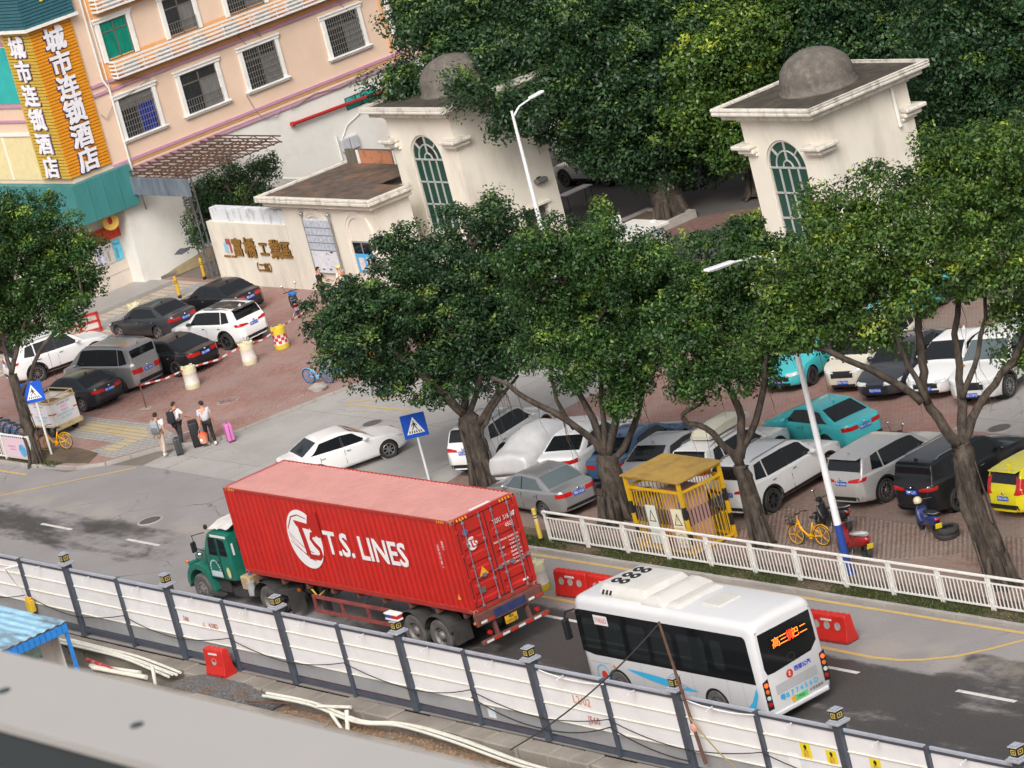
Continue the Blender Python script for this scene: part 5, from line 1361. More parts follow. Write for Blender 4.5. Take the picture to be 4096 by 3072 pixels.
# bonnet and nose
loft([(-16.12,rring(0.62,0.95,1.42,0.12)),(-16.02,rring(0.72,0.95,1.58,0.14)),(-15.6,rring(0.78,0.95,1.72,0.16)),(-15.0,rring(0.86,0.95,1.84,0.18)),(-14.55,rring(1.0,0.98,1.92,0.16))],TG,'bonnet')
for s in (-1,1):
    # front wing with open arch
    b=MB();n=14;cx,cz_,r1=-15.38,0.56,0.66
    arc=[(cx+r1*math.cos(a),cz_+r1*math.sin(a)) for a in np.linspace(0.0,PI-0.1,n)]
    outer=[(cx+(r1+0.16+0.06*math.sin(a))*math.cos(a)*1.02,cz_+(r1+0.18)*math.sin(a)) for a in np.linspace(0.0,PI-0.1,n)]
    yo,yi=s*1.13,s*0.62
    b.add([(p,yc+yo,q) for p,q in arc]+[(p,yc+yo*0.985,q) for p,q in outer]+[(p,yc+yi,q+0.02) for p,q in outer]+[(p,yc+yi,q) for p,q in arc],[(i+j*n,i+1+j*n,i+1+((j+1)%4)*n,i+((j+1)%4)*n) for j in range(4) for i in range(n-1)])
    b.build('front_wing',TG,tk,smooth=True)
    MB().bx(-16.08,-15.96,yc+s*0.86-0.17,yc+s*0.86+0.17,1.0,1.36).build('lamp_panel',TG,tk,bevel=0.04)
    MB().cyl((-16.12,yc+s*0.86,1.18),(-16.06,yc+s*0.86,1.18),0.12,n=16).build('headlight',CLEARL,tk)
    MB().sphere((-16.0,yc+s*1.08,1.42),(0.09,0.05,0.06),10,6).build('indicator',AMBL,tk,smooth=True)
    # windows, doors
    MB().add([(-14.36,yc+s*1.125,1.86),(-13.86,yc+s*1.125,1.86),(-13.86,yc+s*1.108,2.46),(-14.2,yc+s*1.108,2.46)],[(0,1,2,3)]).build('side_window',GLASSD,tk)
    MB().add([(-13.72,yc+s*1.118,1.86),(-13.28,yc+s*1.118,1.86),(-13.3,yc+s*1.106,2.4),(-13.7,yc+s*1.106,2.46)],[(0,1,2,3)]).build('side_window',GLASSD,tk)
    for x0_,x1_,z0_,z1_ in ((-14.6,-14.58,1.05,1.85),(-13.8,-13.775,1.05,2.55),(-14.6,-13.78,1.04,1.06)): MB().bx(x0_,x1_,yc+s*1.122-0.006,yc+s*1.122+0.006,z0_,z1_).build('door_seam',BLACKP,tk)
    MB().bx(-14.5,-13.85,yc+s*1.121-0.004,yc+s*1.125+0.002,1.1,1.3).build('door_notice',mat('door_notice',(0.5,0.58,0.62),0.5,var=0.1),tk)
    for k in range(11):
        a=PI*k/10;MB().box((-14.2+0.27*math.cos(a),yc+s*1.124,1.36+0.3*math.sin(a)),(0.05,0.006,0.05)).build('door_emblem',mat('pale_emblem',(0.5,0.66,0.66),0.5),tk)
    MB().lathe([(0.0,0.004),(0.07,0.004),(0.11,0.0)],12,Matrix.Translation((-13.45,yc+s*1.121,1.3)) @ Matrix.Rotation(-s*PI/2,4,'X') @ Matrix.Scale(1.8,4,(0,1,0))).build('oval_sticker',mat('sticker_straw',(0.65,0.55,0.25),0.5),tk)
    MB().bx(-14.0,-13.86,yc+s*1.13-0.015,yc+s*1.13+0.015,1.62,1.66).build('door_handle',CHROME,tk)
    # mirrors on tubular arms
    MB().tube([(-14.55,yc+s*1.05,1.9),(-14.75,yc+s*1.32,2.1),(-14.72,yc+s*1.36,2.55),(-14.35,yc+s*1.1,2.6)],0.016,6).build('mirror_arm',BLACKP,tk,smooth=True)
    MB().box((-14.78,yc+s*1.36,2.15),(0.08,0.2,0.36)).build('mirror',BLACKP,tk,bevel=0.03)
    MB().sphere((-14.72,yc+s*1.25,1.86),(0.1,0.1,0.1),12,8).build('convex_mirror',CHROME,tk,smooth=True)
    MB().bx(-14.7,-13.9,yc+s*1.12-0.2,yc+s*1.12,0.5,0.56).bx(-14.7,-13.9,yc+s*0.92-0.02,yc+s*0.92+0.02,0.5,1.0).build('step',CHAS,tk)
    b=MB();n=12;pts=[(-11.5+0.68*math.cos(a),0.55+0.66*math.sin(a)) for a in np.linspace(0.1,PI-0.1,n)]
    b.add([(p,yc+y,q) for y in (s*0.5,s*1.18) for p,q in pts],[(i,i+1,i+1+n,i+n) for i in range(n-1)]);b.build('mudguard',CHAS,tk,smooth=True)
    MB().bx(-10.82,-10.15,yc+s*0.55-(0.0 if s>0 else 0.6),yc+s*0.55+(0.6 if s>0 else 0.0),0.9,1.05).build('rear_lamp_box',CHAS,tk)
    MB().cyl((-10.14,yc+s*0.75,0.95),(-10.1,yc+s*0.75,0.95),0.06,n=12).build('tail_light',AMBL,tk)
    MB().bx(-10.14,-10.11,yc+s*0.9-0.28,yc+s*0.9+0.28,0.3,0.9).build('mud_flap',CHAS,tk)
MB().add([(-14.55,yc-0.95,1.95),(-14.55,yc+0.95,1.95),(-14.33,yc+0.88,2.5),(-14.33,yc-0.88,2.5)],[(0,1,2,3)]).build('windscreen',GLASSD,tk)
MB().bx(-13.085,-13.06,yc-0.75,yc-0.2,1.95,2.4).build('rear_window',GLASSD,tk,bevel=0.01);MB().bx(-13.085,-13.06,yc+0.2,yc+0.75,1.95,2.4).build('rear_window',GLASSD,tk,bevel=0.01)
MB().bx(-13.07,-13.05,yc-1.0,yc-0.94,1.9,2.3).build('reflector_strip',RW,tk);MB().bx(-14.0,-13.1,yc-1.13,yc-1.118,2.5,2.58).build('reflector_strip',RW,tk)
# loose white sheet over the roof
b=MB();nx,ny=12,10
for i in range(nx):
    for j in range(ny):
        u,v=i/(nx-1),j/(ny-1);y=-1.0+2.0*v
        b.v.append((-14.25+1.3*u,yc+y,2.78+0.07*math.sin(3*u+4*v)*(1-abs(y))+random.uniform(0,0.05)-0.12*abs(y)**4+0.12*u))
b.f=[(i*ny+j,(i+1)*ny+j,(i+1)*ny+j+1,i*ny+j+1) for i in range(nx-1) for j in range(ny-1)]
b.build('roof_sheet',mat('white_tarp',(0.62,0.6,0.57),0.7,var=0.12),tk,smooth='all')
MB().box((-14.35,yc-1.0,2.75),(0.1,0.12,0.16)).build('roof_horn',BLACKP,tk,bevel=0.03)
MB().bx(-16.22,-16.12,yc-1.1,yc+1.1,0.5,0.72).build('bumper',TBR,tk,bevel=0.02)
for y in (-0.4,0.4): MB().bx(-16.0,-9.9,yc+y-0.05,yc+y+0.05,0.72,0.98).build('chassis_rail',CHAS,tk)
MB().bx(-13.0,-12.5,yc-1.05,yc-0.65,0.75,1.22).build('fuel_can',mat('straw_can',(0.45,0.35,0.2),0.6,var=0.2),tk,bevel=0.04)
MB().cyl((-12.65,yc-0.85,1.22),(-12.65,yc-0.85,1.3),0.06,n=10).build('cap',mat('cap_blue',(0.05,0.12,0.4),0.5),tk)
MB().cyl((-12.5,yc-1.0,0.62),(-12.5,yc-1.0,1.05),0.14,n=14).build('air_filter',mat('filter_grey',(0.35,0.35,0.37),0.5,var=0.2),tk)
MB().bx(-13.6,-12.7,yc-1.05,yc-0.5,0.5,0.72).bx(-14.8,-13.7,yc-0.6,yc+0.6,0.55,1.0).build('battery_tray',CHAS,tk)
for side,y in ((-1,yc-0.98),(1,yc+0.98)):
    truck_wheel(tk,-15.38,y,0.52,0.52,side);truck_wheel(tk,-11.5,y+(0.04 if side<0 else-0.04),0.52,0.52,side,True)
MB().bx(-11.6,-11.4,0.4,2.0,0.42,0.62).build('axle',CHAS,tk);MB().bx(-15.45,-15.3,0.4,2.0,0.42,0.58).build('axle',CHAS,tk)
MB().bx(-12.2,-10.4,yc-0.45,yc+0.45,1.0,1.12).build('fifth_wheel',CHAS,tk)

# ---- bus
BW=mat('bus_white',(0.62,0.62,0.635),0.45,coat=0.2,var=0.02)
BRF=mat('bus_roof_white',(0.56,0.545,0.515),0.6,var=0.05)
BBL=mat('bus_window_band',(0.008,0.009,0.01),0.08,spec=0.5)
BPANE=mat('bus_pane',(0.016,0.02,0.021),0.04,spec=0.6)
BLUE=mat('bus_blue_swoosh',(0.05,0.42,0.72),0.4)
bx0,by0,bL,bW_,bH=5.55,-0.45,7.65,2.3,2.92
bus=thing('city_bus','small white electric city bus with black window band seen from behind','bus',(bx0,by0,0))
def bsec(ins,z0=0.27,top=bH,r=0.22):
    y0,y1=ins,bW_-ins;pts=[(y0+0.05,z0),(y0,z0+0.12),(y0,1.3),(y0+0.03,top-r-0.25),(y0+0.06,top-r)]
    pts+=[(y0+0.06+r*(1-math.cos(a)),top-r+r*math.sin(a)) for a in np.linspace(0.3,PI/2,5)]
    pts+=[(bW_/2,top+0.035)]
    return pts+[(bW_-y,z) for y,z in reversed(pts[:-1])]
secs=[(0.0,bsec(0.2,0.35,bH-0.3)),(0.03,bsec(0.1,0.3,bH-0.16)),(0.12,bsec(0.03,0.28,bH-0.05)),(0.3,bsec(0.0)),(2.0,bsec(0.0)),(5.0,bsec(0.0)),(bL-0.3,bsec(0.0)),(bL-0.12,bsec(0.02,0.28,bH-0.03)),(bL-0.03,bsec(0.06,0.3,bH-0.1)),(bL,bsec(0.12,0.34,bH-0.2))]
b=MB();n=len(secs[0][1])
b.add([(x,y,z) for x,rg in secs for y,z in rg],[(i*n+k,i*n+(k+1)%n,(i+1)*n+(k+1)%n,(i+1)*n+k) for i in range(len(secs)-1) for k in range(n)])
b.f.append(tuple(reversed(range(n))));b.f.append(tuple((len(secs)-1)*n+k for k in range(n)))
o=b.build('body',BW,bus,smooth=True)
bm=bmesh.new();bm.from_mesh(o.data);bmesh.ops.recalc_face_normals(bm,faces=bm.faces);bm.to_mesh(o.data);bm.free()
for s,y in ((-1,0.0),(1,bW_)):
    yf=lambda z,l: y+s*(0.006+l)-s*0.03*max(0,(z-1.3))/1.15
    def plane_poly(pts,name,m,l=0.0,parent=None):
        return MB().add([(p,yf(q,l),q) for p,q in pts],[tuple(range(len(pts)))]).build(name,m,parent or bus)
    # one black band, panes set on it
    nb=[(0.1,1.32),(0.1,2.5)]+[(0.25,2.56),(bL-0.55,2.58)]+[(bL-0.42+0.14*math.sin(a),2.44+0.14*math.cos(a)) for a in np.linspace(0,PI/2,5)]+[(bL-0.22,1.24),(0.6,1.24)]
    band=plane_poly(nb,'window_band',BBL)
    for x0_,x1_,z0_ in ((0.32,0.98,1.42),(1.25,2.05,1.34),(2.28,3.1,1.34),(3.3,4.2,1.34),(4.45,5.55,1.36),(5.85,6.3,1.5)):
        plane_poly([(x0_+0.06,z0_),(x1_-0.06,z0_),(x1_,z0_+0.08),(x1_,2.26),(x1_-0.06,2.33),(x0_+0.06,2.33),(x0_,2.26),(x0_,z0_+0.08)],'side_window',BPANE,0.003,band)
    # blue swooshes
    n2=16;up=[(1.9+3.0*t,0.98-0.28*t**2.2) for t in np.linspace(0,1,n2)];dn=[(1.9+3.0*t,0.98-0.22*math.sin(PI*t)**0.8-0.28*t**2.2) for t in np.linspace(1,0,n2)]
    plane_poly(up+dn[1:-1],'blue_swoosh',BLUE,0.002)
    plane_poly([(6.45,0.42),(6.75,0.42),(7.1,0.7),(7.4,1.15),(7.42,0.95),(7.2,0.55),(6.95,0.36),(6.6,0.34)],'blue_swoosh',BLUE,0.002)
    for xx in (1.2,2.55,4.75,6.2,6.85): plane_poly([(xx,0.35),(xx+0.012,0.35),(xx+0.012,1.22),(xx,1.22)],'panel_seam',mat('seam_grey',(0.4,0.4,0.4),0.6),0.002)
    plane_poly([(0.3,1.02),(1.15,1.02),(1.15,1.04),(0.3,1.04)],'panel_seam',MATS['seam_grey'],0.002)
    MB().sphere((1.35,y+s*0.01,0.98),(0.06,0.02,0.05),10,6).build('side_marker',AMBL,bus,smooth=True)
    MB().lathe([(0.24,0.0),(0.27,0.0)],24,Matrix.Translation((0.78,y+s*0.012,0.7)) @ Matrix.Rotation(-s*PI/2,4,'X')).build('emblem',BLUE,bus)
    MB().lathe([(0.0,0.0),(0.13,0.0)],20,Matrix.Translation((0.82,y+s*0.012,0.66)) @ Matrix.Rotation(-s*PI/2,4,'X')).build('emblem',mat('bus_red',(0.55,0.04,0.03),0.5),bus)
    # wheel arches
    for wx in (1.45,5.6):
        b=MB();n3=18;ps=[(wx+0.5*math.cos(a),0.45+0.46*math.sin(a)) for a in np.linspace(-0.35,PI+0.35,n3)]
        plane_poly(ps,'wheel_arch',BLACKP,0.0)
        w=truck_wheel(bus,wx,y-s*0.12,0.43,0.42,s,False,ALLOY)
    # mirror
    MB().tube([(0.15,y,2.55),(-0.1,y+s*0.15,2.5),(-0.15,y+s*0.2,2.3)],0.03,6).build('mirror_arm',BLACKP,bus,smooth=True)
    MB().box((-0.14,y+s*0.2,2.0),(0.14,0.22,0.62)).build('mirror',BLACKP,bus,bevel=0.05,seg=2)
text('lettering','77456D',0.2,mat('bus_red_ink',(0.55,0.08,0.07),0.5),bus,(1.25,-0.02,2.33),(PI/2,0,0),0.001,sx=0.8)
MB().bx(0.95,1.55,-0.014,-0.008,2.2,2.48).build('number_card',mat('card_white',(0.7,0.68,0.68),0.5),bus)
# rear: window, lamps, louvres, lettering (local x = bL is the rear face)
rx=lambda z: bL+0.004-(0.03 if z>2.55 else 0.0)
def rear_poly(pts,name,m,l=0.0): return MB().add([(bL+0.006+l,p,q) for p,q in pts],[tuple(range(len(pts)))]).build(name,m,bus)
rear_poly([(0.2,1.62),(0.22,2.58),(bW_-0.22,2.58),(bW_-0.2,1.72),(bW_-0.45,1.5),(bW_/2-0.3,1.44),(0.5,1.42),(0.26,1.44)],'rear_window',BBL)
rear_poly([(0.55,1.95),(0.55,2.36),(bW_-0.5,2.36),(bW_-0.5,1.95)],'display_panel',mat('display_black',(0.004,0.004,0.004),0.2),0.004)
LED=mat('orange_led',(0.8,0.2,0.02),0.5,emit=(1.0,0.22,0.02),estr=2.2)
LEDR=mat('red_led',(0.8,0.05,0.02),0.5,emit=(1.0,0.06,0.01),estr=2.4)
text('display_text','高',0.3,LED,bus,(bL+0.014,0.78,2.15),(PI/2,0,PI/2),0.001)
text('display_text','三',0.3,LED,bus,(bL+0.014,1.05,2.15),(PI/2,0,PI/2),0.001)
text('display_text','微',0.32,LEDR,bus,(bL+0.014,1.32,2.16),(PI/2,0,PI/2),0.001)
text('display_text','巴二',0.28,LED,bus,(bL+0.014,1.62,2.16),(PI/2,0,PI/2),0.001)
MB().lathe([(0.09,0.0),(0.115,0.0)],18,Matrix.Translation((bL+0.012,1.15,1.62)) @ Matrix.Rotation(PI/2,4,'Y') @ Matrix.Scale(1.35,4,(0,1,0))).build('maker_badge',mat('badge_grey',(0.1,0.1,0.1),0.3,0.8),bus)
for y in (0.13,bW_-0.13):
    rear_poly([(y-0.1,0.52),(y-0.1,1.3),(y+0.1,1.36),(y+0.1,0.5)],'lamp_cluster',BLACKP,0.002)
    for z,m in ((1.2,mat('lit_brake_light',(0.7,0.05,0.02),0.3,emit=(1.0,0.12,0.02),estr=2.0)),(1.02,AMBL),(0.84,CLEARL),(0.66,REDL)):
        MB().cyl((bL+0.008,y,z),(bL+0.03,y,z),0.06,n=14).build('tail_light',m,bus)
for k in range(6): rear_poly([(0.42,1.04-k*0.045),(1.9,1.04-k*0.045),(1.9,1.055-k*0.045),(0.42,1.055-k*0.045)],'louvre',mat('louvre_grey',(0.3,0.3,0.32),0.5),0.003)
MB().lathe([(0,0),(0.12,0.0)],20,Matrix.Translation((bL+0.011,0.98,1.2)) @ Matrix.Rotation(PI/2,4,'Y')).build('operator_emblem',MATS['bus_red'],bus)
text('lettering','E',0.16,INKW,bus,(bL+0.014,0.98,1.2),(PI/2,0,0+PI/2),0.001)
text('lettering','西部公汽',0.15,mat('bus_navy_ink',(0.02,0.06,0.5),0.5),bus,(bL+0.012,1.45,1.25),(PI/2,0,PI/2),0.001,bold=0.003)
text('lettering','粤B 7 7 4 5 6 D',0.19,BLUE,bus,(bL+0.012,1.17,0.68),(PI/2,0,PI/2),0.001,bold=0.003,sx=1.12)
text('lettering','比亚迪客车',0.1,mat('bus_grey_ink',(0.08,0.08,0.08),0.4),bus,(bL+0.012,1.75,0.5),(PI/2,0,PI/2),0.001)
MB().bx(bL+0.006,bL+0.02,0.92,1.42,0.42,0.57).build('number_plate',mat('green_plate',(0.12,0.6,0.2),0.4),bus)
MB().bx(bL+0.006,bL+0.0205,0.86,0.99,0.42,0.57).build('plate_yellow_end',HAZY,bus)
text('plate_characters','77456D',0.12,INKB,bus,(bL+0.023,1.18,0.495),(PI/2,0,PI/2),0.001,sx=0.75)
MB().bx(bL-0.05,bL+0.05,0.16,bW_-0.16,0.25,0.38).build('bumper',BW,bus,bevel=0.04,seg=2)
for y in (0.2,bW_-0.2): MB().cyl((bL-0.03,y,bH-0.28),(bL-0.005,y,bH-0.28),0.03,n=10).build('marker_light',mat('marker_grey',(0.2,0.2,0.2),0.4),bus)
# roof: air conditioner pod with fans, battery fairing, hatch
def pod(x0,x1,y0,y1,z0,h,tx,ty,name,m):
    b=MB();b.add([(x0,y0,z0),(x1,y0,z0),(x1,y1,z0),(x0,y1,z0),(x0,y0,z0+h*0.35),(x1,y0,z0+h*0.35),(x1,y1,z0+h*0.35),(x0,y1,z0+h*0.35),(x0+tx,y0+ty,z0+h),(x1-tx,y0+ty,z0+h),(x1-tx,y1-ty,z0+h),(x0+tx,y1-ty,z0+h)],
        [(0,1,5,4),(1,2,6,5),(2,3,7,6),(3,0,4,7),(4,5,9,8),(5,6,10,9),(6,7,11,10),(7,4,8,11),(8,9,10,11)])
    return b.build(name,m,bus,bevel=0.05,seg=3,smooth=True)
acp=pod(1.0,3.1,0.3,2.0,bH-0.02,0.34,0.12,0.16,'air_conditioner',BRF)
pod(2.95,3.95,0.22,2.08,bH-0.03,0.27,0.35,0.18,'roof_fairing',BRF)
pod(3.9,4.5,0.3,2.0,bH-0.03,0.14,0.1,0.15,'roof_fairing',BRF)
MB().bx(4.9,5.7,0.75,1.55,bH,bH+0.07).build('roof_hatch',BRF,bus,bevel=0.03,seg=2)
for fx in (1.4,1.75):
    for fy in (0.75,1.15,1.55):
        f=MB().lathe([(0.0,0.0),(0.15,0.0),(0.16,0.015)],20,Matrix.Translation((fx,fy,bH+0.325))).build('fan',BLACKP,acp)
        MB().sphere((fx,fy,bH+0.33),(0.045,0.045,0.015),10,6).build('fan_hub',BW,f)
for k in range(3): MB().box((1.25+k*0.16,0.335,bH+0.13),(0.09,0.03,0.13),M=Matrix.Rotation(-0.65,3,'X')).build('vent',BLACKP,acp)
text('lettering','比亚迪纯电动客车',0.16,mat('pod_ink',(0.3,0.3,0.32),0.5),bus,(2.35,0.345,bH+0.13),(PI/2-0.65,0,0),0.002)
# ================================================================== CARS IN PLACE
PW=paintmat('white',(0.8,0.8,0.8));PWP=paintmat('pearl_white',(0.74,0.73,0.72))
PBK=paintmat('black',(0.012,0.013,0.016));PDG=paintmat('dark_grey',(0.07,0.075,0.085),0.25,0.5);PNV=paintmat('black_blue',(0.014,0.018,0.024))
PSV=paintmat('silver',(0.42,0.42,0.43),0.3,0.6);PSB=paintmat('beige_silver',(0.5,0.47,0.42),0.3,0.4);PTE=paintmat('turquoise',(0.06,0.5,0.54));PBL=paintmat('steel_blue',(0.07,0.14,0.26),0.28,0.3)
PYE=paintmat('yellow',(0.68,0.6,0.02));PMR=paintmat('maroon',(0.045,0.016,0.018));PRV=paintmat('silver_white',(0.55,0.54,0.53),0.3,0.4);PCR=paintmat('cream',(0.62,0.58,0.48))
GLB=mat('blue_tint_glass',(0.02,0.03,0.09),0.05,spec=0.5);GLP=mat('pale_tint_glass',(0.1,0.13,0.14),0.05,spec=0.6);GLA=mat('amber_sunshade_glass',(0.16,0.09,0.015),0.1,spec=0.5)
car('sedan',-50.2,20.45,187,PDG,'dark grey sedan in the middle of the plaza, silver wheels','粤B 8B198',glassm=None,rim=ALLOY)
car('sedan',-49.15,23.25,184,PBK,'glossy black sedan nearest the cream name wall','粤B D9F73',rim=ALLOY)
car('suv',-44.45,20.15,189,PW,'white compact SUV with black roof beside the striped barrel','粤B A11T2',roofm=PBK,rim=ALLOYD,rails=True,spoiler=True)
car('fastback',-43.75,17.1,189,PBK,'long black fastback saloon behind the silver people carrier','粤A 1G881',rim=ALLOYD,wheel='ten')
car('van',-44.8,15.0,188,PSV,'silver people carrier with an amber sunshade in its rear window','粤L 12041',rim=ALLOY,rails=True,glassm=None)
car('sedan',-44.25,12.9,187,PNV,'black saloon next to the three-wheeled cart, silver wheels','粤Y CN6529',rim=ALLOY,scale=0.95)
car('suv',-50.85,15.95,78,PW,'white SUV at left pointing towards the name wall, spoked wheels','粤B F663K',rim=ALLOY,wheel='ten',rails=True)
car('sedan',-57.6,17.3,8,PMR,'dark maroon car half hidden behind the left street tree','',rim=ALLOYD)
car('hatch',-59.4,14.6,20,PW,'white hatchback at the left edge behind the street tree','')
car('sedan',-22.5,10.9,75,PW,'white coupe-like saloon turning into the side road behind the container','粤B F28D7',rim=ALLOY,z=0.005,group='cars on the road',wheel='twin')
H8=108
car('suv',-16.05,13.3,H8,PW,'white SUV at the left end of the parked row, beside the big trunk','粤B Q9112',rim=ALLOYD,rails=True)
car('sedan',-11.4,13.5,111,PW,'white saloon with dark rear window beside the sheeted car','粤B 7K93L')
car('sedan',-9.0,13.75,H8,PBL,'steel blue saloon parked behind the forked tree trunk','粤F 4367T',glassm=None)
car('sedan',-6.9,13.5,105,PRV,'pale silver saloon parked directly behind the yellow cage','粤B 2Y6J0')
t_=car('suv',-4.3,13.7,101,PWP,'white car carrying a cream roof box behind the yellow cage','粤B 46X8H',rails=True)
rb=MB();pr=[(-1.0,0.0),(-1.05,0.12),(-0.9,0.3),(-0.2,0.36),(0.7,0.32),(1.1,0.16),(1.12,0.0)]
for i,(x,z) in enumerate(pr): rb.v+=[(x,-0.4,0.02),(x,-0.38,z*0.75),(x,-0.25,z),(x,0.25,z),(x,0.38,z*0.75),(x,0.4,0.02)]
rb.f=[(i*6+k,i*6+k+1,i*6+k+7,i*6+k+6) for i in range(6) for k in range(5)]+[tuple(range(6)),tuple(36+k for k in reversed(range(6)))]
o=rb.build('roof_box',mat('roof_box_cream',(0.62,0.6,0.48),0.4,var=0.05),None,smooth=True,loc=(-4.28,13.55,1.83),rz=R_(101));tag(o,'cream roof box strapped on a parked white car','roof box')
car('bigsuv',-1.2,12.95,98,PW,'large white SUV with orange sill stripe between cage and lamp post','粤B 46295',rim=ALLOYD,rails=True,wheel='twin')
car('suv',2.3,14.6,95,PRV,'silver SUV just right of the street lamp post','粤B G86S6',rim=ALLOY,spoiler=True,wheel='ten',chrome=False)
car('bigsuv',5.45,14.7,94,PBK,'black seven-seat car beside the rightmost trunk','粤L J3279',rim=ALLOYD,rails=True)
car('hatch',8.6,15.15,91,PYE,'bright yellow hatchback at the right edge','粤B E1496',spoiler=True,chrome=False)
car('sedan',-9.6,9.9,177,PSV,'older silver saloon parked by the end of the white railing','粤B 5M2J5',glassm=GLP,scale=0.98)
car('sedan',-3.65,17.1,177,PTE,'turquoise saloon seen from behind in the middle of the lot','粤B SC1307',rim=ALLOYD)
H9=288
car('sedan',-10.15,22.55,H9,PTE,'turquoise saloon facing the road in the back row','粤B E9A679',rim=ALLOYD,wheel='ten')
car('van',-7.4,23.0,H9,PCR,'cream minivan facing the road in the back row','粤B 7T81G',scale=0.93)
car('sedan',-5.3,22.6,H9,PDG,'dark saloon facing the road in the back row','粤B P9D20')
car('sedan',-3.4,23.1,H9,PW,'white saloon facing the road in the back row','粤B J2A65')
car('bigsuv',-1.1,23.0,H9,PWP,'white SUV with a dark grille at the right end of the back row','粤B C58V2',rim=ALLOY,wheel='ten',glassm=GLP)
car('sedan',-10.9,28.0,H9,PTE,'turquoise saloon far back behind the trees','',rim=ALLOYD)
car('van',-4.0,28.4,H9,PW,'white van far back behind the rightmost tree','')
car('hatch',0.5,29.0,H9,PYE,'yellow hatchback far back behind the rightmost tree','')
car('suv',-45.2,41.6,184,PRV,'silver white SUV parked in the shade beside the left gate tower','',rim=ALLOYD,z=0.008,rails=True)
car('suv',-43.2,48.4,186,PBK,'black SUV deep in the shade under the trees','',rim=ALLOY,z=0.008,wheel='ten')
car('sedan',-33.5,46.5,182,PBK,'black car under the trees inside the gate','',rim=ALLOYD,z=0.008)

# white box van behind the left tower
bv=thing('box_van','white box van parked behind the left gate tower','van',(-48.5,44.6,0.008),R_(184),None)
MB().bx(-2.4,1.2,-1.0,1.0,0.75,2.9).build('box',mat('van_box_white',(0.68,0.67,0.64),0.5,var=0.04),bv,bevel=0.03)
MB().bx(1.25,2.6,-0.9,0.9,0.5,1.95).build('cab',PW,bv,bevel=0.12,seg=2);MB().bx(2.2,2.62,-0.8,0.8,1.3,1.85).build('windscreen',GLASSD,bv)
MB().bx(-2.3,2.5,-0.4,0.4,0.4,0.7).build('chassis',CHAS,bv);MB().bx(-2.42,-2.4,-0.1,0.25,1.8,2.1).build('vent',BLACKP,bv)
put_wheels(bv,0.36,'five',(1.8,-1.5),0.98)

# sheeted car: silver cover in folds over a saloon
cv=thing('covered_car','saloon wrapped in a creased silver white cover in the parked row','covered car',(-13.5,13.25,0.106),R_(H8),'parked cars')
st=car_profile(CAR_TYPES['sedan']['top'],0.11);b=MB();nk=15
rr_=random.Random(5)
for i,(x,zt) in enumerate(st):
    u=min(1,abs(x)/2.325);w=0.99*(1-0.2*u**5);fl=0.045*math.sin(i*1.9)+rr_.uniform(-0.02,0.02)
    for k in range(nk):
        a=-1+2*k/(nk-1);s=1 if a>=0 else-1;t=abs(a)
        if t>0.62:
            q=(t-0.62)/0.38;y=w*(0.92+0.14*q)+fl*q*(1 if k%2 else-1);z=min(zt+0.03,0.95)*(1-q)+0.2*q+fl*0.3*q
        else:
            q=t/0.62;y=w*0.92*q;z=(zt+0.04)-(max(0,zt-0.92))*(q**3)-0.03*q+rr_.uniform(-0.008,0.008)+0.012*math.sin(i*0.9+k)
        b.v.append((x*1.02,s*y,max(0.12,z)))
b.f=[(i*nk+k,i*nk+k+1,(i+1)*nk+k+1,(i+1)*nk+k) for i in range(len(st)-1) for k in range(nk-1)]
b.f.append(tuple(range(nk)));b.f.append(tuple((len(st)-1)*nk+k for k in reversed(range(nk))))
b.build('cover',mat('silver_cover',(0.56,0.56,0.57),0.42,0.1,var=0.08,bump=0.5,bscale=5),cv,smooth='all')
put_wheels(cv,0.31,'five',(1.4,-1.3),0.86)
MB().tube([(-0.9,-1.02,0.5),(-0.85,-0.85,0.98),(-0.8,0,1.36),(-0.85,0.85,0.98),(-0.9,1.02,0.5)],0.012,5).build('strap',BLACKP,cv)

# ================================================================== HOARDING ALONG THE ROAD
FW=mat('hoarding_white',(0.7,0.7,0.72),0.45,var=0.05,vscale=0.9,dirt=(0.45,0.43,0.4),dscale=0.8,damt=0.35)
FG=mat('hoarding_grey',(0.27,0.275,0.29),0.5,var=0.1,vscale=1.5,dirt=(0.36,0.33,0.29),damt=0.5)
FS=mat('hoarding_slate',(0.055,0.066,0.088),0.4,var=0.15,vscale=3)
FC=mat('hoarding_cap_rail',(0.42,0.45,0.52),0.35,0.2,var=0.08)
FR=mat('hoarding_cream_rib',(0.7,0.68,0.6),0.5,var=0.06)
LY=mat('lantern_yellow',(0.55,0.42,0.1),0.5);LC=mat('lantern_cap',(0.33,0.35,0.4),0.5,var=0.1)
fence=thing('site_hoarding','long white panel site hoarding with slate posts and lantern topped pillars','fence',(0,-3.2,0))
pill=[-23.9+6.2*k for k in range(0,10)]
mids=[x+3.1 for x in pill[:-1]]
xs=sorted(pill+mids)
def fz(x): return-0.0045*(x-1)
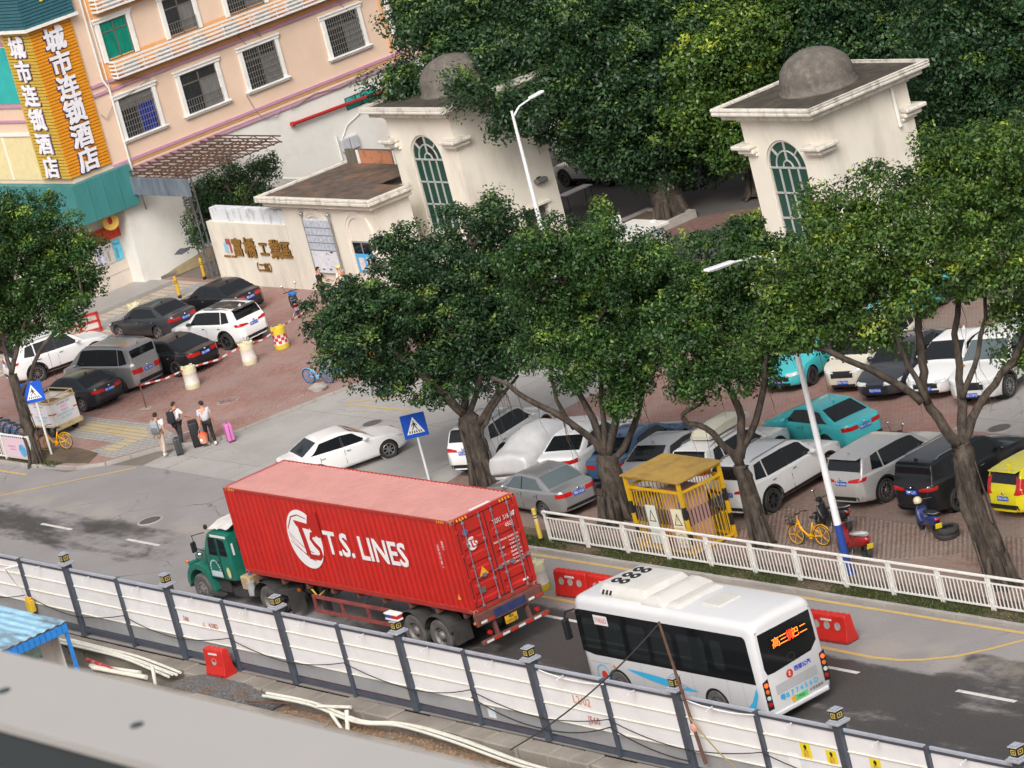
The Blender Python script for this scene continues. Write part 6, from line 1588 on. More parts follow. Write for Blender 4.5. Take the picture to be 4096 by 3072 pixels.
for x in pill:
    z=fz(x);p=MB()
    p.bx(x-0.13,x+0.13,-0.13,0.13,0,2.4+z).build('pillar',FS,fence,bevel=0.015)
    pp=fence.children[-1]
    MB().bx(x-0.22,x+0.22,-0.22,0.22,2.4+z,2.47+z).bx(x-0.17,x+0.17,-0.17,0.17,2.471+z,2.51+z).build('capital',LC,pp,bevel=0.01)
    MB().bx(x-0.115,x+0.115,-0.115,0.115,2.511+z,2.74+z).build('lantern',BLACKP,pp)
    for dx,dy in ((0,-1),(1,0),(0,1),(-1,0)):
        for (a,c,p_,q) in ((-0.07,0.07,2.56,2.58),(-0.07,0.07,2.67,2.69),(-0.08,-0.06,2.56,2.69),(0.06,0.08,2.56,2.69),(-0.02,0.02,2.61,2.64)):
            if dy: MB().bx(x+a,x+c,dy*0.12-0.004,dy*0.12+0.004,p_+z,q+z).build('lantern_fret',LY,pp)
            else: MB().bx(x+dx*0.12-0.004,x+dx*0.12+0.004,a,c,p_+z,q+z).build('lantern_fret',LY,pp)
    MB().bx(x-0.15,x+0.15,-0.15,0.15,2.741+z,2.77+z).bx(x-0.09,x+0.09,-0.09,0.09,2.771+z,2.81+z).build('lantern_lid',LC,pp,bevel=0.01)
for x in mids: MB().bx(x-0.07,x+0.07,-0.1,0.08,0,2.27+fz(x)).build('post',FS,fence,bevel=0.01)
rnd=random.Random(11)
for i in range(len(xs)-1):
    a,c=xs[i],xs[i+1];a+=0.14 if xs[i] in pill else 0.075;c-=0.14 if xs[i+1] in pill else 0.075;z=fz((a+c)/2)
    MB().bx(a,c,-0.03,0.03,2.19+z,2.28+z).build('top_rail',FC,fence,bevel=0.008)
    MB().bx(a,c,-0.045,0.02,2.13+z,2.19+z).build('under_rail',FS,fence)
    for k in range(4):
        z0,z1=2.13-0.48*(k+1),2.13-0.48*k
        MB().bx(a,c,-0.012+rnd.uniform(-0.004,0.004),0.012,z0+0.045+z,z1-0.003+z).build('panel',FW if k<3 else FG,fence)
        if k<3: MB().bx(a,c,-0.05,0.012,z0-0.0+z,z0+0.042+z).build('rib',FR,fence,bevel=0.012)
    MB().bx(a,c,-0.05,0.04,0.06+z,0.2+z).build('bottom_rail',FS,fence)
    # slim white lamp bar clipped under the top rail
    xm=(a+c)/2
    o=MB().bar((xm-0.15,-0.08,2.16+z),(xm+0.02,-0.42,2.2+z),0.035,0.03).build('lamp_bar',WHITE,fence)
# marks, notices and cables on the hoarding
MARK=mat('red_marker',(0.45,0.09,0.07),0.6);MARKO=mat('orange_marker',(0.55,0.22,0.1),0.6)
text('marking','4.082',0.24,MARK,fence,(-9.35,-0.03,1.34),(PI/2,0.0,0),0.001);text('marking','↓',0.3,MARK,fence,(-9.9,-0.03,1.28),(PI/2,0,0),0.001)
text('marking','580',0.22,MARK,fence,(-10.9,-0.03,1.4),(PI/2,0.1,0),0.001)
text('marking','L2/02',0.34,MARKO,fence,(9.0,-0.03,1.42),(PI/2,0.06,0),0.001);text('marking','|560',0.3,MARK,fence,(9.35,-0.03,0.9),(PI/2,0,0),0.001)
YEL=mat('notice_yellow',(0.72,0.58,0.02),0.5)
for x,z in ((18.0,1.35),(18.95,1.3),(20.55,1.32)):
    n=MB().bx(x-0.19,x+0.19,-0.022,-0.016,z-0.2,z+0.2).build('warning_notice',YEL,fence)
    MB().lathe([(0,0),(0.06,0)],12,Matrix.Translation((x,-0.025,z+0.1)) @ Matrix.Rotation(PI/2,4,'X')).build('symbol',INKB,n);MB().bx(x-0.03,x+0.03,-0.026,-0.024,z+0.02,z+0.08).build('symbol',INKB,n)
    text('lettering','安全\n警示',0.1,MARK,fence,(x,-0.026,z-0.08),(PI/2,0,0),0.0005)
MB().bx(17.25,17.65,-0.02,-0.016,0.75,1.2).build('paper_notice',WHITE,fence);MB().bx(20.9,21.6,-0.02,-0.016,1.1,1.3).build('paper_notice',mat('notice_cyan',(0.1,0.42,0.6),0.5),fence)
MB().bx(4.4,4.75,-0.02,-0.016,0.3,0.62).build('paper_notice',mat('notice_pale',(0.6,0.66,0.72),0.5),fence)
def sag(p,q,d,n=9): return [Vector(p).lerp(Vector(q),t)-Vector((0,0,d*4*t*(1-t))) for t in np.linspace(0,1,n)]
for i in range(len(xs)-1):
    a,c=xs[i],xs[i+1];za=1.12 if xs[i] in mids else 0.72
    zb=1.12 if xs[i+1] in mids else 0.72
    MB().tube(sag((a,-0.16,za),(c,-0.16,zb),0.06+0.05*rnd.random()),0.016,5).build('cable',CABLE,fence)
    if i in (9,10,11): MB().tube(sag((a,-0.17,0.9 if xs[i] in mids else 0.4),(c,-0.17,0.9 if xs[i+1] in mids else 0.4),0.14),0.02,5).build('cable',CABLE,fence)
for a,c in ((7.5,10.3),(13.6,16.4),(-23.5,-20.9)): MB().tube(sag((a,-0.1,2.16),(c,-0.1,2.12),0.1),0.018,5).build('white_wire',WHITE,fence)
b=thing('warning_light_bar','white bar light with blue and red lenses on a lantern pillar','light',(-5.3+6.2*1.0+0.2,-3.2,2.8))
b.location=(pill[4],-3.2,fz(pill[4])+2.81)
MB().box((0,0,0.02),(0.6,0.2,0.05)).box((0,0,0.18),(0.62,0.22,0.04)).build('case',WHITE,b);MB().box((-0.15,0,0.1),(0.28,0.19,0.11)).build('blue_lens',mat('blue_lens',(0.02,0.08,0.35),0.2),b);MB().box((0.15,0,0.1),(0.28,0.19,0.11)).build('red_lens',REDL,b)
# leaning rusty pole with stay cables
pole=thing('leaning_pole','rusty pole lashed to a hoarding pillar holding up a black cable','pole',(0,0,0))
ptop=GP(2635,2487,(0,-3.4),0);pmid=GP(2775,2910,(0,-3.45),0)
pb_=pmid+(pmid-ptop).normalized()*1.0
MB().tube([ptop,pmid,pb_],[0.035,0.045,0.05],8).build('pole',RUST,pole)
MB().tube(sag(ptop+Vector((0,0,-0.05)),GP(2040,3000,(0,-6),0),0.25,12),0.022,5).build('stay_cable',CABLE,pole)
MB().tube(sag(pmid+Vector((0,-0.05,0.3)),GP(2960,3090,(0,-5),0),0.1),0.02,5).build('stay_cable',mat('yellow_rope',(0.35,0.27,0.1),0.8),pole)
MB().sphere(pmid,(0.12,0.08,0.14),8,6).build('rag',mat('pink_rag',(0.6,0.3,0.26),0.8),pole)

# ================================================================== WHITE ROAD RAILING
RWH=mat('railing_white',(0.74,0.73,0.7),0.5,var=0.05,dirt=(0.5,0.45,0.38),dscale=3,damt=0.4)
rl=thing('road_railing','white steel road railing of upright bars between verge and parking','railing',(0,7.6,0.11))
rx0,nseg,rs_=-6.45,14,2.0
for i in range(nseg+1):
    x=rx0+i*rs_
    for dx in ((-0.05,0.05) if 0<i<nseg else (0.05,)):
        MB().bx(x+dx-0.028,x+dx+0.028,-0.028,0.028,0,0.98).build('post',RWH,rl)
    if 0<i:
        for z in (0.25,0.72): MB().bx(x-0.03,x+0.03,-0.045,0.045,z,z+0.06).build('clamp',RWH,rl,bevel=0.008)
for i in range(nseg):
    a,c=rx0+i*rs_+0.08,rx0+(i+1)*rs_-0.08
    MB().bx(a-0.1,c+0.1,-0.035,0.035,0.98,1.05).build('top_rail',RWH,rl,bevel=0.012)
    MB().bx(a,c,-0.02,0.02,0.8,0.84).build('rail',RWH,rl);MB().bx(a,c,-0.02,0.02,0.1,0.15).build('rail',RWH,rl)
    for k in range(12):
        x=a+(c-a)*(k+0.5)/12;MB().bx(x-0.013,x+0.013,-0.013,0.013,0.15,0.8).build('bar',RWH,rl)
# the older railing at the left corner, carrying a pink poster board
r2=thing('corner_railing','short white railing at the left corner carrying a pink poster','railing',(-38.9,7.45,0.1),R_(181))
for k in range(3):
    x=k*2.1;MB().bx(x-0.04,x+0.04,-0.03,0.03,0,1.12).build('post',RWH,r2)
    if k<2:
        MB().bx(x+0.05,x+2.05,-0.03,0.03,1.03,1.1).build('top_rail',RWH,r2,bevel=0.01);MB().bx(x+0.05,x+2.05,-0.02,0.02,0.12,0.17).build('rail',RWH,r2)
        for j in range(12): MB().bx(x+0.15+j*0.155,x+0.175+j*0.155,-0.012,0.012,0.17,1.02).build('bar',RWH,r2)
pk=MB().bx(0.08,1.9,0.03,0.05,0.18,0.98).build('poster_board',mat('poster_pink',(0.66,0.5,0.58),0.5),r2)
MB().lathe([(0.0,0.0),(0.2,0.0),(0.27,0.0)],9,Matrix.Translation((0.55,0.055,0.5)) @ Matrix.Rotation(-PI/2,4,'X')).build('poster_print',mat('poster_ink_blue',(0.1,0.35,0.62),0.5,var=0.5,vscale=9),pk)
MB().bx(1.05,1.6,0.05,0.054,0.6,0.66).bx(1.05,1.5,0.05,0.054,0.48,0.53).build('poster_lines',mat('poster_ink_rose',(0.55,0.25,0.4),0.5),pk)

# ================================================================== YELLOW CAGE WITH CABINET
YB=mat('cage_yellow',(0.62,0.36,0.01),0.5,var=0.12,dirt=(0.3,0.17,0.03),dscale=4,damt=0.4);YK=mat('cage_black',(0.02,0.02,0.02),0.5)
cg=thing('yellow_cage','yellow and black barred steel cage with rusty sheet roof','cage',(-2.3,8.05,0.11))
CX,CY,CH=2.55,1.65,2.4
MB().add([(-0.12,-0.1,CH+0.06),(CX+0.12,-0.1,CH+0.03),(CX+0.12,CY+0.1,CH+0.07),(-0.12,CY+0.1,CH+0.09),(-0.12,-0.1,CH+0.02),(CX+0.12,-0.1,CH-0.01),(CX+0.12,CY+0.1,CH+0.03),(-0.12,CY+0.1,CH+0.05)],[(0,1,2,3),(7,6,5,4),(0,4,5,1),(1,5,6,2),(2,6,7,3),(3,7,4,0)]).build('roof_sheet',mat('rusty_yellow_roof',(0.38,0.24,0.06),0.7,var=0.15,vscale=3,dirt=(0.17,0.1,0.05),dscale=1.6,damt=0.85),cg)
for x,y in ((0,0),(CX,0),(0,CY),(CX,CY)):
    for k in range(6):
        z0,z1=k*0.4,(k+1)*0.4
        MB().bx(x-0.05,x+0.05,y-0.05,y+0.05,z0,z1).build('corner_post',YB if (k%2==0 or k>3) else YK,cg)
for z in (0.12,2.05,CH-0.02):
    for a in ((0.05,CX-0.05,-0.03,0.03),(0.05,CX-0.05,CY-0.03,CY+0.03)): MB().bx(*a,z-0.04,z+0.04).build('rail',YB,cg)
    for a in ((-0.03,0.03,0.05,CY-0.05),(CX-0.03,CX+0.03,0.05,CY-0.05)): MB().bx(*a,z-0.04,z+0.04).build('rail',YB,cg)
for k in range(17):
    x=0.12+k*(CX-0.24)/16
    for y in (0,CY):
        MB().bx(x-0.011,x+0.011,y-0.011,y+0.011,0.16,0.95).build('bar',YB,cg);MB().bx(x-0.011,x+0.011,y-0.011,y+0.011,0.95,1.45).build('bar',YK,cg);MB().bx(x-0.011,x+0.011,y-0.011,y+0.011,1.45,2.01).build('bar',YB,cg)
for k in range(11):
    y=0.12+k*(CY-0.24)/10
    for x in (0,CX):
        MB().bx(x-0.011,x+0.011,y-0.011,y+0.011,0.16,0.95).build('bar',YB,cg);MB().bx(x-0.011,x+0.011,y-0.011,y+0.011,0.95,1.45).build('bar',YK,cg);MB().bx(x-0.011,x+0.011,y-0.011,y+0.011,1.45,2.01).build('bar',YB,cg)
SGN=mat('cage_sign',(0.66,0.62,0.45),0.5)
for i,(M_,nm) in enumerate(((Matrix.Translation((0.95,-0.04,0.92)),'a'),(Matrix.Translation((CX-0.32,-0.075,0.92)) @ Matrix.Rotation(0.1,4,'Z'),'b'))):
    sg=MB().box((0,0,0),(0.46,0.02,1.25)).build('warning_sign',SGN if i else mat('cage_sign_faded',(0.62,0.66,0.6),0.5),cg);sg.matrix_local=M_
    MB().add([(-0.17,-0.012,0.1),(0.17,-0.012,0.1),(0.0,-0.012,0.5)],[(0,1,2)]).build('triangle',INKB,sg);MB().add([(-0.12,-0.014,0.13),(0.12,-0.014,0.13),(0.0,-0.014,0.42)],[(0,1,2)]).build('triangle',SGN,sg)
    if i:
        MB().add([(-0.02,-0.016,0.28),(0.03,-0.016,0.26),(0.0,-0.016,0.16),(0.03,-0.016,0.3),(0.0,-0.016,0.36)],[(0,1,2,3,4)]).build('bolt',MARKO,sg)
        MB().lathe([(0.1,0),(0.125,0)],18,Matrix.Translation((0,-0.013,-0.3)) @ Matrix.Rotation(PI/2,4,'X')).build('ring',MARKO,sg)
        text('lettering','有电危险\n请勿靠近',0.09,MARKO,sg,(0,-0.013,-0.05),(PI/2,0,0),0.0005);text('lettering','禁止攀爬',0.09,MARK,sg,(0,-0.013,-0.52),(PI/2,0,0),0.0005)
cab=thing('electrical_cabinet','dusty pink electrical cabinet with a blue sticker inside the yellow cage','cabinet',(-0.95,8.35,0.11))
MB().bx(-0.15,1.0,0.0,0.8,0.08,1.95).build('case',mat('cabinet_pink',(0.48,0.29,0.27),0.5,var=0.08),cab,bevel=0.02);MB().bx(-0.2,1.05,-0.05,0.85,0.0,0.08).build('plinth',CONCK,cab)
MB().bx(0.42,0.43,-0.006,0.0,0.12,1.9).build('door_gap',BLACKP,cab);MB().bx(0.55,0.95,-0.012,0.0,1.15,1.6).build('sticker',mat('cabinet_blue',(0.03,0.12,0.45),0.5),cab);MB().bx(0.7,0.82,-0.016,-0.012,1.2,1.4).build('sticker_lock',YEL,cab)
bag=thing('red_bucket','small red bucket standing inside the yellow cage','bucket',(-1.6,8.55,0.11))
MB().lathe([(0.0,0.0),(0.14,0.0),(0.18,0.34),(0.19,0.35),(0.17,0.34),(0.13,0.02)],18).build('body',mat('bucket_red',(0.3,0.03,0.02),0.5),bag,smooth=True);MB().tube([(-0.17,0,0.33),(-0.1,0,0.5),(0.1,0,0.5),(0.17,0,0.33)],0.008,5).build('handle',STEEL,bag)

# ================================================================== SIGNS, LAMPS, BOLLARDS, BARRIERS
SB=mat('sign_blue',(0.01,0.09,0.52),0.35);GALV=mat('grey_pole_paint',(0.5,0.5,0.5),0.5,var=0.08);SBK=mat('sign_back',(0.28,0.31,0.31),0.5,var=0.1)
def crossing_sign(x,y,z,h,deg,size,label,lean=0.0):
    t=thing('crossing_sign',label,'road sign',(x,y,z),R_(deg),'pedestrian crossing signs');t.rotation_euler.x=lean
    MB().cyl((0,0,0),(0,0,h),0.045,n=12).build('post',mat('sign_post_white',(0.68,0.68,0.68),0.5,var=0.06),t,smooth=True)
    zc=h-size*0.5
    MB().box((0,-0.07,zc),(size,0.025,size)).build('plate',SB,t,bevel=0.008)
    MB().box((0,-0.045,zc),(size*0.98,0.02,size*0.98)).build('plate_back',SBK,t);MB().box((0,-0.02,zc),(size*0.9,0.05,0.06)).build('bracket',STEEL,t)
    yy=-0.086;s=size
    MB().add([(-0.37*s,yy,zc-0.33*s),(0.37*s,yy,zc-0.33*s),(0,yy,zc+0.38*s)],[(0,1,2)]).build('triangle',INKW,t)
    pg=MB();y2=yy-0.003
    q=lambda pts: pg.add([(a*s,y2,zc+b*s) for a,b in pts],[tuple(range(len(pts)))])
    q([(0.03*math.cos(a)-0.01,0.18+0.035*math.sin(a)) for a in np.linspace(0,2*PI,10)[:-1]])
    q([(-0.05,0.13),(0.03,0.14),(0.05,0.0),(-0.04,0.0)]);q([(-0.04,0.12),(-0.11,0.04),(-0.12,-0.02),(-0.1,-0.02),(-0.08,0.03),(-0.03,0.08)]);q([(0.02,0.12),(0.1,0.05),(0.12,0.0),(0.1,0.0),(0.07,0.04),(0.02,0.08)])
    q([(-0.04,0.0),(0.0,0.0),(-0.05,-0.1),(-0.12,-0.17),(-0.15,-0.16),(-0.09,-0.09)]);q([(0.0,0.0),(0.05,0.0),(0.08,-0.09),(0.12,-0.17),(0.09,-0.18),(0.04,-0.1)])
    pg.build('pedestrian',INKB,t)
    for k in range(6): MB().add([((-0.27+k*0.1)*s,y2,zc-0.3*s),((-0.22+k*0.1)*s,y2,zc-0.3*s),((-0.21+k*0.088)*s,y2,zc-0.19*s),((-0.25+k*0.088)*s,y2,zc-0.19*s)],[(0,1,2,3)]).build('stripe',INKB,t)
crossing_sign(-39.1,8.35,0.1,3.0,48,0.82,'blue pedestrian crossing sign on a white post by the left street tree')
crossing_sign(-17.25,10.75,0.02,2.45,50,0.85,'blue pedestrian crossing sign on a white post behind the red container')
LP=mat('lamp_post_white',(0.72,0.73,0.76),0.4,var=0.05);LPB=mat('lamp_post_blue',(0.02,0.06,0.28),0.4)
def street_lamp(x,y,z,h,arm,label,blue):
    t=thing('street_lamp',label,'street lamp',(x,y,z),0,'white street lamps')
    MB().lathe([(0.0,0),(0.22,0),(0.22,0.04),(0.12,0.06)],16).build('base_plate',LPB if blue else LP,t)
    MB().tube([(0,0,0.02),(0,0,1.55)],[0.125,0.115],14).build('lower_shaft',LPB if blue else LP,t,smooth=True)
    MB().tube([(0,0,1.55),(0,0,h)],[0.114,0.055],14).build('shaft',LP,t,smooth=True)
    d=Vector(arm)
    MB().tube([(0,0,h-0.25),d*0.25+Vector((0,0,h+0.05)),d*0.7+Vector((0,0,h+0.2))],[0.045,0.04,0.035],8).build('arm',LP,t,smooth=True)
    a=d*0.62+Vector((0,0,h+0.2));e=d*1.05+Vector((0,0,h+0.28));MB().bar(a,e,0.26,0.09).build('lamp_head',LP,t,bevel=0.03);MB().bar(a.lerp(e,0.2)-Vector((0,0,0.05)),a.lerp(e,0.9)-Vector((0,0,0.05)),0.2,0.02).build('lens',CLEARL,t)
street_lamp(6.75,8.45,0.1,9.85,(0,-2.35,0),'white street lamp with blue foot rising beside the silver SUV',True)
street_lamp(-30.3,27.2,0.1,7.85,(0.0,1.6,0),'slim white street lamp in front of the left gate tower',False)
def bollard(x,y,z,h,label,m,lean=0.0):
    t=thing('bollard',label,'bollard',(x,y,z),0,'yellow bollards');t.rotation_euler.y=lean
    MB().cyl((0,0,0),(0,0,0.14),0.085,n=14).build('foot',BLACKP,t);MB().cyl((0,0,0.14),(0,0,h),0.075,n=14).build('tube',m,t,smooth=True)
    MB().lathe([(0.078,h*0.74),(0.078,h*0.77)],14).build('band',BLACKP,t);MB().lathe([(0.078,h*0.82),(0.078,h*0.85)],14).build('band',BLACKP,t);MB().sphere((0,0,h),(0.075,0.075,0.06),12,6).build('top',m,t,smooth=True)
bollard(-6.75,7.5,0.1,1.1,'yellow and white bollard at the end of the white railing',mat('bollard_worn',(0.6,0.42,0.06),0.5,dirt=(0.62,0.6,0.55),dscale=2.2,damt=1.0))
bollard(-54.4,24.4,0.12,0.95,'yellow bollard beside the black car, nearer of two',mat('bollard_yellow',(0.62,0.36,0.02),0.5,dirt=(0.3,0.16,0.05),dscale=4,damt=0.6));bollard(-55.9,26.75,0.12,0.95,'yellow bollard at the foot of the lattice column, farther of two',MATS['bollard_yellow'],0.05)

PLR=mat('red_barrier_plastic',(0.5,0.02,0.015),0.45,var=0.1,dirt=(0.35,0.05,0.04),damt=0.4)
def water_barrier(x,y,z,deg,label,L=1.5,h=0.82):
    """plastic water barrier: tapered profile, scalloped top, flat grey discs for the holes"""
    t=thing('water_barrier',label,'barrier',(x,y,z),R_(deg),'red water barriers')
    n=25;b=MB();holes=[-0.42,0.0,0.42] if L>1.2 else [0.0]
    xs_=np.linspace(-L/2,L/2,n)
    ring=lambda x: [(-0.22,0.0+0.03*(1 if int((x+L)*6)%2 else 0)),(-0.24,0.1),(-0.17,0.36),(-0.13,h-0.05),(-0.1,h-0.02*(1 if int((x+L)*8)%2 else 0)),(0.1,h-0.02*(1 if int((x+L)*8)%2 else 0)),(0.13,h-0.05),(0.17,0.36),(0.24,0.1),(0.22,0.0+0.03*(1 if int((x+L)*6)%2 else 0))]
    for x_ in xs_: b.v+=[(x_,p,q) for p,q in ring(x_)]
    k=10;b.f=[(i*k+j,i*k+(j+1)%k,(i+1)*k+(j+1)%k,(i+1)*k+j) for i in range(n-1) for j in range(k)]+[tuple(reversed(range(k))),tuple((n-1)*k+j for j in range(k))]
    b.build('body',PLR,t,bevel=0.012)
    for hx in holes:
        for s in (-1,1):
            MB().lathe([(0.0,0.0),(0.085,0.0),(0.11,0.008),(0.125,-0.012)],18,Matrix.Translation((hx*L/1.5,s*0.158,0.5)) @ Matrix.Rotation(-s*(PI/2-0.12),4,'X')).build('hole',mat('hole_grey',(0.32,0.3,0.29),0.8),t)
    for s in (-1,1): MB().box((0,s*0.146,h-0.16),(0.42,0.02,0.055)).build('reflector',mat('barrier_reflector',(0.62,0.6,0.6),0.4),t)
    return t
for i,x in enumerate((9.6,)): water_barrier(10.05,4.75,0.005,2,'red plastic water barrier with three holes just right of the bus')
water_barrier(-1.5,4.72,0.005,2,'red water barrier behind the container doors, nearest the striped barrel');water_barrier(0.15,4.74,0.005,1,'red water barrier in the row between container and bus, middle one');water_barrier(1.75,4.78,0.005,-1,'red water barrier in the row, partly hidden by the bus roof')
water_barrier(-8.85,-3.66,-0.02,4,'short faded red water barrier block standing inside the hoarding',0.95,0.9)

def barrel(x,y,z,label,style,deg=0):
    t=thing('traffic_barrel',label,'traffic barrel',(x,y,z),R_(deg),'sand filled traffic barrels')
    by=mat('barrel_yellow',(0.66,0.5,0.04),0.5,dirt=(0.55,0.5,0.3),damt=0.4);bf=mat('barrel_faded',(0.66,0.62,0.42),0.55,dirt=(0.5,0.45,0.25),damt=0.4);bwp=mat('barrel_white_band',(0.66,0.6,0.57),0.55,dirt=(0.45,0.35,0.3),dscale=3,damt=0.5)
    top=by if style=='check' else bf
    MB().lathe([(0.3,0),(0.31,0.02),(0.31,0.22)],24).build('lower_band',by if style != 'faded' else bf,t,smooth=True)
    MB().lathe([(0.31,0.22),(0.295,0.24),(0.285,0.62),(0.29,0.64)],24).build('middle_band',bwp,t,smooth=True)
    MB().lathe([(0.3,0.64),(0.3,0.88),(0.27,0.9),(0.12,0.91),(0.1,0.88),(0.0,0.88)],24).build('top_band',top,t,smooth=True)
    for k in range(4): MB().box((0.27*math.cos(k*PI/2+0.5),0.27*math.sin(k*PI/2+0.5),0.91),(0.08,0.08,0.06)).build('lug',top,t)
    if style=='check':
        for r in range(3):
            for k in range(14):
                if (k+r)%2: continue
                a0,a1=2*PI*k/14,2*PI*(k+1)/14;z0,z1=0.25+r*0.125,0.375+r*0.125
                MB().add([(0.299*math.cos(a),0.299*math.sin(a),z_) for z_ in (z0,z1) for a in (a0,(a0+a1)/2,a1)],[(0,1,4,3),(1,2,5,4)]).build('red_check',mat('check_red',(0.55,0.03,0.03),0.5),t)
    return t
barrel(-39.85,15.6,0.11,'faded yellow and white barrel nearest the walkers, holding the tape','faded');barrel(-39.8,18.4,0.11,'pale yellow barrel, middle one along the striped tape','faded',40);barrel(-40.05,20.2,0.11,'yellow barrel with red and white checks by the white SUV','check');barrel(-3.3,4.7,0.004,'yellow and white barrel just behind the container doors','half',20)
barrel(-53.0,21.3,0.12,'yellow barrel half hidden behind the dark grey sedan','half',10)
ps_=thing('tape_stand','rusty steel stand with a flat foot carrying the striped tape','stand',(-39.75,13.25,0.108))
MB().cyl((0,0,0),(0,0,1.05),0.03,n=8).build('post',TBR,ps_);MB().box((0,0,0.02),(0.5,0.3,0.04),0.4).build('foot',CONCK,ps_)
tp=thing('striped_tape','red and white warning tape strung between stand and barrels','tape',(0,0,0))
tpts=[(-39.75,13.25,1.1),(-39.7,14.4,0.95),(-39.85,15.6,0.95),(-39.8,17,0.8),(-39.8,18.4,0.95),(-39.9,19.3,0.8),(-40.0,20.2,0.95),(-40.6,21.6,0.95),(-41.2,23.2,1.0)]
TW,TRr=mat('tape_white',(0.7,0.66,0.65),0.5),mat('tape_red',(0.55,0.08,0.08),0.5)
k=0
for a,c in zip(tpts[:-1],tpts[1:]):
    n=max(2,int((Vector(c)-Vector(a)).length/0.22))
    for i in range(n):
        p,q=Vector(a).lerp(Vector(c),i/n),Vector(a).lerp(Vector(c),(i+1)/n);MB().bar(p,q,0.012,0.07).build('tape_length',TW if k%2 else TRr,tp);k+=1
rwb=thing('road_barrier','red and white plastic barrier panel tipped over at the kerb','barrier',(-54.7,19.4,0.12),R_(60));rwb.rotation_euler.x=0.25
for a in ((-0.9,0.9,0.86,0.98),(-0.9,0.9,0.5,0.6),(-0.9,0.9,0.12,0.22),(-0.9,-0.78,0.0,0.98),(0.78,0.9,0.0,0.98),(-0.06,0.06,0.22,0.86)): MB().bx(a[0],a[1],-0.03,0.03,a[2],a[3]).build('frame_bar',mat('barrier_red',(0.52,0.04,0.03),0.5),rwb)
for a in ((-0.78,-0.06,0.6,0.86),(0.06,0.78,0.22,0.5)): MB().bx(a[0],a[1],-0.015,0.015,a[2],a[3]).build('white_panel',TW,rwb)

# three-wheeled cart with a bill-covered box
ctb=thing('cargo_tricycle','rusty cargo tricycle with a white box covered in printed bills','tricycle',(-41.9,10.25,0.11),R_(186))
BXW=mat('cart_white',(0.66,0.65,0.66),0.55,var=0.04,dirt=(0.45,0.36,0.25),dscale=2.5,damt=0.4);RCR=mat('rusty_cream',(0.5,0.4,0.23),0.6,dirt=(0.25,0.12,0.05),dscale=4,damt=0.8)
w0=MB()
for a in ((-1.0,0.6,-0.62,-0.6),(-1.0,0.6,0.6,0.62),(-1.02,-1.0,-0.62,0.62),(0.6,0.62,-0.62,0.62)): MB().bx(*a,0.48,1.42).build('box_side',BXW,ctb)
MB().bx(-1.0,0.6,-0.6,0.6,0.46,0.5).build('box_floor',RUST,ctb);MB().bx(-0.98,0.58,-0.58,0.58,0.9,1.2).build('load',mat('rusty_board',(0.2,0.1,0.05),0.8,var=0.4),ctb)
for z in (0.46,1.43):
    MB().bx(-1.05,0.65,-0.66,-0.61,z-0.03,z+0.03).bx(-1.05,0.65,0.61,0.66,z-0.03,z+0.03).bx(-1.06,-1.0,-0.66,0.66,z-0.03,z+0.03).bx(0.6,0.66,-0.66,0.66,z-0.03,z+0.03).build('frame',RCR,ctb)
MB().tube([(-1.0,-0.6,1.45),(-1.0,-0.6,1.62),(0.6,-0.6,1.62),(0.6,-0.6,1.45)],0.025,6).tube([(-1.0,0.6,1.45),(-1.0,0.6,1.62),(0.6,0.6,1.62),(0.6,0.6,1.45)],0.025,6).tube([(-1.0,-0.6,1.62),(-1.0,0.6,1.62)],0.025,6).build('hoop_rail',RCR,ctb)
MB().bx(-1.12,-1.06,-0.66,0.66,0.3,0.46).build('rear_bumper',RCR,ctb);MB().bx(-1.025,-1.02,-0.62,0.62,0.92,0.98).bx(-1.0,0.6,0.62,0.626,0.92,0.98).build('red_stripe',MARK,ctb)
bill=mat('bill_paper',(0.68,0.66,0.72),0.6,var=0.05,vscale=6)
b1=MB().bx(-1.03,-1.026,-0.42,0.42,0.58,1.38).build('bill',bill,ctb);b2=MB().bx(-0.75,0.3,0.622,0.63,0.58,1.36).build('bill',bill,ctb)
for i,(s,m) in enumerate((('138 2860 2567',INKB),('卖电车',mat('bill_pink',(0.6,0.2,0.32),0.5)),('收废品',MATS['bill_pink']),('回收旧家电 空调',mat('bill_teal',(0.1,0.4,0.42),0.5)),('冰箱 洗衣机',MATS['bill_teal']))):
    text('lettering',s,0.115,m,ctb,(-1.034,0,1.28-i*0.145),(PI/2,0,-PI/2),0.0005);text('lettering',s,0.105,m,ctb,(-0.22,0.634,1.27-i*0.145),(PI/2,0,PI),0.0005)
tmc,rmc,bkc=wheel_meshes(0.28,'ten')
for x,y in ((-0.55,-0.55),(-0.55,0.55),(1.35,0.0)):
    w=bpy.data.objects.new('wheel',tmc);COL.objects.link(w);w.parent=ctb;w.location=(x,y,0.28);w.scale=(1,0.6,1);q=bpy.data.objects.new('rim',rmc);COL.objects.link(q);q.parent=w
MB().tube([(0.6,0,0.5),(1.0,0,0.45),(1.3,0,0.75),(1.25,0,1.05)],0.03,6).tube([(1.35,0,0.28),(1.25,0,1.05)],0.025,6).tube([(1.2,-0.3,1.1),(1.28,0,1.06),(1.2,0.3,1.1)],0.018,6).build('front_frame',RUST,ctb);MB().box((0.85,0,0.72),(0.3,0.24,0.08)).build('saddle',BLACKP,ctb,bevel=0.03)
# white table in the yard
tb=thing('folding_table','white folding table standing inside the gate beside the left tower','table',tuple(G(2310,830,0.0)),R_(93));tb.location.z=0.01
MB().bx(-0.7,0.9,-0.3,0.3,0.72,0.77).build('table_top',WHITE,tb,bevel=0.01)
for x in (-0.6,0.8):
    for y in (-0.22,0.22): MB().cyl((x,y,0),(x,y,0.72),0.015,n=6).build('leg',BLACKP,tb)
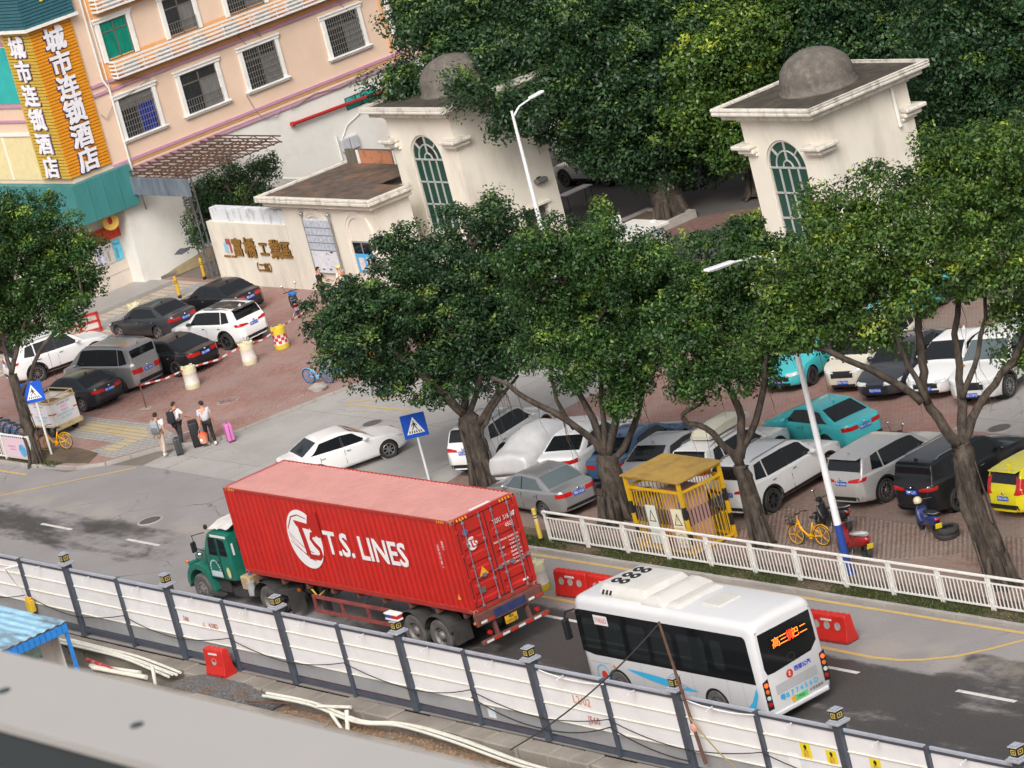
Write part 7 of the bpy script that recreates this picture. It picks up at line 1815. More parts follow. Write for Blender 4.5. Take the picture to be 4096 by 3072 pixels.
# planter kerb under the yard tree
pk_=MB();pc=G(2600,905)
for a in ((-1.6,1.6,-1.3,-1.1),(-1.6,1.6,1.1,1.3),(-1.6,-1.4,-1.1,1.1),(1.4,1.6,-1.1,1.1)): pk_.bx(pc.x+a[0],pc.x+a[1],pc.y+a[2],pc.y+a[3],0,0.35)
o=pk_.build('planter_kerb',CONCK,None,bevel=0.02);tag(o,'low concrete planter kerb round the dark yard tree','planter')
o=MB().bx(pc.x-1.4,pc.x+1.4,pc.y-1.1,pc.y+1.1,0,0.25).build('planter_soil',SOIL);struct(o)
struct(sheet('yard_brick_path',[(pc.x+1.8,pc.y-1.6),(pc.x+12,pc.y+6),(pc.x+11,pc.y+8),(pc.x+0.8,pc.y+0.6)],0.014,mat('yard_brick',(0.16,0.09,0.075),0.9,var=0.25,vscale=4)))
# ================================================================== PEOPLE
PEOPLE=[]
def skin_mesh(name,verts,edges,radii,m,parent,levels=1,root=0):
    """skeleton grown into one continuous surface (skin + subdivision), baked later in one go"""
    me=bpy.data.meshes.new(name);me.from_pydata(verts,edges,[])
    o=bpy.data.objects.new(name,me);COL.objects.link(o);o.parent=parent
    o.modifiers.new('skin','SKIN')
    for i,r in enumerate(radii): me.skin_vertices[0].data[i].radius=r if isinstance(r,tuple) else (r,r)
    me.skin_vertices[0].data[root].use_root=True
    sb=o.modifiers.new('sub','SUBSURF');sb.levels=levels;sb.render_levels=levels
    PEOPLE.append((o,m));return o
def flush_people():
    dg=bpy.context.evaluated_depsgraph_get()
    for o,m in PEOPLE:
        me=bpy.data.meshes.new_from_object(o.evaluated_get(dg));extra=o.get('fingers')
        o.modifiers.clear()
        if extra is not None:
            bm=bmesh.new();bm.from_mesh(me)
            tmp=bpy.data.meshes[extra];bm.from_mesh(tmp);bm.to_mesh(me);bm.free()
        me.materials.clear();me.materials.append(m);me.polygons.foreach_set('use_smooth',[True]*len(me.polygons))
        o.data=me
def person(label,x,y,z,deg,h=1.72,shirt=(0.75,0.75,0.75),trousers=(0.02,0.02,0.022),shoes=(0.6,0.6,0.6),hair=(0.012,0.01,0.009),
           stride=0.25,la=(0.1,0.0,0.0),ra=(-0.1,0.0,0.0),headturn=0.0,lean=0.04,cat='person',shorts=False,cap=None,group=None,sleeve=0.55):
    """la / ra: (upper arm swing forward, elbow bend, outward) in radians; x forward, y to the left"""
    t=thing('person',label,cat,(x,y,z),R_(deg),group);s=h/1.75
    hip,knee,ank=0.92*s,0.49*s,0.085*s
    def leg(side,f):
        yy=side*0.095*s
        return [Vector((0,yy,hip)),Vector((f*0.5+0.03,yy,knee)),Vector((f-0.03 if f<0 else f,yy,ank+(0.05 if f<-0.1 else 0))),Vector((f+0.15*s,yy*1.1,0.045*s+(0.0 if f<-0.1 else 0)))]
    L,Rl=leg(1,stride),leg(-1,-stride)
    top=lean*1.2
    pel,sp,ch,nk=Vector((0,0,0.96*s)),Vector((top*0.4,0,1.14*s)),Vector((top,0,1.34*s)),Vector((top*1.1,0,1.47*s))
    hd0,hd1=Vector((top*1.2+0.01,0,1.56*s)),Vector((top*1.3+0.02,0,1.67*s))
    def arm(side,a):
        sh=Vector((top,side*0.185*s,1.40*s));sw,bend,out=a
        d1=Vector((math.sin(sw),side*(0.12+out),-math.cos(sw))).normalized();el=sh+d1*0.29*s
        d2=Vector((math.sin(sw+bend),side*(0.03+out*0.6),-math.cos(sw+bend))).normalized();wr=el+d2*0.25*s;hn=wr+d2*0.08*s
        return [sh,el,wr,hn]
    A,B=arm(1,la),arm(-1,ra)
    V=[pel,sp,ch,nk,hd0,hd1]+L[0:4]+Rl[0:4]+A+B
    E=[(0,1),(1,2),(2,3),(3,4),(4,5),(0,6),(6,7),(7,8),(8,9),(0,10),(10,11),(11,12),(12,13),(2,14),(14,15),(15,16),(16,17),(2,18),(18,19),(19,20),(20,21)]
    k=s
    Rr=[(0.145*k,0.11*k),(0.13*k,0.1*k),(0.155*k,0.11*k),(0.055*k,0.055*k),(0.082*k,0.095*k),(0.078*k,0.09*k)]+[(0.085*k,)*2,(0.058*k,)*2,(0.04*k,)*2,(0.034*k,)*2]*2+[(0.058*k,)*2,(0.042*k,)*2,(0.03*k,)*2,(0.03*k,)*2]*2
    body=skin_mesh('body',[tuple(v) for v in V],E,Rr,SKIN,t)
    fg=MB()
    for ar in (A,B):
        d=(ar[3]-ar[2]).normalized();sd=Vector((1,0,0)) if abs(d.x)<0.8 else Vector((0,0,1));sd=(sd-d*sd.dot(d)).normalized()
        nrm=d.cross(sd)
        for q,(o_,ln) in enumerate(((-0.027,0.075),(-0.009,0.085),(0.009,0.08),(0.026,0.065))):
            p0=ar[3]+sd*o_+d*0.01;p1=p0+d*ln*0.55;p2=p1+d*ln*0.4+nrm*0.02;fg.tube([p0,p1,p2],[0.009,0.0085,0.007],6)
        th=ar[2]+(ar[3]-ar[2])*0.5-sd*0.028;fg.tube([th,th-sd*0.02+d*0.035,th-sd*0.022+d*0.065],[0.011,0.01,0.008],6)
    # nose, ears, brow on the head
    yaw=Matrix.Rotation(headturn,3,'Z');hc=hd0.lerp(hd1,0.6)
    fg.sphere(hc+yaw @ Vector((0.1*k,0,-0.02)),(0.022,0.014,0.025),8,6)
    for sy in (1,-1): fg.sphere(hc+yaw @ Vector((-0.005,sy*0.088*k,-0.01)),(0.02,0.012,0.032),8,6)
    fo=fg.build('fingers_tmp',None);fo.data.name='fingers_tmp';body['fingers']=fo.data.name;bpy.data.objects.remove(fo)
    for sy in (1,-1): MB().sphere(hc+yaw @ Vector((0.088*k,sy*0.032,0.005)),(0.008,0.012,0.006),8,5).build('eye',INKB,t)
    MB().sphere(hc+yaw @ Vector((0.09*k,0,-0.06)),(0.008,0.022,0.006),8,5).build('mouth',mat('lips',(0.3,0.12,0.1),0.6),t)
    # clothing: slightly fuller shells that end at neck, cuffs, hem
    sm=mat('cloth_%02d%02d%02d'%tuple(int(c*99) for c in shirt),shirt,0.85,var=0.06,vscale=9,bump=0.3,bscale=25)
    f_=lambda a,c,u: a+(c-a)*u
    skin_mesh('shirt',[tuple(v) for v in (Vector((0,0,0.93*s)),sp,ch,f_(ch,nk,0.6),A[0],f_(A[0],A[1],sleeve+0.2),B[0],f_(B[0],B[1],sleeve+0.2))],[(0,1),(1,2),(2,3),(2,4),(4,5),(2,6),(6,7)],
              [(0.175*k,0.14*k),(0.165*k,0.13*k),(0.185*k,0.135*k),(0.085*k,0.08*k),(0.082*k,)*2,(0.075*k,)*2,(0.082*k,)*2,(0.075*k,)*2],sm,t)
    tm_=mat('cloth_%02d%02d%02d'%tuple(int(c*99) for c in trousers),trousers,0.85,var=0.08,vscale=9)
    e_=0.5 if shorts else 0.93
    skin_mesh('trousers',[tuple(v) for v in (pel,L[0],L[1],f_(L[1],L[2],e_),Rl[0],Rl[1],f_(Rl[1],Rl[2],e_))],[(0,1),(1,2),(2,3),(0,4),(4,5),(5,6)],[(0.16*k,0.125*k),(0.11*k,)*2,(0.078*k,)*2,(0.066*k,)*2,(0.11*k,)*2,(0.078*k,)*2,(0.066*k,)*2],tm_,t)
    shm=mat('shoe_%02d%02d%02d'%tuple(int(c*99) for c in shoes),shoes,0.6)
    for lg in (L,Rl):
        an,to=lg[2],lg[3];b=MB();d=(to-an);d.z=0;d=d.normalized();z0=min(an.z-0.085*s,0.06)
        M_=Matrix(((d.x,-d.y,0),(d.y,d.x,0),(0,0,1)))
        c0=Vector((an.x,an.y,0))+d*0.06;lift=max(0,an.z-0.09*s)
        b.sphere(c0+Vector((0,0,0.048+lift)),(0.145*s,0.052*s,0.05),12,8,M_);b.sphere(Vector((an.x,an.y,0.075+lift)),(0.055,0.048,0.06),10,6)
        b.v=[(p,q,max(0.004,w)) for p,q,w in b.v];b.build('shoe',shm,t,smooth='all')
    hm=mat('hair_%02d'%int(hair[0]*999),hair,0.7)
    b=MB();nu,nv=16,9
    for i in range(nv+1):
        for j in range(nu):
            a=2*PI*j/nu;lim=1.15 if math.cos(a)>0.35 else (1.95 if math.cos(a)<-0.2 else 1.6)
            th=lim*i/nv;r=1+0.05*math.sin(5*a+i)
            b.v.append(tuple(hc+yaw @ Vector((0.104*k*r*math.sin(th)*math.cos(a)-0.008,0.094*k*r*math.sin(th)*math.sin(a),0.118*k*r*math.cos(th)+0.01))))
    b.f=[(i*nu+j,(i+1)*nu+j,(i+1)*nu+(j+1)%nu,i*nu+(j+1)%nu) for i in range(nv) for j in range(nu)]
    if cap is None: b.build('hair',hm,t,smooth='all')
    else:
        b.build('cap',mat('cap_%02d'%int(cap[0]*99),cap,0.6),t,smooth='all');MB().lathe([(0.06,0.0),(0.15,-0.01)],16,Matrix.Translation(hc+Vector((0.03,0,0.03)))).build('brim',MATS['cap_%02d'%int(cap[0]*99)],t)
    t['hand_l']=tuple(A[3]);t['hand_r']=tuple(B[3])
    return t
def hand_world(t,k):
    a=t.rotation_euler.z;v=Vector(t[k]);return Vector((t.location.x+v.x*math.cos(a)-v.y*math.sin(a),t.location.y+v.x*math.sin(a)+v.y*math.cos(a),t.location.z+v.z))
p1=person('person in white T-shirt and beige trousers with grey backpack pulling a suitcase',-32.95,9.75,0.005,120,1.72,(0.74,0.73,0.72),(0.52,0.42,0.35),(0.62,0.68,0.68),stride=0.14,la=(-0.05,0.1,0.12),ra=(-0.2,0.15,0.1))
p2=person('person in white T-shirt with black backpack reaching for the big black suitcase',-33.25,10.75,0.005,105,1.74,(0.76,0.75,0.74),(0.03,0.03,0.035),(0.5,0.5,0.5),stride=0.12,la=(0.0,0.1,0.0),ra=(0.5,0.45,0.25),lean=0.07,headturn=-0.5)
p3=person('person in grey T-shirt and black trousers carrying an orange bucket',-31.75,11.15,0.005,160,1.76,(0.52,0.52,0.57),(0.012,0.012,0.014),(0.72,0.7,0.68),stride=0.2,la=(0.0,0.1,0.05),ra=(-0.1,0.35,0.1),headturn=0.5)
p4=person('person in black T-shirt and black trousers standing beside a moped',-43.35,24.75,0.107,40,1.76,(0.015,0.015,0.016),(0.016,0.016,0.018),(0.1,0.1,0.1),stride=0.05,la=(0.5,0.6,0.05),ra=(0.1,0.5,0.1))
p5=person('person in cream shirt and yellow hat with back turned by the guard house',-42.5,25.35,0.107,200,1.68,(0.66,0.62,0.53),(0.3,0.28,0.26),(0.2,0.2,0.2),stride=0.05,la=(0.2,0.5,0.3),ra=(0.4,0.6,0.2),cap=(0.72,0.56,0.2))
gp=G(2822,985,1.6);p6=person('person in dark jacket and orange helmet inside the gate, mostly behind leaves',gp.x,gp.y,0.01,60,1.7,(0.03,0.045,0.08),(0.02,0.02,0.02),(0.1,0.1,0.1),stride=0.05,cap=(0.8,0.4,0.02),sleeve=0.75)
def backpack(par,label,m,mp,drop=0.0):
    a=par.rotation_euler.z;t=thing('backpack',label,'backpack',tuple(par.location),a)
    MB().box((-0.2,0,1.2-drop),(0.17,0.32,0.46)).build('bag',m,t,bevel=0.06,seg=3,smooth=True);MB().box((-0.29,0,1.1-drop),(0.07,0.26,0.24)).build('pocket',mp,t,bevel=0.03,seg=2,smooth=True)
    for s in (-0.1,0.1): MB().tube([(-0.14,s,1.42-drop),(0.02,s*1.1,1.47),(0.16,s*1.1,1.36),(0.13,s*1.4,1.15),(-0.12,s*1.5,1.05)],0.018,6).build('strap',mp,t)
backpack(p1,'grey backpack worn by the walker in beige trousers',mat('pack_grey',(0.3,0.31,0.33),0.8,var=0.1),mat('pack_dark',(0.13,0.135,0.15),0.8));backpack(p2,'black backpack worn by the walker holding the big suitcase',mat('pack_black',(0.02,0.022,0.025),0.8),MATS['pack_black'],-0.03)
def suitcase(x,y,z,deg,w,d,h,m,label,handle=0.0,tilt=0.0):
    t=thing('suitcase',label,'suitcase',(x,y,z),R_(deg),'suitcases');t.rotation_euler.y=tilt
    MB().bx(-d/2,d/2,-w/2,w/2,0.05,h).build('shell',m,t,bevel=0.045,seg=3,smooth=True)
    MB().bx(-0.012,0.012,-w/2-0.004,w/2+0.004,0.06,h-0.01).build('zip_band',BLACKP,t)
    for k in range(4): MB().bx(d/2,d/2+0.008,-w*0.38+k*w*0.24,-w*0.34+k*w*0.24,0.12,h-0.08).build('ridge',m,t)
    for sx in (-1,1):
        for sy in (-1,1): MB().cyl((sx*d*0.36,sy*w*0.38-0.015,0.03),(sx*d*0.36,sy*w*0.38+0.015,0.03),0.03,n=10).build('castor',BLACKP,t)
    if handle: MB().tube([(-d*0.3,-0.09,h-0.02),(-d*0.3,-0.09,h+handle),(-d*0.3,0.09,h+handle),(-d*0.3,0.09,h-0.02)],0.011,6).build('pull_handle',STEEL,t)
    MB().tube([(0,-0.07,h),(0,-0.06,h+0.035),(0,0.06,h+0.035),(0,0.07,h)],0.011,6).build('grip',BLACKP,t)
    return t
CB,CD,CP=mat('case_black',(0.012,0.012,0.014),0.5),mat('case_dark_grey',(0.05,0.053,0.056),0.4),mat('case_pink',(0.6,0.18,0.45),0.35)
suitcase(-32.45,10.95,0.005,60,0.62,0.36,0.98,CB,'very large black suitcase, the tallest of the three');suitcase(-32.35,10.05,0.005,60,0.4,0.27,0.66,CD,'dark grey cabin suitcase with raised handle',0.36);suitcase(-31.2,11.65,0.005,70,0.44,0.27,0.72,CP,'bright pink suitcase beside the walker in grey',0.0)
hw3=hand_world(p3,'hand_l');bk=thing('orange_bucket','peach and orange bucket hanging from the hand of the walker in grey','bucket',(hw3.x,hw3.y,hw3.z-0.62))
MB().lathe([(0.0,0.0),(0.15,0.0),(0.19,0.3),(0.195,0.31),(0.17,0.3),(0.0,0.27)],20).build('body',mat('bucket_peach',(0.68,0.28,0.18),0.5),bk,smooth=True);MB().lathe([(0.188,0.3),(0.16,0.36),(0.08,0.42),(0.0,0.44)],14).build('liner',mat('bucket_liner',(0.65,0.1,0.03),0.6),bk,smooth=True);MB().tube([(0,-0.19,0.3),(0,-0.12,0.5),(0,0.0,0.6),(0,0.12,0.5),(0,0.19,0.3)],0.008,5).build('handle',STEEL,bk)
MB().lathe([(0,0),(0.06,0)],12,Matrix.Translation((0.1,-0.16,0.16)) @ Matrix.Rotation(PI/2,4,'X') @ Matrix.Rotation(0.56,4,'Y')).build('label',INKW,bk)

# ================================================================== BICYCLES, MOPEDS
def bicycle(label,x,y,z,deg,col,group,basket=True,lean=0.08,wheelcol=None,sc=1.0):
    t=thing('bicycle',label,'bicycle',(x,y,z),R_(deg),group);t.rotation_euler.x=lean;t.scale=(sc,sc,sc)
    wc=wheelcol or BLACKP;r=0.31
    for wx in (0.52,-0.5):
        w=MB();w.tube([(wx+r*math.cos(a),0,r+r*math.sin(a)) for a in np.linspace(0,2*PI,25)],0.02,6,cap=False);wo=w.build('wheel',RUBBER,t,smooth='all')
        MB().tube([(wx+(r-0.03)*math.cos(a),0,r+(r-0.03)*math.sin(a)) for a in np.linspace(0,2*PI,25)],0.014,5,cap=False).build('rim',wc,wo,smooth='all')
        sp=MB()
        n=5 if wheelcol else 12
        for k in range(n):
            a=2*PI*k/n;sp.cyl((wx,0,r),(wx+(r-0.03)*math.cos(a),0,r+(r-0.03)*math.sin(a)),0.012 if wheelcol else 0.003,n=5)
        sp.build('spokes',wc if wheelcol else STEEL,wo);MB().cyl((wx,-0.05,r),(wx,0.05,r),0.03,n=10).build('axle_hub',wc,wo)
        MB().tube([(wx+(r+0.035)*math.cos(a),0,r+(r+0.035)*math.sin(a)) for a in np.linspace(0.3,2.6,10)],0.018,5).build('mudguard',col,t,smooth='all')
    fr=MB();fr.tube([(0.38,0,0.78),(0.3,0,0.52),(0.05,0,0.3),(-0.05,0,0.28)],0.03,8);fr.tube([(-0.05,0,0.28),(-0.2,0,0.72)],0.026,8)
    for s in (-0.04,0.04): fr.tube([(-0.05,s,0.28),(-0.5,s,r)],0.014,6);fr.tube([(-0.17,s*0.5,0.6),(-0.5,s,r)],0.012,6)
    fr.build('frame',col,t,smooth='all')
    MB().tube([(0.36,0,0.92),(0.4,0,0.7),(0.44,0.045,0.6),(0.52,0.05,r)],0.018,6).tube([(0.4,0,0.7),(0.44,-0.045,0.6),(0.52,-0.05,r)],0.018,6).build('fork',col,t,smooth='all')
    MB().tube([(0.18,-0.27,0.98),(0.3,-0.16,1.0),(0.36,0,0.94),(0.3,0.16,1.0),(0.18,0.27,0.98)],0.014,6).build('handlebar',BLACKP,t,smooth='all')
    MB().tube([(-0.2,0,0.7),(-0.23,0,0.84)],0.015,6).build('seat_post',STEEL,t);MB().sphere((-0.24,0,0.87),(0.14,0.08,0.04),10,6).build('saddle',BLACKP,t,smooth='all')
    MB().cyl((-0.05,-0.03,0.28),(-0.05,0.03,0.28),0.09,n=14).build('chain_case',col,t);MB().bar((-0.05,0.09,0.28),(0.08,0.09,0.18),0.02).bar((-0.05,-0.09,0.28),(-0.18,-0.09,0.38),0.02).build('cranks',BLACKP,t)
    if basket:
        b=MB()
        for q in (0.66,0.78,0.9): b.tube([(0.46,-0.15,q),(0.72,-0.15,q),(0.72,0.15,q),(0.46,0.15,q),(0.46,-0.15,q)],0.008,4)
        for px,py in ((0.46,-0.15),(0.59,-0.15),(0.72,-0.15),(0.72,0.0),(0.72,0.15),(0.59,0.15),(0.46,0.15)): b.tube([(px,py,0.66),(px,py,0.9)],0.008,4)
        b.bx(0.46,0.72,-0.15,0.15,0.655,0.665);b.build('basket',BLACKP,t)
    return t
CBL,CLB,CYL=mat('bike_blue',(0.03,0.22,0.55),0.4),mat('bike_pale_blue',(0.2,0.48,0.72),0.4),mat('bike_yellow',(0.72,0.36,0.0),0.4)
sh='share bicycles'
bicycle('pale blue share bicycle at the front of the kerbside cluster',-33.2,17.3,0.11,12,CLB,sh,False,0.1,CBL);bicycle('blue share bicycle, second in the kerbside cluster under the tree',-33.0,18.2,0.11,24,CBL,sh,True,0.08);bicycle('orange share bicycle standing in the kerbside cluster',-32.9,19.2,0.11,30,CYL,sh,True,0.08,CYL);bicycle('blue share bicycle, farthest in the kerbside cluster',-32.5,20.3,0.11,40,CBL,sh,True,0.05);bicycle('orange share bicycle mostly behind leaves in the kerbside cluster',-32.4,21.2,0.11,40,CYL,sh,True,0.05,CYL)
bicycle('yellow share bicycle leaning by the left crossing sign post',-39.35,8.75,0.12,205,CYL,sh,True,0.1,CYL);bicycle('yellow share bicycle with black basket behind the white railing',3.55,9.85,0.115,188,CYL,sh,True,0.1,CYL)
for i,(dx,dy) in enumerate(((0,0),(-0.7,0.15),(-1.4,0.25),(-2.1,0.4))):
    bicycle(('dark blue bicycle beside the left street tree, nearest the trunk','dark blue bicycle beside the left street tree, second from the trunk','dark blue bicycle beside the left street tree, third from the trunk','dark blue bicycle at the left edge of the picture')[i],-42.6+dx,8.6+dy,0.105,235,mat('bike_navy',(0.02,0.1,0.26),0.4),sh,True,0.06)

def moped(label,x,y,z,deg,col,seatcol,group='parked mopeds',plate='yellow',lean=0.08,mirror=True,box=False):
    t=thing('moped',label,'moped',(x,y,z),R_(deg),group);t.rotation_euler.x=lean
    tm,rm,bk_=wheel_meshes(0.22,'five')
    for wx in (0.62,-0.58):
        w=bpy.data.objects.new('wheel',tm);COL.objects.link(w);w.parent=t;w.location=(wx,0,0.22);w.scale=(1,0.5,1)
        q=bpy.data.objects.new('rim',rm);COL.objects.link(q);q.parent=w;q.material_slots[0].link='OBJECT';q.material_slots[0].material=ALLOYD
    def hull(secs,name,m):
        b=MB();n=8
        for x_,w_,z0,z1 in secs:
            for k in range(n):
                a=2*PI*(k+0.5)/n;b.v.append((x_,w_*math.copysign(abs(math.cos(a))**0.6,math.cos(a)),(z0+z1)/2+(z1-z0)/2*math.copysign(abs(math.sin(a))**0.6,math.sin(a))))
        b.f=[(i*n+k,i*n+(k+1)%n,(i+1)*n+(k+1)%n,(i+1)*n+k) for i in range(len(secs)-1) for k in range(n)]+[tuple(reversed(range(n))),tuple((len(secs)-1)*n+k for k in range(n))]
        o=b.build(name,m,t,smooth='all');bm=bmesh.new();bm.from_mesh(o.data);bmesh.ops.recalc_face_normals(bm,faces=bm.faces);bm.to_mesh(o.data);bm.free()
    hull([(-0.82,0.04,0.6,0.68),(-0.72,0.12,0.46,0.74),(-0.4,0.17,0.34,0.72),(-0.1,0.16,0.3,0.66),(0.05,0.14,0.26,0.42),(0.3,0.15,0.24,0.32)],'rear_body',col)
    hull([(0.28,0.16,0.24,0.4),(0.4,0.2,0.26,0.62),(0.46,0.18,0.36,0.82),(0.44,0.1,0.62,0.96)],'leg_shield',col)
    hull([(0.86,0.05,0.4,0.44),(0.75,0.075,0.4,0.5),(0.6,0.08,0.42,0.52),(0.42,0.07,0.36,0.5)],'front_mudguard',col)
    hull([(-0.78,0.06,0.74,0.8),(-0.6,0.14,0.72,0.84),(-0.3,0.15,0.7,0.8),(0.02,0.11,0.66,0.74)],'seat',seatcol)
    for s in (-1,1): MB().cyl((0.62,s*0.07,0.22),(0.47,s*0.05,0.7),0.02,n=6).build('fork_leg',STEEL,t)
    MB().tube([(0.3,-0.32,0.98),(0.4,-0.14,0.96),(0.44,0,0.94),(0.4,0.14,0.96),(0.3,0.32,0.98)],0.016,6).build('handlebar',BLACKP,t)
    MB().sphere((0.5,0,0.9),(0.09,0.12,0.09),10,6).build('headlamp_cowl',col,t,smooth='all');MB().sphere((0.57,0,0.89),(0.04,0.07,0.05),10,6).build('headlight',CLEARL,t,smooth='all')
    if mirror:
        for s in (-1,1): MB().tube([(0.36,s*0.2,0.97),(0.34,s*0.28,1.22)],0.008,5).build('mirror_stalk',BLACKP,t);MB().sphere((0.33,s*0.29,1.27),(0.02,0.07,0.045),10,6).build('mirror',CHROME,t,smooth='all')
    MB().sphere((-0.82,0,0.64),(0.03,0.1,0.04),10,6).build('tail_light',REDL,t,smooth='all')
    MB().box((-0.86,0,0.45),(0.02,0.2,0.16),M=Matrix.Rotation(-0.3,3,'Y')).build('number_plate',{'yellow': YEL,'pink': mat('plate_pink',(0.5,0.3,0.45),0.5),'grey': STEEL}[plate],t)
    MB().tube([(-0.8,-0.1,0.82),(-0.92,0,0.86),(-0.8,0.1,0.82),(-0.5,0.16,0.78)],0.014,6).build('grab_rail',STEEL,t);MB().cyl((-0.05,0.1,0.24),(-0.12,0.24,0.0),0.012,n=6).build('side_stand',STEEL,t)
    if box: MB().box((-0.84,0,0.98),(0.34,0.36,0.28)).build('top_box',BLACKP,t,bevel=0.04)
    return t
MBK,MRD,MBU=mat('moped_black',(0.015,0.016,0.018),0.3,coat=0.5),mat('moped_red',(0.28,0.012,0.012),0.3,coat=0.6),mat('moped_blue',(0.015,0.03,0.13),0.3,coat=0.5);SEATK,SEATW=mat('seat_black',(0.02,0.02,0.022),0.6),mat('seat_grey',(0.5,0.5,0.5),0.6)
moped('dark moped with blue bag on it in front of the name wall',-43.95,23.7,0.108,150,MBK,SEATK,plate='pink',lean=-0.05)
moped('black moped with round mirrors beside the lamp post',3.3,11.05,0.115,178,MBK,SEATK,plate='grey');moped('red moped with pale seat at the foot of the lamp post',5.85,9.55,0.115,172,MRD,SEATW,mirror=False);moped('dark blue moped carrying a cream helmet behind the black car',6.9,11.6,0.115,158,MBU,SEATK);moped('black moped wedged between turquoise saloon and silver SUV',0.9,15.9,0.11,100,MBK,SEATK,plate='grey',mirror=True)
hl=thing('helmet','cream helmet resting on the dark blue moped','helmet',(6.55,11.72,0.98));MB().sphere((0,0,0.1),(0.14,0.13,0.13),14,10).build('shell',mat('helmet_cream',(0.68,0.6,0.4),0.35),hl,smooth='all');MB().lathe([(0.13,0.0),(0.145,0.03),(0.142,0.05)],16).build('rim_band',BLACKP,hl)
h2=thing('helmet','dark red helmet resting on the red moped','helmet',(5.25,9.65,0.95));MB().sphere((0,0,0.12),(0.14,0.13,0.14),14,10).build('shell',MRD,h2,smooth='all');MB().sphere((0.09,0.0,0.13),(0.06,0.1,0.06),10,6).build('visor',GLASSD,h2,smooth='all')
bgb=MB().box((0,0,0.09),(0.34,0.26,0.16)).build('blue_bag',mat('bag_blue',(0.03,0.16,0.5),0.6),None,bevel=0.04,loc=(-43.9,23.66,0.96));tag(bgb,'small blue bag on the moped seat by the name wall','bag')
for i,(dx,dz) in enumerate(((0,0),(0.05,0.17))):
    ty=MB();ty.lathe([(0.19,0.02),(0.2,0.0),(0.3,0.0),(0.33,0.04),(0.33,0.13),(0.3,0.17),(0.2,0.17),(0.19,0.15)],24);o=ty.build('spare_tyre',RUBBER,None,smooth=True,loc=(7.75+dx,11.55,0.12+dz));tag(o,('worn black tyre lying flat by the rightmost trunk, lower of two','worn black tyre stacked on another by the rightmost trunk, upper of two')[i],'tyre','stacked tyres')
rk=MB();rk.sphere((0,0,0.1),(0.42,0.28,0.17),10,7);rk.v=[(a+random.uniform(-0.05,0.05),b_+random.uniform(-0.05,0.05),max(0,c+random.uniform(-0.03,0.03))) for a,b_,c in rk.v];o=rk.build('kerbside_rock',CONCK,None,loc=tuple(G(1275,1560,0.1)),rz=0.4);tag(o,'flat grey rock lying by the front bicycle at the kerb','rock')
# ================================================================== TREES
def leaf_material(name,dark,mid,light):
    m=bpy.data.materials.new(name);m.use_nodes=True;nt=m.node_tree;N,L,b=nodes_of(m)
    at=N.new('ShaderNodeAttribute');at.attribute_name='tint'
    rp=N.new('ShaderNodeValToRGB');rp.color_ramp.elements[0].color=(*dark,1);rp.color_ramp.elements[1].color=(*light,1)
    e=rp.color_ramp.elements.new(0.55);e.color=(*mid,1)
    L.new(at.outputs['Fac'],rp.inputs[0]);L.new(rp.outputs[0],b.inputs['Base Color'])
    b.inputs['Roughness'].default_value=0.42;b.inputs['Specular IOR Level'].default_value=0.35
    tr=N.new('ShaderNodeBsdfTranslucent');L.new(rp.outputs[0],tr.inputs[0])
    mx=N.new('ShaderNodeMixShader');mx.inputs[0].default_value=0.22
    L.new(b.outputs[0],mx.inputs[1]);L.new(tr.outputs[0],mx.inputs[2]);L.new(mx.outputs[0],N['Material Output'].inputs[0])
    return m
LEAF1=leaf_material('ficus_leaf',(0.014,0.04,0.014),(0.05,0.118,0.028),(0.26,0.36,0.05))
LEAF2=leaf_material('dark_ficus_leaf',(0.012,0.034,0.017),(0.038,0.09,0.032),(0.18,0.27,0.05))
LEAF3=leaf_material('yellow_green_ficus_leaf',(0.02,0.05,0.014),(0.085,0.165,0.03),(0.36,0.44,0.05))  # paler, yellower greens than the other leaf ramps
def bark_material():
    m=bpy.data.materials.new('ficus_bark');m.use_nodes=True;nt=m.node_tree;N,L,b=nodes_of(m)
    geo=N.new('ShaderNodeNewGeometry');P=geo.outputs['Position']
    a=noise(nt,P,5,7,0.7,(1.6,1.6,0.28));c=noise(nt,P,2.2,4)
    col=mixc(nt,smooth_rng(nt,a,0.3,0.7),(0.018,0.013,0.01),(0.085,0.066,0.05));col=mixc(nt,smooth_rng(nt,c,0.5,0.75,0,0.5),col,(0.15,0.122,0.1))
    L.new(col,b.inputs['Base Color']);b.inputs['Roughness'].default_value=0.9;L.new(bumpn(nt,a,0.9,0.05),b.inputs['Normal']);return m
BARK=bark_material()
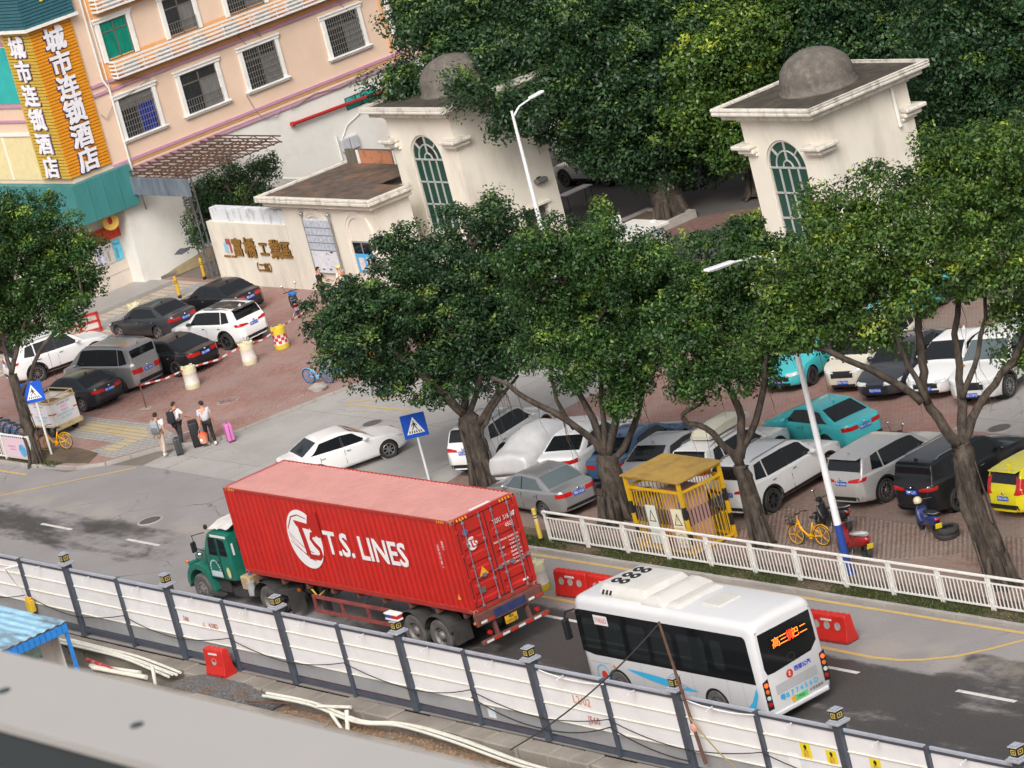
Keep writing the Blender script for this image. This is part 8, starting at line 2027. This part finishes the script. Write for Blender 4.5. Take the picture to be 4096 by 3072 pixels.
def grow_leaves(cen,rad,per,llen,g,flat=0.85,hilite=0.5):
    """cen (n,3), rad (n): leaf blades spread through the shells of many small twigs' worth of foliage"""
    n=len(cen);idx=np.repeat(np.arange(n),per);m=len(idx)
    d=g.normal(size=(m,3));d /= np.linalg.norm(d,axis=1)[:,None]
    lump=g.normal(size=(n,3));rr=rad[idx]*(0.35+0.75*g.random(m)**0.55)
    # spiky shoots: a few directions per clump reach farther out
    k=5;sd=g.normal(size=(n,k,3));sd[:,:,2]+=0.55;sd /= np.linalg.norm(sd,axis=2)[:,:,None]
    pick=g.integers(0,k,m);sdir=sd[idx,pick];on=g.random(m)<0.4
    d[on]=sdir[on]+0.28*g.normal(size=(on.sum(),3));d /= np.linalg.norm(d,axis=1)[:,None]
    rr[on]=rad[idx][on]*(0.4+1.0*g.random(on.sum()))
    pos=cen[idx]+d*rr[:,None]*np.array([1,1,flat])
    nrm=d+np.array([0,0,0.6])+0.7*g.normal(size=(m,3));nrm /= np.linalg.norm(nrm,axis=1)[:,None]
    t=g.normal(size=(m,3))+d*0.8-np.array([0,0,0.25]);t-=nrm*(t*nrm).sum(1)[:,None];t /= np.linalg.norm(t,axis=1)[:,None]+1e-9
    s=np.cross(nrm,t);ln=llen*(0.7+0.6*g.random(m))[:,None];w=ln*0.26
    V=np.empty((m,4,3));V[:,0]=pos-t*ln*0.5;V[:,1]=pos+s*w+nrm*ln*0.06;V[:,2]=pos+t*ln*0.5-nrm*ln*0.05;V[:,3]=pos-s*w+nrm*ln*0.06
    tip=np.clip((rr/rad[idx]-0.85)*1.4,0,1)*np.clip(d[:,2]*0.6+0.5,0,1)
    tint=np.clip(0.2+0.32*g.random(m)+0.2*lump[idx,0]*(0.5+d[:,2])+hilite*1.25*tip*g.random(m),0,1)  # random tone, plus crown highlights painted into outer and upper leaves
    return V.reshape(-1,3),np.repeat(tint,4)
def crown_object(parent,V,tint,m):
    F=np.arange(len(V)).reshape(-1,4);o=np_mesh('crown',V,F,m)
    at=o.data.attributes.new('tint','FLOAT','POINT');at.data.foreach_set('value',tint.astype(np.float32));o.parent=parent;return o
def wavy(pts,amp,n,g):
    """catmull through pts with a little natural wander"""
    P=[Vector(p) for p in pts];out=[]
    for i in range(len(P)-1):
        p0,p1,p2,p3=P[max(i-1,0)],P[i],P[i+1],P[min(i+2,len(P)-1)]
        for k in range(n):
            t=k/n;q=0.5*((2*p1)+(p2-p0)*t+(2*p0-5*p1+4*p2-p3)*t*t+(3*p1-p0-3*p2+p3)*t**3)
            out.append(q+Vector(g.normal(size=3)*amp*(0 if (i==0 and k==0) else 1)))
    out.append(P[-1]);return out
def bark_tube(b,pts,r0,r1,g,n=10,flute=0.12):
    m=len(pts);o=len(b.v);ph=g.random()*6
    b.tube(pts,[r0+(r1-r0)*(i/(m-1))**0.8 for i in range(m)],n,True)
    if flute:
        for i in range(m):
            c=Vector(pts[i])
            for k in range(n):
                v=Vector(b.v[o+i*n+k]);f=1+flute*math.sin(3*k*2*PI/n+ph+0.3*i)+flute*0.7*g.normal();b.v[o+i*n+k]=tuple(c+(v-c)*f)
O_=4096/2212.0
def tree(name,label,base,trunk,limbs,lobes,seed,m,r0,group,llen=0.13,per=250,dens=14.0,crad=(0.3,0.56),spread=1.3,depth=0.0,roots=14,cuts=0,hilite=0.5,twig=True):
    """trunk, limbs and lobes measured on the photo (2212 px wide view) at the trunk's own distance; lobes are (x, y, r[, depth])"""
    g=np.random.default_rng(seed);bp=G(base[0]*O_,base[1]*O_,0.1);t=thing(name,label,'tree',tuple(bp),0,group)
    mp=MPP(bp)*O_
    at_=lambda x,y,off=0.0: GD(x*O_,y*O_,bp,off)-bp
    b=MB();tp=[Vector((0,0,-0.1))]+[at_(x,y,0) for x,y in trunk]
    tw=wavy(tp,0.02,5,g);bark_tube(b,tw,r0,r0*0.72,g,16,0.16)
    for k in range(7):
        a=2*PI*k/7+g.random()*0.5;b.tube([Vector((math.cos(a)*r0*1.7,math.sin(a)*r0*1.7,-0.12)),Vector((math.cos(a)*r0*1.05,math.sin(a)*r0*1.05,0.15)),Vector((math.cos(a)*r0*0.8,math.sin(a)*r0*0.8,0.8))+(tw[3]-tw[0])*0.25],[r0*0.14,r0*0.28,r0*0.16],6)
    ends=[]
    for lb in limbs:
        rr=lb[0];dd=lb[1];n=len(lb)-2
        pts=[at_(x,y,dd*i/max(1,n-1)) for i,(x,y) in enumerate(lb[2:])];w=wavy(pts,0.035,4,g);bark_tube(b,w,rr,rr*0.45,g,9,0.08);ends.append((w[-1],rr*0.45,w))
    lob=[(at_(l[0],l[1],(l[3] if len(l)>3 else g.uniform(-spread,spread))+depth),l[2]*mp*1.12) for l in lobes]
    if twig and ends:
        for c,R in lob:
            e=min((q for en in ends for q in en[2][len(en[2])//3:]),key=lambda q: (q-c).length)
            mid=e.lerp(c,0.5)+Vector(g.normal(size=3)*0.15);bark_tube(b,wavy([e,mid,c],0.03,3,g),0.055,0.02,g,6,0.0)
            for k in range(4):
                v=Vector(g.normal(size=3)).normalized();v.z=abs(v.z)*0.6;b.tube([mid.lerp(c,0.6),c+v*R*0.5,c+v*R*0.95],[0.025,0.016,0.006],5)
    b.build('trunk',BARK,t,smooth='all')
    if cuts:
        for en in ends[:cuts]:
            q=en[2][len(en[2])//2];v=Vector(g.normal(size=3)).normalized();MB().cyl(q,q+v*(en[1]*2.4),en[1]*0.75,en[1]*0.6,8).build('pruned_stub',BARK,t);MB().cyl(q+v*(en[1]*2.4),q+v*(en[1]*2.4+0.012),en[1]*0.55,n=10).build('fresh_cut',mat('fresh_cut_wood',(0.5,0.2,0.05),0.8),t)
    # hanging aerial roots
    if roots:
        h=MB()
        for k in range(roots):
            en=ends[int(g.integers(0,len(ends)))];q=en[2][int(g.integers(len(en[2])//3,len(en[2])))];L=0.5+g.random()*1.2
            h.tube([q,q+Vector((g.normal()*0.05,g.normal()*0.05,-L*0.5)),q+Vector((g.normal()*0.1,g.normal()*0.1,-L))],[0.012,0.008,0.004],4)
            if k%2==0:
                a=g.random()*6.28;z0=0.6+g.random()*1.2;i=min(len(tw)-1,int(len(tw)*0.75));top=tw[i];h.tube([top+Vector((math.cos(a),math.sin(a),0))*r0*0.8,tw[len(tw)//3]+Vector((math.cos(a+0.3),math.sin(a+0.3),0))*r0*1.02,Vector((math.cos(a+0.5)*r0*1.15,math.sin(a+0.5)*r0*1.15,0))],[0.02,0.024,0.02],5)
        o=h.build('aerial_roots',BARK,t);o['kind']='stuff'
    C_,R_s=[],[]
    for c,R in lob:
        n=max(6,int(dens*R*R));i=np.arange(n)+0.5;ph=np.arccos(1-2*i/n);th=PI*(1+5**0.5)*i+g.random()*6
        d=np.stack([np.cos(th)*np.sin(ph),np.sin(th)*np.sin(ph),np.cos(ph)*0.85],1);rad=R*(0.62+0.42*g.random(n))
        keep=g.random(n)<0.86
        C_.append((np.array(c)+d*rad[:,None]+g.normal(size=(n,3))*0.12)[keep]);R_s.append(g.uniform(crad[0],crad[1],n)[keep])
        k=max(2,n//6);C_.append(np.array(c)+g.normal(size=(k,3))*R*0.3);R_s.append(g.uniform(crad[0],crad[1],k))
    V,ti=grow_leaves(np.concatenate(C_),np.concatenate(R_s),per,llen,g,hilite=hilite)
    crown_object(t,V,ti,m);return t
st_='street trees along the verge';yd='big trees behind the gate'
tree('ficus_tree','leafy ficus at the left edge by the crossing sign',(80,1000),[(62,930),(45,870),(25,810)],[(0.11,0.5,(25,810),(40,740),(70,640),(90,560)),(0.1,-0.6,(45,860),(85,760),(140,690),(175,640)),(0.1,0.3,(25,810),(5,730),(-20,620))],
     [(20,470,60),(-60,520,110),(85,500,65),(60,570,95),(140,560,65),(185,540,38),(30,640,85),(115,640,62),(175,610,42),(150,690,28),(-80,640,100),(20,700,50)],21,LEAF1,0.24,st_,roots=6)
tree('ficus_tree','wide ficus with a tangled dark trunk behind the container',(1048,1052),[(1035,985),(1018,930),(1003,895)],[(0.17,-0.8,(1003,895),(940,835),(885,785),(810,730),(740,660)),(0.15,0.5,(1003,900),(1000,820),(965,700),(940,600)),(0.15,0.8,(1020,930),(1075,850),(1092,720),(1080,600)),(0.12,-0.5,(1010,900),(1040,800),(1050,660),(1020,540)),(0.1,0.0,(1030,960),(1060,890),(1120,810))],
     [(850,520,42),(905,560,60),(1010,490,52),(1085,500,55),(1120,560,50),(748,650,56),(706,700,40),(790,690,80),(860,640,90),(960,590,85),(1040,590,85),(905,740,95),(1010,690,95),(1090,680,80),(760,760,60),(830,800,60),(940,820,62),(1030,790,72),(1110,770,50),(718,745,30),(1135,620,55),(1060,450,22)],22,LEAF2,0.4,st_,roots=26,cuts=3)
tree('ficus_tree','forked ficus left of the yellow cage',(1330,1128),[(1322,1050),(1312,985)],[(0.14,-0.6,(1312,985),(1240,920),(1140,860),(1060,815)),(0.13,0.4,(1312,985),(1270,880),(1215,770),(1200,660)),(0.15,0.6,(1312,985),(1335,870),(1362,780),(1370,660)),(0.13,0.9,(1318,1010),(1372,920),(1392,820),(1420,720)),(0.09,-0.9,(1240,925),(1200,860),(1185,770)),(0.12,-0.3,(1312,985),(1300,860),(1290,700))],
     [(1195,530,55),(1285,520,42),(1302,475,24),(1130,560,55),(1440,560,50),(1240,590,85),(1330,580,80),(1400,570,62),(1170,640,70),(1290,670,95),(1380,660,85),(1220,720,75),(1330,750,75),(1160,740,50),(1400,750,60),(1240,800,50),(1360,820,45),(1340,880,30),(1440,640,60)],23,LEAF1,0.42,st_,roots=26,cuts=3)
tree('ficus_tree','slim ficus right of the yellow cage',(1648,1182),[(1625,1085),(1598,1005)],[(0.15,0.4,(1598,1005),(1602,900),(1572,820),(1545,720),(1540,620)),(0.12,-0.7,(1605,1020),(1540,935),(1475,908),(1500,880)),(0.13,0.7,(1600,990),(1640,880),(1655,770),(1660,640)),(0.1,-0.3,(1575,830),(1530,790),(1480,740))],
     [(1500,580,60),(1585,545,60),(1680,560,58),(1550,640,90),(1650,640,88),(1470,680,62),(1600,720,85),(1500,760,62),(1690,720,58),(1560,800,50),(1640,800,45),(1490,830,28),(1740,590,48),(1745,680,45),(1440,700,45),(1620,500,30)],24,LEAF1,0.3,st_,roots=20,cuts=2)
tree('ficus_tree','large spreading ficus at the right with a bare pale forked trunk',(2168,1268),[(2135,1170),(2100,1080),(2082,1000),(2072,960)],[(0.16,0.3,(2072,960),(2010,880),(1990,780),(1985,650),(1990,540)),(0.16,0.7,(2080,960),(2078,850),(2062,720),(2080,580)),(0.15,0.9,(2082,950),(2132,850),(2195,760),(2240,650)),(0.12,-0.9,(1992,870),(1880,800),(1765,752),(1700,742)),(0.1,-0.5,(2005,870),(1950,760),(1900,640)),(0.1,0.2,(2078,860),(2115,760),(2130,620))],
     [(1790,520,55),(1870,440,62),(1960,420,66),(2050,400,62),(2110,350,55),(2190,330,62),(1830,560,82),(1930,530,92),(2040,500,92),(2140,450,90),(2230,450,90),(1740,630,62),(1850,650,82),(1960,620,72),(2190,560,82),(1790,700,55),(1890,720,48),(2100,600,55),(2200,680,50),(2280,580,90),(1700,690,40,-1.0),(1668,640,46,-1.2),(1690,585,45,-1.0),(1650,720,30,-1.0),(1725,730,34,-1),(2205,760,34),(1760,460,30),(2020,330,34),(2150,300,34)],25,LEAF3,0.37,st_,roots=34,cuts=5,hilite=0.62)
# the tall trees behind the gate
bgk=dict(llen=0.19,per=190,dens=8.5,crad=(0.42,0.8),roots=0,twig=False)
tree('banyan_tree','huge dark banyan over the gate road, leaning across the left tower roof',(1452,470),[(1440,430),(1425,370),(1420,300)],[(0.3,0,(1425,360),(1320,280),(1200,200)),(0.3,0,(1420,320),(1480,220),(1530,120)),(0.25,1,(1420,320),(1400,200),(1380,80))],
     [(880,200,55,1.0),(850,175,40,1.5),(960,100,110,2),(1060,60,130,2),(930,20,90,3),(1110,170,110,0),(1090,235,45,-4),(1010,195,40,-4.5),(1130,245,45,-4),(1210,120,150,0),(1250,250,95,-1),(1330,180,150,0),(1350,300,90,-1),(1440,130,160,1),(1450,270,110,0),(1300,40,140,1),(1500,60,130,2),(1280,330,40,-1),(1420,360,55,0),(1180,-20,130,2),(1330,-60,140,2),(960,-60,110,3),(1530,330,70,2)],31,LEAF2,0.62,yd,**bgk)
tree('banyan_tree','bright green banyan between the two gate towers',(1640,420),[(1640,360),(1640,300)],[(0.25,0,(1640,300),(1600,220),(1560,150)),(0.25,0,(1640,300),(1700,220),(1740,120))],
     [(1500,130,50,-3),(1480,250,45,-3),(1520,190,60,-2),(1545,290,50,-2),(1580,100,80,-2),(1600,200,85,-1),(1640,60,100,-1),(1700,150,90,0),(1620,300,55,-1),(1560,20,90,0),(1730,40,110,0),(1700,-40,110,0),(1660,250,60,-1),(1570,330,35,-2)],32,LEAF3,0.45,yd,hilite=0.55,**bgk)
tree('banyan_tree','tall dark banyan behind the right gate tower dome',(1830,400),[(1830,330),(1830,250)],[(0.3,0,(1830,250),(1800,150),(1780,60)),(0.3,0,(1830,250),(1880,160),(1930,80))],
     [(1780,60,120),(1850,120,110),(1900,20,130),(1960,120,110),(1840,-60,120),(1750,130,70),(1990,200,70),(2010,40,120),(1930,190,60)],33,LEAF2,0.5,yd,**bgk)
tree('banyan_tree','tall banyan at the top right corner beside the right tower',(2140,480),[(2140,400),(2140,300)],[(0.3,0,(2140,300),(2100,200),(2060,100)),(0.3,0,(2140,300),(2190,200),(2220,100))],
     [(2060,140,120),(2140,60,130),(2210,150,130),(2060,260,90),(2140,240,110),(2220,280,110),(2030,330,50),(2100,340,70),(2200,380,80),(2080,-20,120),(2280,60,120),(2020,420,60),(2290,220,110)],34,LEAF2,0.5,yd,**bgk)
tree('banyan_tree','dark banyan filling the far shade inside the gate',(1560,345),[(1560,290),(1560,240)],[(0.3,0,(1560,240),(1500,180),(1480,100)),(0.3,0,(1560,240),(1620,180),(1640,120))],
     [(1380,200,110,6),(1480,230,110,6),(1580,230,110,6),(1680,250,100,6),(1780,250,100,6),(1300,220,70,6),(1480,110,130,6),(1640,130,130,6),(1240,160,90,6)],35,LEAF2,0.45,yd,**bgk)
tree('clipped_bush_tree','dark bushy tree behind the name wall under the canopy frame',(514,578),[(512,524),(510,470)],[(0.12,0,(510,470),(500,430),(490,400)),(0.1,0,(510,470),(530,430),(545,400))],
     [(450,420,45,1),(500,395,52,1),(550,390,45,1),(480,450,55,0.5),(540,440,50,0.5),(440,470,34,0),(575,360,28,1),(510,490,40,0.5),(432,510,20,-0.5)],36,LEAF2,0.16,None,llen=0.13,per=150,dens=15,roots=0)

# ------------------------------------------------------------------ verge planting and litter
def scatter_blades(name,n,box,zf,h,w,m,seed,label,cat,clump=None):
    g=np.random.default_rng(seed);x=g.uniform(box[0],box[1],n);y=g.uniform(box[2],box[3],n)
    if clump: q=np.sin(x*1.7)+np.sin(x*0.63+1)+0.8*g.normal(size=n);k=q>clump;x,y=x[k],y[k];n=len(x)
    a=g.uniform(0,6.28,n);hh=h*(0.4+0.9*g.random(n));lean=g.normal(size=(n,2))*0.6*hh[:,None]
    V=np.empty((n,3,3));c,s=np.cos(a)*w,np.sin(a)*w
    V[:,0]=np.stack([x-c,y-s,np.full(n,zf)],1);V[:,1]=np.stack([x+c,y+s,np.full(n,zf)],1);V[:,2]=np.stack([x+lean[:,0],y+lean[:,1],zf+hh],1)
    o=np_mesh(name,V.reshape(-1,3),np.arange(n*3).reshape(-1,3),m);at=o.data.attributes.new('tint','FLOAT','POINT');at.data.foreach_set('value',np.repeat(0.25+0.5*g.random(n),3).astype(np.float32));return tag(o,label,cat,kind='stuff')
GRASS=leaf_material('verge_grass',(0.03,0.045,0.012),(0.055,0.085,0.02),(0.14,0.14,0.04))
scatter_blades('verge_grass',26000,(-16.5,22,7.16,7.75),0.115,0.09,0.012,GRASS,41,'short rough grass along the kerb under the white railing','grass',-0.6)
scatter_blades('corner_grass',3000,(-46,-37.3,7.35,7.75),0.1,0.1,0.012,GRASS,42,'grass tufts at the foot of the left corner railing','grass')
struct(slab('corner_soil',[(-42,7.3),(-37.6,7.75),(-35.9,8.1),(-36.6,9.0),(-38.5,9.2),(-42,8.4)],0.03,0.118,SOIL))
g=np.random.default_rng(43);n=900;x=g.uniform(-16,20,n);y=np.where(g.random(n)<0.5,g.uniform(7.15,8.4,n),g.uniform(5.2,12.5,n));zz=np.where(y>7.1,0.122,0.009)
a=g.uniform(0,6.28,n);V=np.stack([np.stack([x+0.035*np.cos(a+k*PI/2)*(1 if k%2 else 0.5),y+0.035*np.sin(a+k*PI/2)*(1 if k%2 else 0.5),zz+0.004*k],1) for k in range(4)],1)
o=np_mesh('fallen_leaves',V.reshape(-1,3),np.arange(n*4).reshape(-1,4),mat('fallen_leaf',(0.42,0.3,0.07),0.8,var=0.4,vscale=9));tag(o,'scattered yellow fallen leaves on verge, road edge and parking','leaves',kind='stuff')
# ================================================================== THE DUG STRIP BEHIND THE HOARDING
RED_EARTH=concrete_material('red_earth',(0.23,0.095,0.04),(0.33,0.17,0.09),stain=(0.1,0.06,0.04),samt=0.8)
struct(slab('site_ground',[(-60,-12.2),(60,-12.2),(60,-5.1),(-60,-5.1)],-0.75,-0.35,RED_EARTH))
struct(slab('trench_floor',[(-60,-5.1),(60,-5.1),(60,-3.3),(-60,-3.3)],-0.8,-0.4,EARTH))
lw=thing('trench_ledge','cracked old concrete ledge under the hoarding','ledge',(0,0,0));rl_=random.Random(9);x=-30.0
while x<26:
    w=rl_.uniform(0.8,1.5);h=rl_.uniform(-0.06,0.0);MB().bx(x,x+w-0.025,-3.9+rl_.uniform(-0.06,0.06),-3.28,-0.7,h).build('block',CONCO,lw,bevel=0.035);x+=w
rw=thing('trench_wall','thin board-marked concrete wall along the near side of the trench','wall',(0,0,0));x=-30.0
while x<26: MB().bx(x,x+2.36,-5.12+rl_.uniform(-0.02,0.02),-4.94,-0.8,-0.02+rl_.uniform(-0.03,0.03)).build('wall_panel',CONCO,rw,bevel=0.02);x+=2.4
# gravel heap: a lumpy mound under thousands of stones
gg=np.random.default_rng(51)
def heap(x,y): return-0.38+0.42*np.exp(-((x+8.2)/2.3)**4)*np.clip(1-((y+4.35)/0.75)**4,0,1)
n=46;X,Y=np.meshgrid(np.linspace(-11,-5.2,n),np.linspace(-4.96,-3.7,14),indexing='ij');Z=heap(X,Y)+0.03*gg.normal(size=X.shape)
F=np.array([(i*14+j,(i+1)*14+j,(i+1)*14+j+1,i*14+j+1) for i in range(n-1) for j in range(13)])
hp=thing('gravel_heap','heap of dark grey gravel with rusty and mossy patches in the trench','gravel',(0,0,0));GRV=mat('gravel',(0.12,0.115,0.115),0.9,var=0.6,vscale=14,dirt=(0.17,0.09,0.03),dscale=1.3,damt=0.7)
np_mesh('mound',np.stack([X.ravel(),Y.ravel(),Z.ravel()],1),F,GRV).parent=hp
m=7000;px=gg.uniform(-11,-5.2,m);py=gg.uniform(-4.94,-3.7,m);pz=heap(px,py)+0.012;r=gg.uniform(0.015,0.04,m);oc=np.array([(1,0,0),(0,1,0),(-1,0,0),(0,-1,0),(0,0,1)])
V=np.stack([px,py,pz],1)[:,None]+oc[None]*r[:,None,None]*gg.uniform(0.6,1.3,(m,5,1));F=(np.array([(0,1,4),(1,2,4),(2,3,4),(3,0,4)])[None]+(np.arange(m)*5)[:,None,None]).reshape(-1,3)
o=np_mesh('stones',V.reshape(-1,3),F,GRV);o.parent=hp;o['kind']='stuff'
m=2600;px=gg.uniform(-5,12,m);py=gg.uniform(-4.9,-3.95,m);r=gg.uniform(0.015,0.06,m);V=np.stack([px,py,np.full(m,-0.39)],1)[:,None]+oc[None]*r[:,None,None];F=(np.array([(0,1,4),(1,2,4),(2,3,4),(3,0,4)])[None]+(np.arange(m)*5)[:,None,None]).reshape(-1,3)
o=np_mesh('trench_rubble',V.reshape(-1,3),F,mat('rubble',(0.27,0.17,0.1),0.9,var=0.7,vscale=9));tag(o,'loose rubble and red clods on the trench floor','rubble',kind='stuff')
PIPE=mat('site_pvc_pipe',(0.66,0.65,0.58),0.4,var=0.05,dirt=(0.45,0.38,0.28),dscale=2,damt=0.5)
def pipes(label,pts,k,r,sp=0.08):
    for i in range(k):
        q=[Vector(p)+Vector((0.12*i,sp*(i-k/2),0.05*(i%2)+0.02*math.sin(j*1.3+i))) for j,p in enumerate(pts)]
        b=MB().tube(wavy(q,0.0,4,gg),r,8).build('plastic_pipe',PIPE,None,smooth=True);tag(b,label[min(i,len(label)-1)],'pipe','white plastic pipes in the trench')
pipes(['white plastic pipe in the left trench bundle, nearest the hoarding','white plastic pipe in the left trench bundle, second from the hoarding','white plastic pipe in the left trench bundle, third from the hoarding','white plastic pipe in the left trench bundle, outermost'][::-1],[(-18.4,-3.85,0.02),(-15.9,-3.9,0.04),(-13.9,-3.95,0.05),(-11.9,-4.1,-0.02),(-10.9,-4.2,-0.05)],4,0.045)
pipes(['white plastic pipe in the long right bundle, outermost','white plastic pipe in the long right bundle, middle','white plastic pipe in the long right bundle, nearest the hoarding'],[(-5.6,-4.2,0.02),(-3.2,-4.15,0.03),(-0.6,-4.3,-0.08),(1.2,-4.1,0.02),(3.8,-4.2,0.0),(7.5,-4.5,-0.1),(10.5,-4.5,-0.1)],3,0.045)
def loose(label,p,q,r,m=None,nm='pipe_offcut',cat='pipe'): tag(MB().tube([p,q],r,10).build(nm,m or PIPE,None,smooth=True),label,cat)
loose('short upright white pipe stub stuck in the trench',(-1.15,-4.3,0.18),(-1.0,-4.55,-0.42),0.07);loose('short white pipe offcut leaning into the red trench',(-2.0,-4.35,0.0),(-1.15,-4.6,-0.35),0.055);loose('white pipe offcut lying across the long bundle',(-2.6,-4.35,0.12),(-1.3,-4.05,0.14),0.05)
loose('thin brown timber stick lying across the gravel edge',(-5.9,-4.8,0.0),(-4.2,-4.3,-0.05),0.03,RUST,'timber_stick','stick')
for i,(a,c) in enumerate((((-14.5,-4.95,0.05),(-11.6,-4.75,0.0)),((-14.2,-5.1,0.12),(-11.4,-4.85,0.05)),((-14.8,-4.85,0.0),(-12.2,-4.6,0.0)))): loose(('pale green-white pipe lying by the shed, front one','pale green-white pipe lying by the shed, top one','pale green-white pipe lying by the shed, back one')[i],a,c,0.07)
loose('white pipe standing on end by the pipe pile',(-11.2,-4.65,0.35),(-11.15,-4.75,-0.3),0.06);loose('red and white striped pole lying by the shed',(-15.2,-4.7,0.1),(-12.4,-4.95,0.05),0.06,mat('pole_red',(0.45,0.03,0.03),0.5,dirt=(0.65,0.6,0.6),dscale=2.5,damt=1.0),'striped_pole','pole')
loose('white pipe on the red ground below the balcony rail, upper',(-11.2,-9.4,-0.2),(-8.9,-9.6,-0.25),0.08);loose('white pipe on the red ground below the balcony rail, lower',(-11.4,-9.9,-0.25),(-9.3,-10.1,-0.28),0.08)
sk=MB();sk.sphere((0,0,0.2),(0.6,0.45,0.3),12,8);sk.v=[(a+rl_.uniform(-0.06,0.06),b+rl_.uniform(-0.06,0.06),max(0,c+rl_.uniform(-0.05,0.05))) for a,b,c in sk.v];tag(sk.build('plastic_sack',mat('sack_white',(0.68,0.68,0.68),0.5,bump=0.5,bscale=8),None,smooth='all',loc=(7.6,-5.5,-0.3)),'crumpled white plastic sack by the trench wall','sack')
rk2=MB();rk2.sphere((0,0,0.2),(0.5,0.4,0.3),8,6);rk2.v=[(a+rl_.uniform(-0.12,0.12),b+rl_.uniform(-0.12,0.12),max(0,c)) for a,b,c in rk2.v];tag(rk2.build('rubble_lump',mat('tarp_dark',(0.06,0.065,0.055),0.9,var=0.4),None,loc=(-8.6,-9.9,-0.34)),'dark lump of rubble and torn sheet on the red ground','rubble')
# blue site shed
sx,sy,sz=-13.9,-5.75,2.0
sd_=thing('site_shed','small site shed with a stained light blue corrugated roof and blue posts','shed',(sx,sy,-0.35))
BLR=mat('shed_roof_blue',(0.3,0.52,0.68),0.5,var=0.2,vscale=3,dirt=(0.1,0.075,0.06),dscale=0.9,damt=0.95,stretch=(0.5,1.6,1));BLP=mat('shed_blue',(0.02,0.2,0.6),0.4,var=0.08)
b=MB();n=40;L3,W3=5.0,3.3;pr=[(-W3*i/n,0.035*(1 if i%4<2 else 0)) for i in range(n+1)]
b.add([(xx,y,2.35+z+0.05*(xx/-L3)) for xx in (0.15,-L3) for y,z in pr],[(i,i+1,i+n+2,i+n+1) for i in range(n)]);b.build('roof',BLR,sd_)
for k in range(16): MB().bx(0.1,0.14,-W3+k*W3/16+0.01,-W3+(k+1)*W3/16-0.01,2.02,2.3).build('fascia_board',BLP,sd_)
for y in (-0.05,-W3+0.05): MB().bx(0.0,0.1,y-0.05,y+0.05,0,2.3).build('post',BLP,sd_)
MB().bx(-L3,-0.6,-W3,-W3+0.05,0,2.2).build('rear_wall',mat('shed_panel',(0.5,0.5,0.48),0.6,var=0.08),sd_);MB().bx(-L3,-0.6,-0.08,-0.03,0,2.25).build('side_wall',MATS['shed_panel'],sd_);MB().bx(-1.2,-1.1,-W3,0,0,2.2).build('inner_wall',MATS['shed_panel'],sd_);MB().bx(-1.1,-1.09,-2.2,-0.5,1.2,1.9).build('notice',mat('shed_notice',(0.25,0.4,0.38),0.5,var=0.4,vscale=6),sd_)
yt=thing('yellow_box','yellow junction box hung on the hoarding above the shed','box',(-20.6,-3.4,0.55));MB().bx(-0.16,0.16,-0.1,0.1,0,0.45).build('case',mat('box_yellow',(0.6,0.4,0.03),0.5,var=0.1),yt,bevel=0.03);MB().bx(-0.12,0.12,-0.08,0.08,0.45,0.52).build('lid',HAZY,yt,bevel=0.02)
MB().tube([(0,0,0.5),(0.3,-0.5,1.4),(0.8,-0.9,2.0),(1.2,-0.6,2.05)],0.02,5).build('white_wire',WHITE,yt)
# balcony rail close to the photographer, far in front of the focus
rb_=np.array(CAMC)+5*ray(0,2752)
bal=thing('balcony_rail','pale grey balcony rail with dark face crossing the lower left, out of focus','railing',(float(rb_[0]),float(rb_[1]),float(rb_[2])))
RLT=mat('rail_top_grey',(0.4,0.385,0.37),0.7,var=0.03);RLD=mat('rail_face_slate',(0.035,0.045,0.05),0.5,var=0.15,vscale=8)
MB().add([(-4,-0.075,0),(2.2,-0.075,0),(2.2,0.085,0),(-4,0.085,0),(-4,-0.075,-0.012),(2.2,-0.075,-0.012),(2.2,0.085,-0.012),(-4,0.085,-0.012)],[(0,1,2,3),(4,7,6,5),(0,4,5,1),(2,6,7,3),(1,5,6,2),(3,7,4,0)]).build('top_plate',RLT,bal)
MB().bx(-4,2.2,-0.07,0.08,-0.075,-0.0125).build('rail_face',RLD,bal);MB().bx(-4,2.2,-0.06,0.075,-0.17,-0.105).build('lower_rail',RLT,bal)
for x_ in (-3.6,-1.9,1.9): MB().bx(x_-0.03,x_+0.03,-0.03,0.03,-1.0,-0.17).build('post',RLD,bal)
for x_ in (0.02,0.36,-0.4): MB().cyl((x_,-0.005,0.0),(x_,-0.005,0.002),0.009,n=10).build('rivet',RLD,bal)
flush_people()
flush_texts()
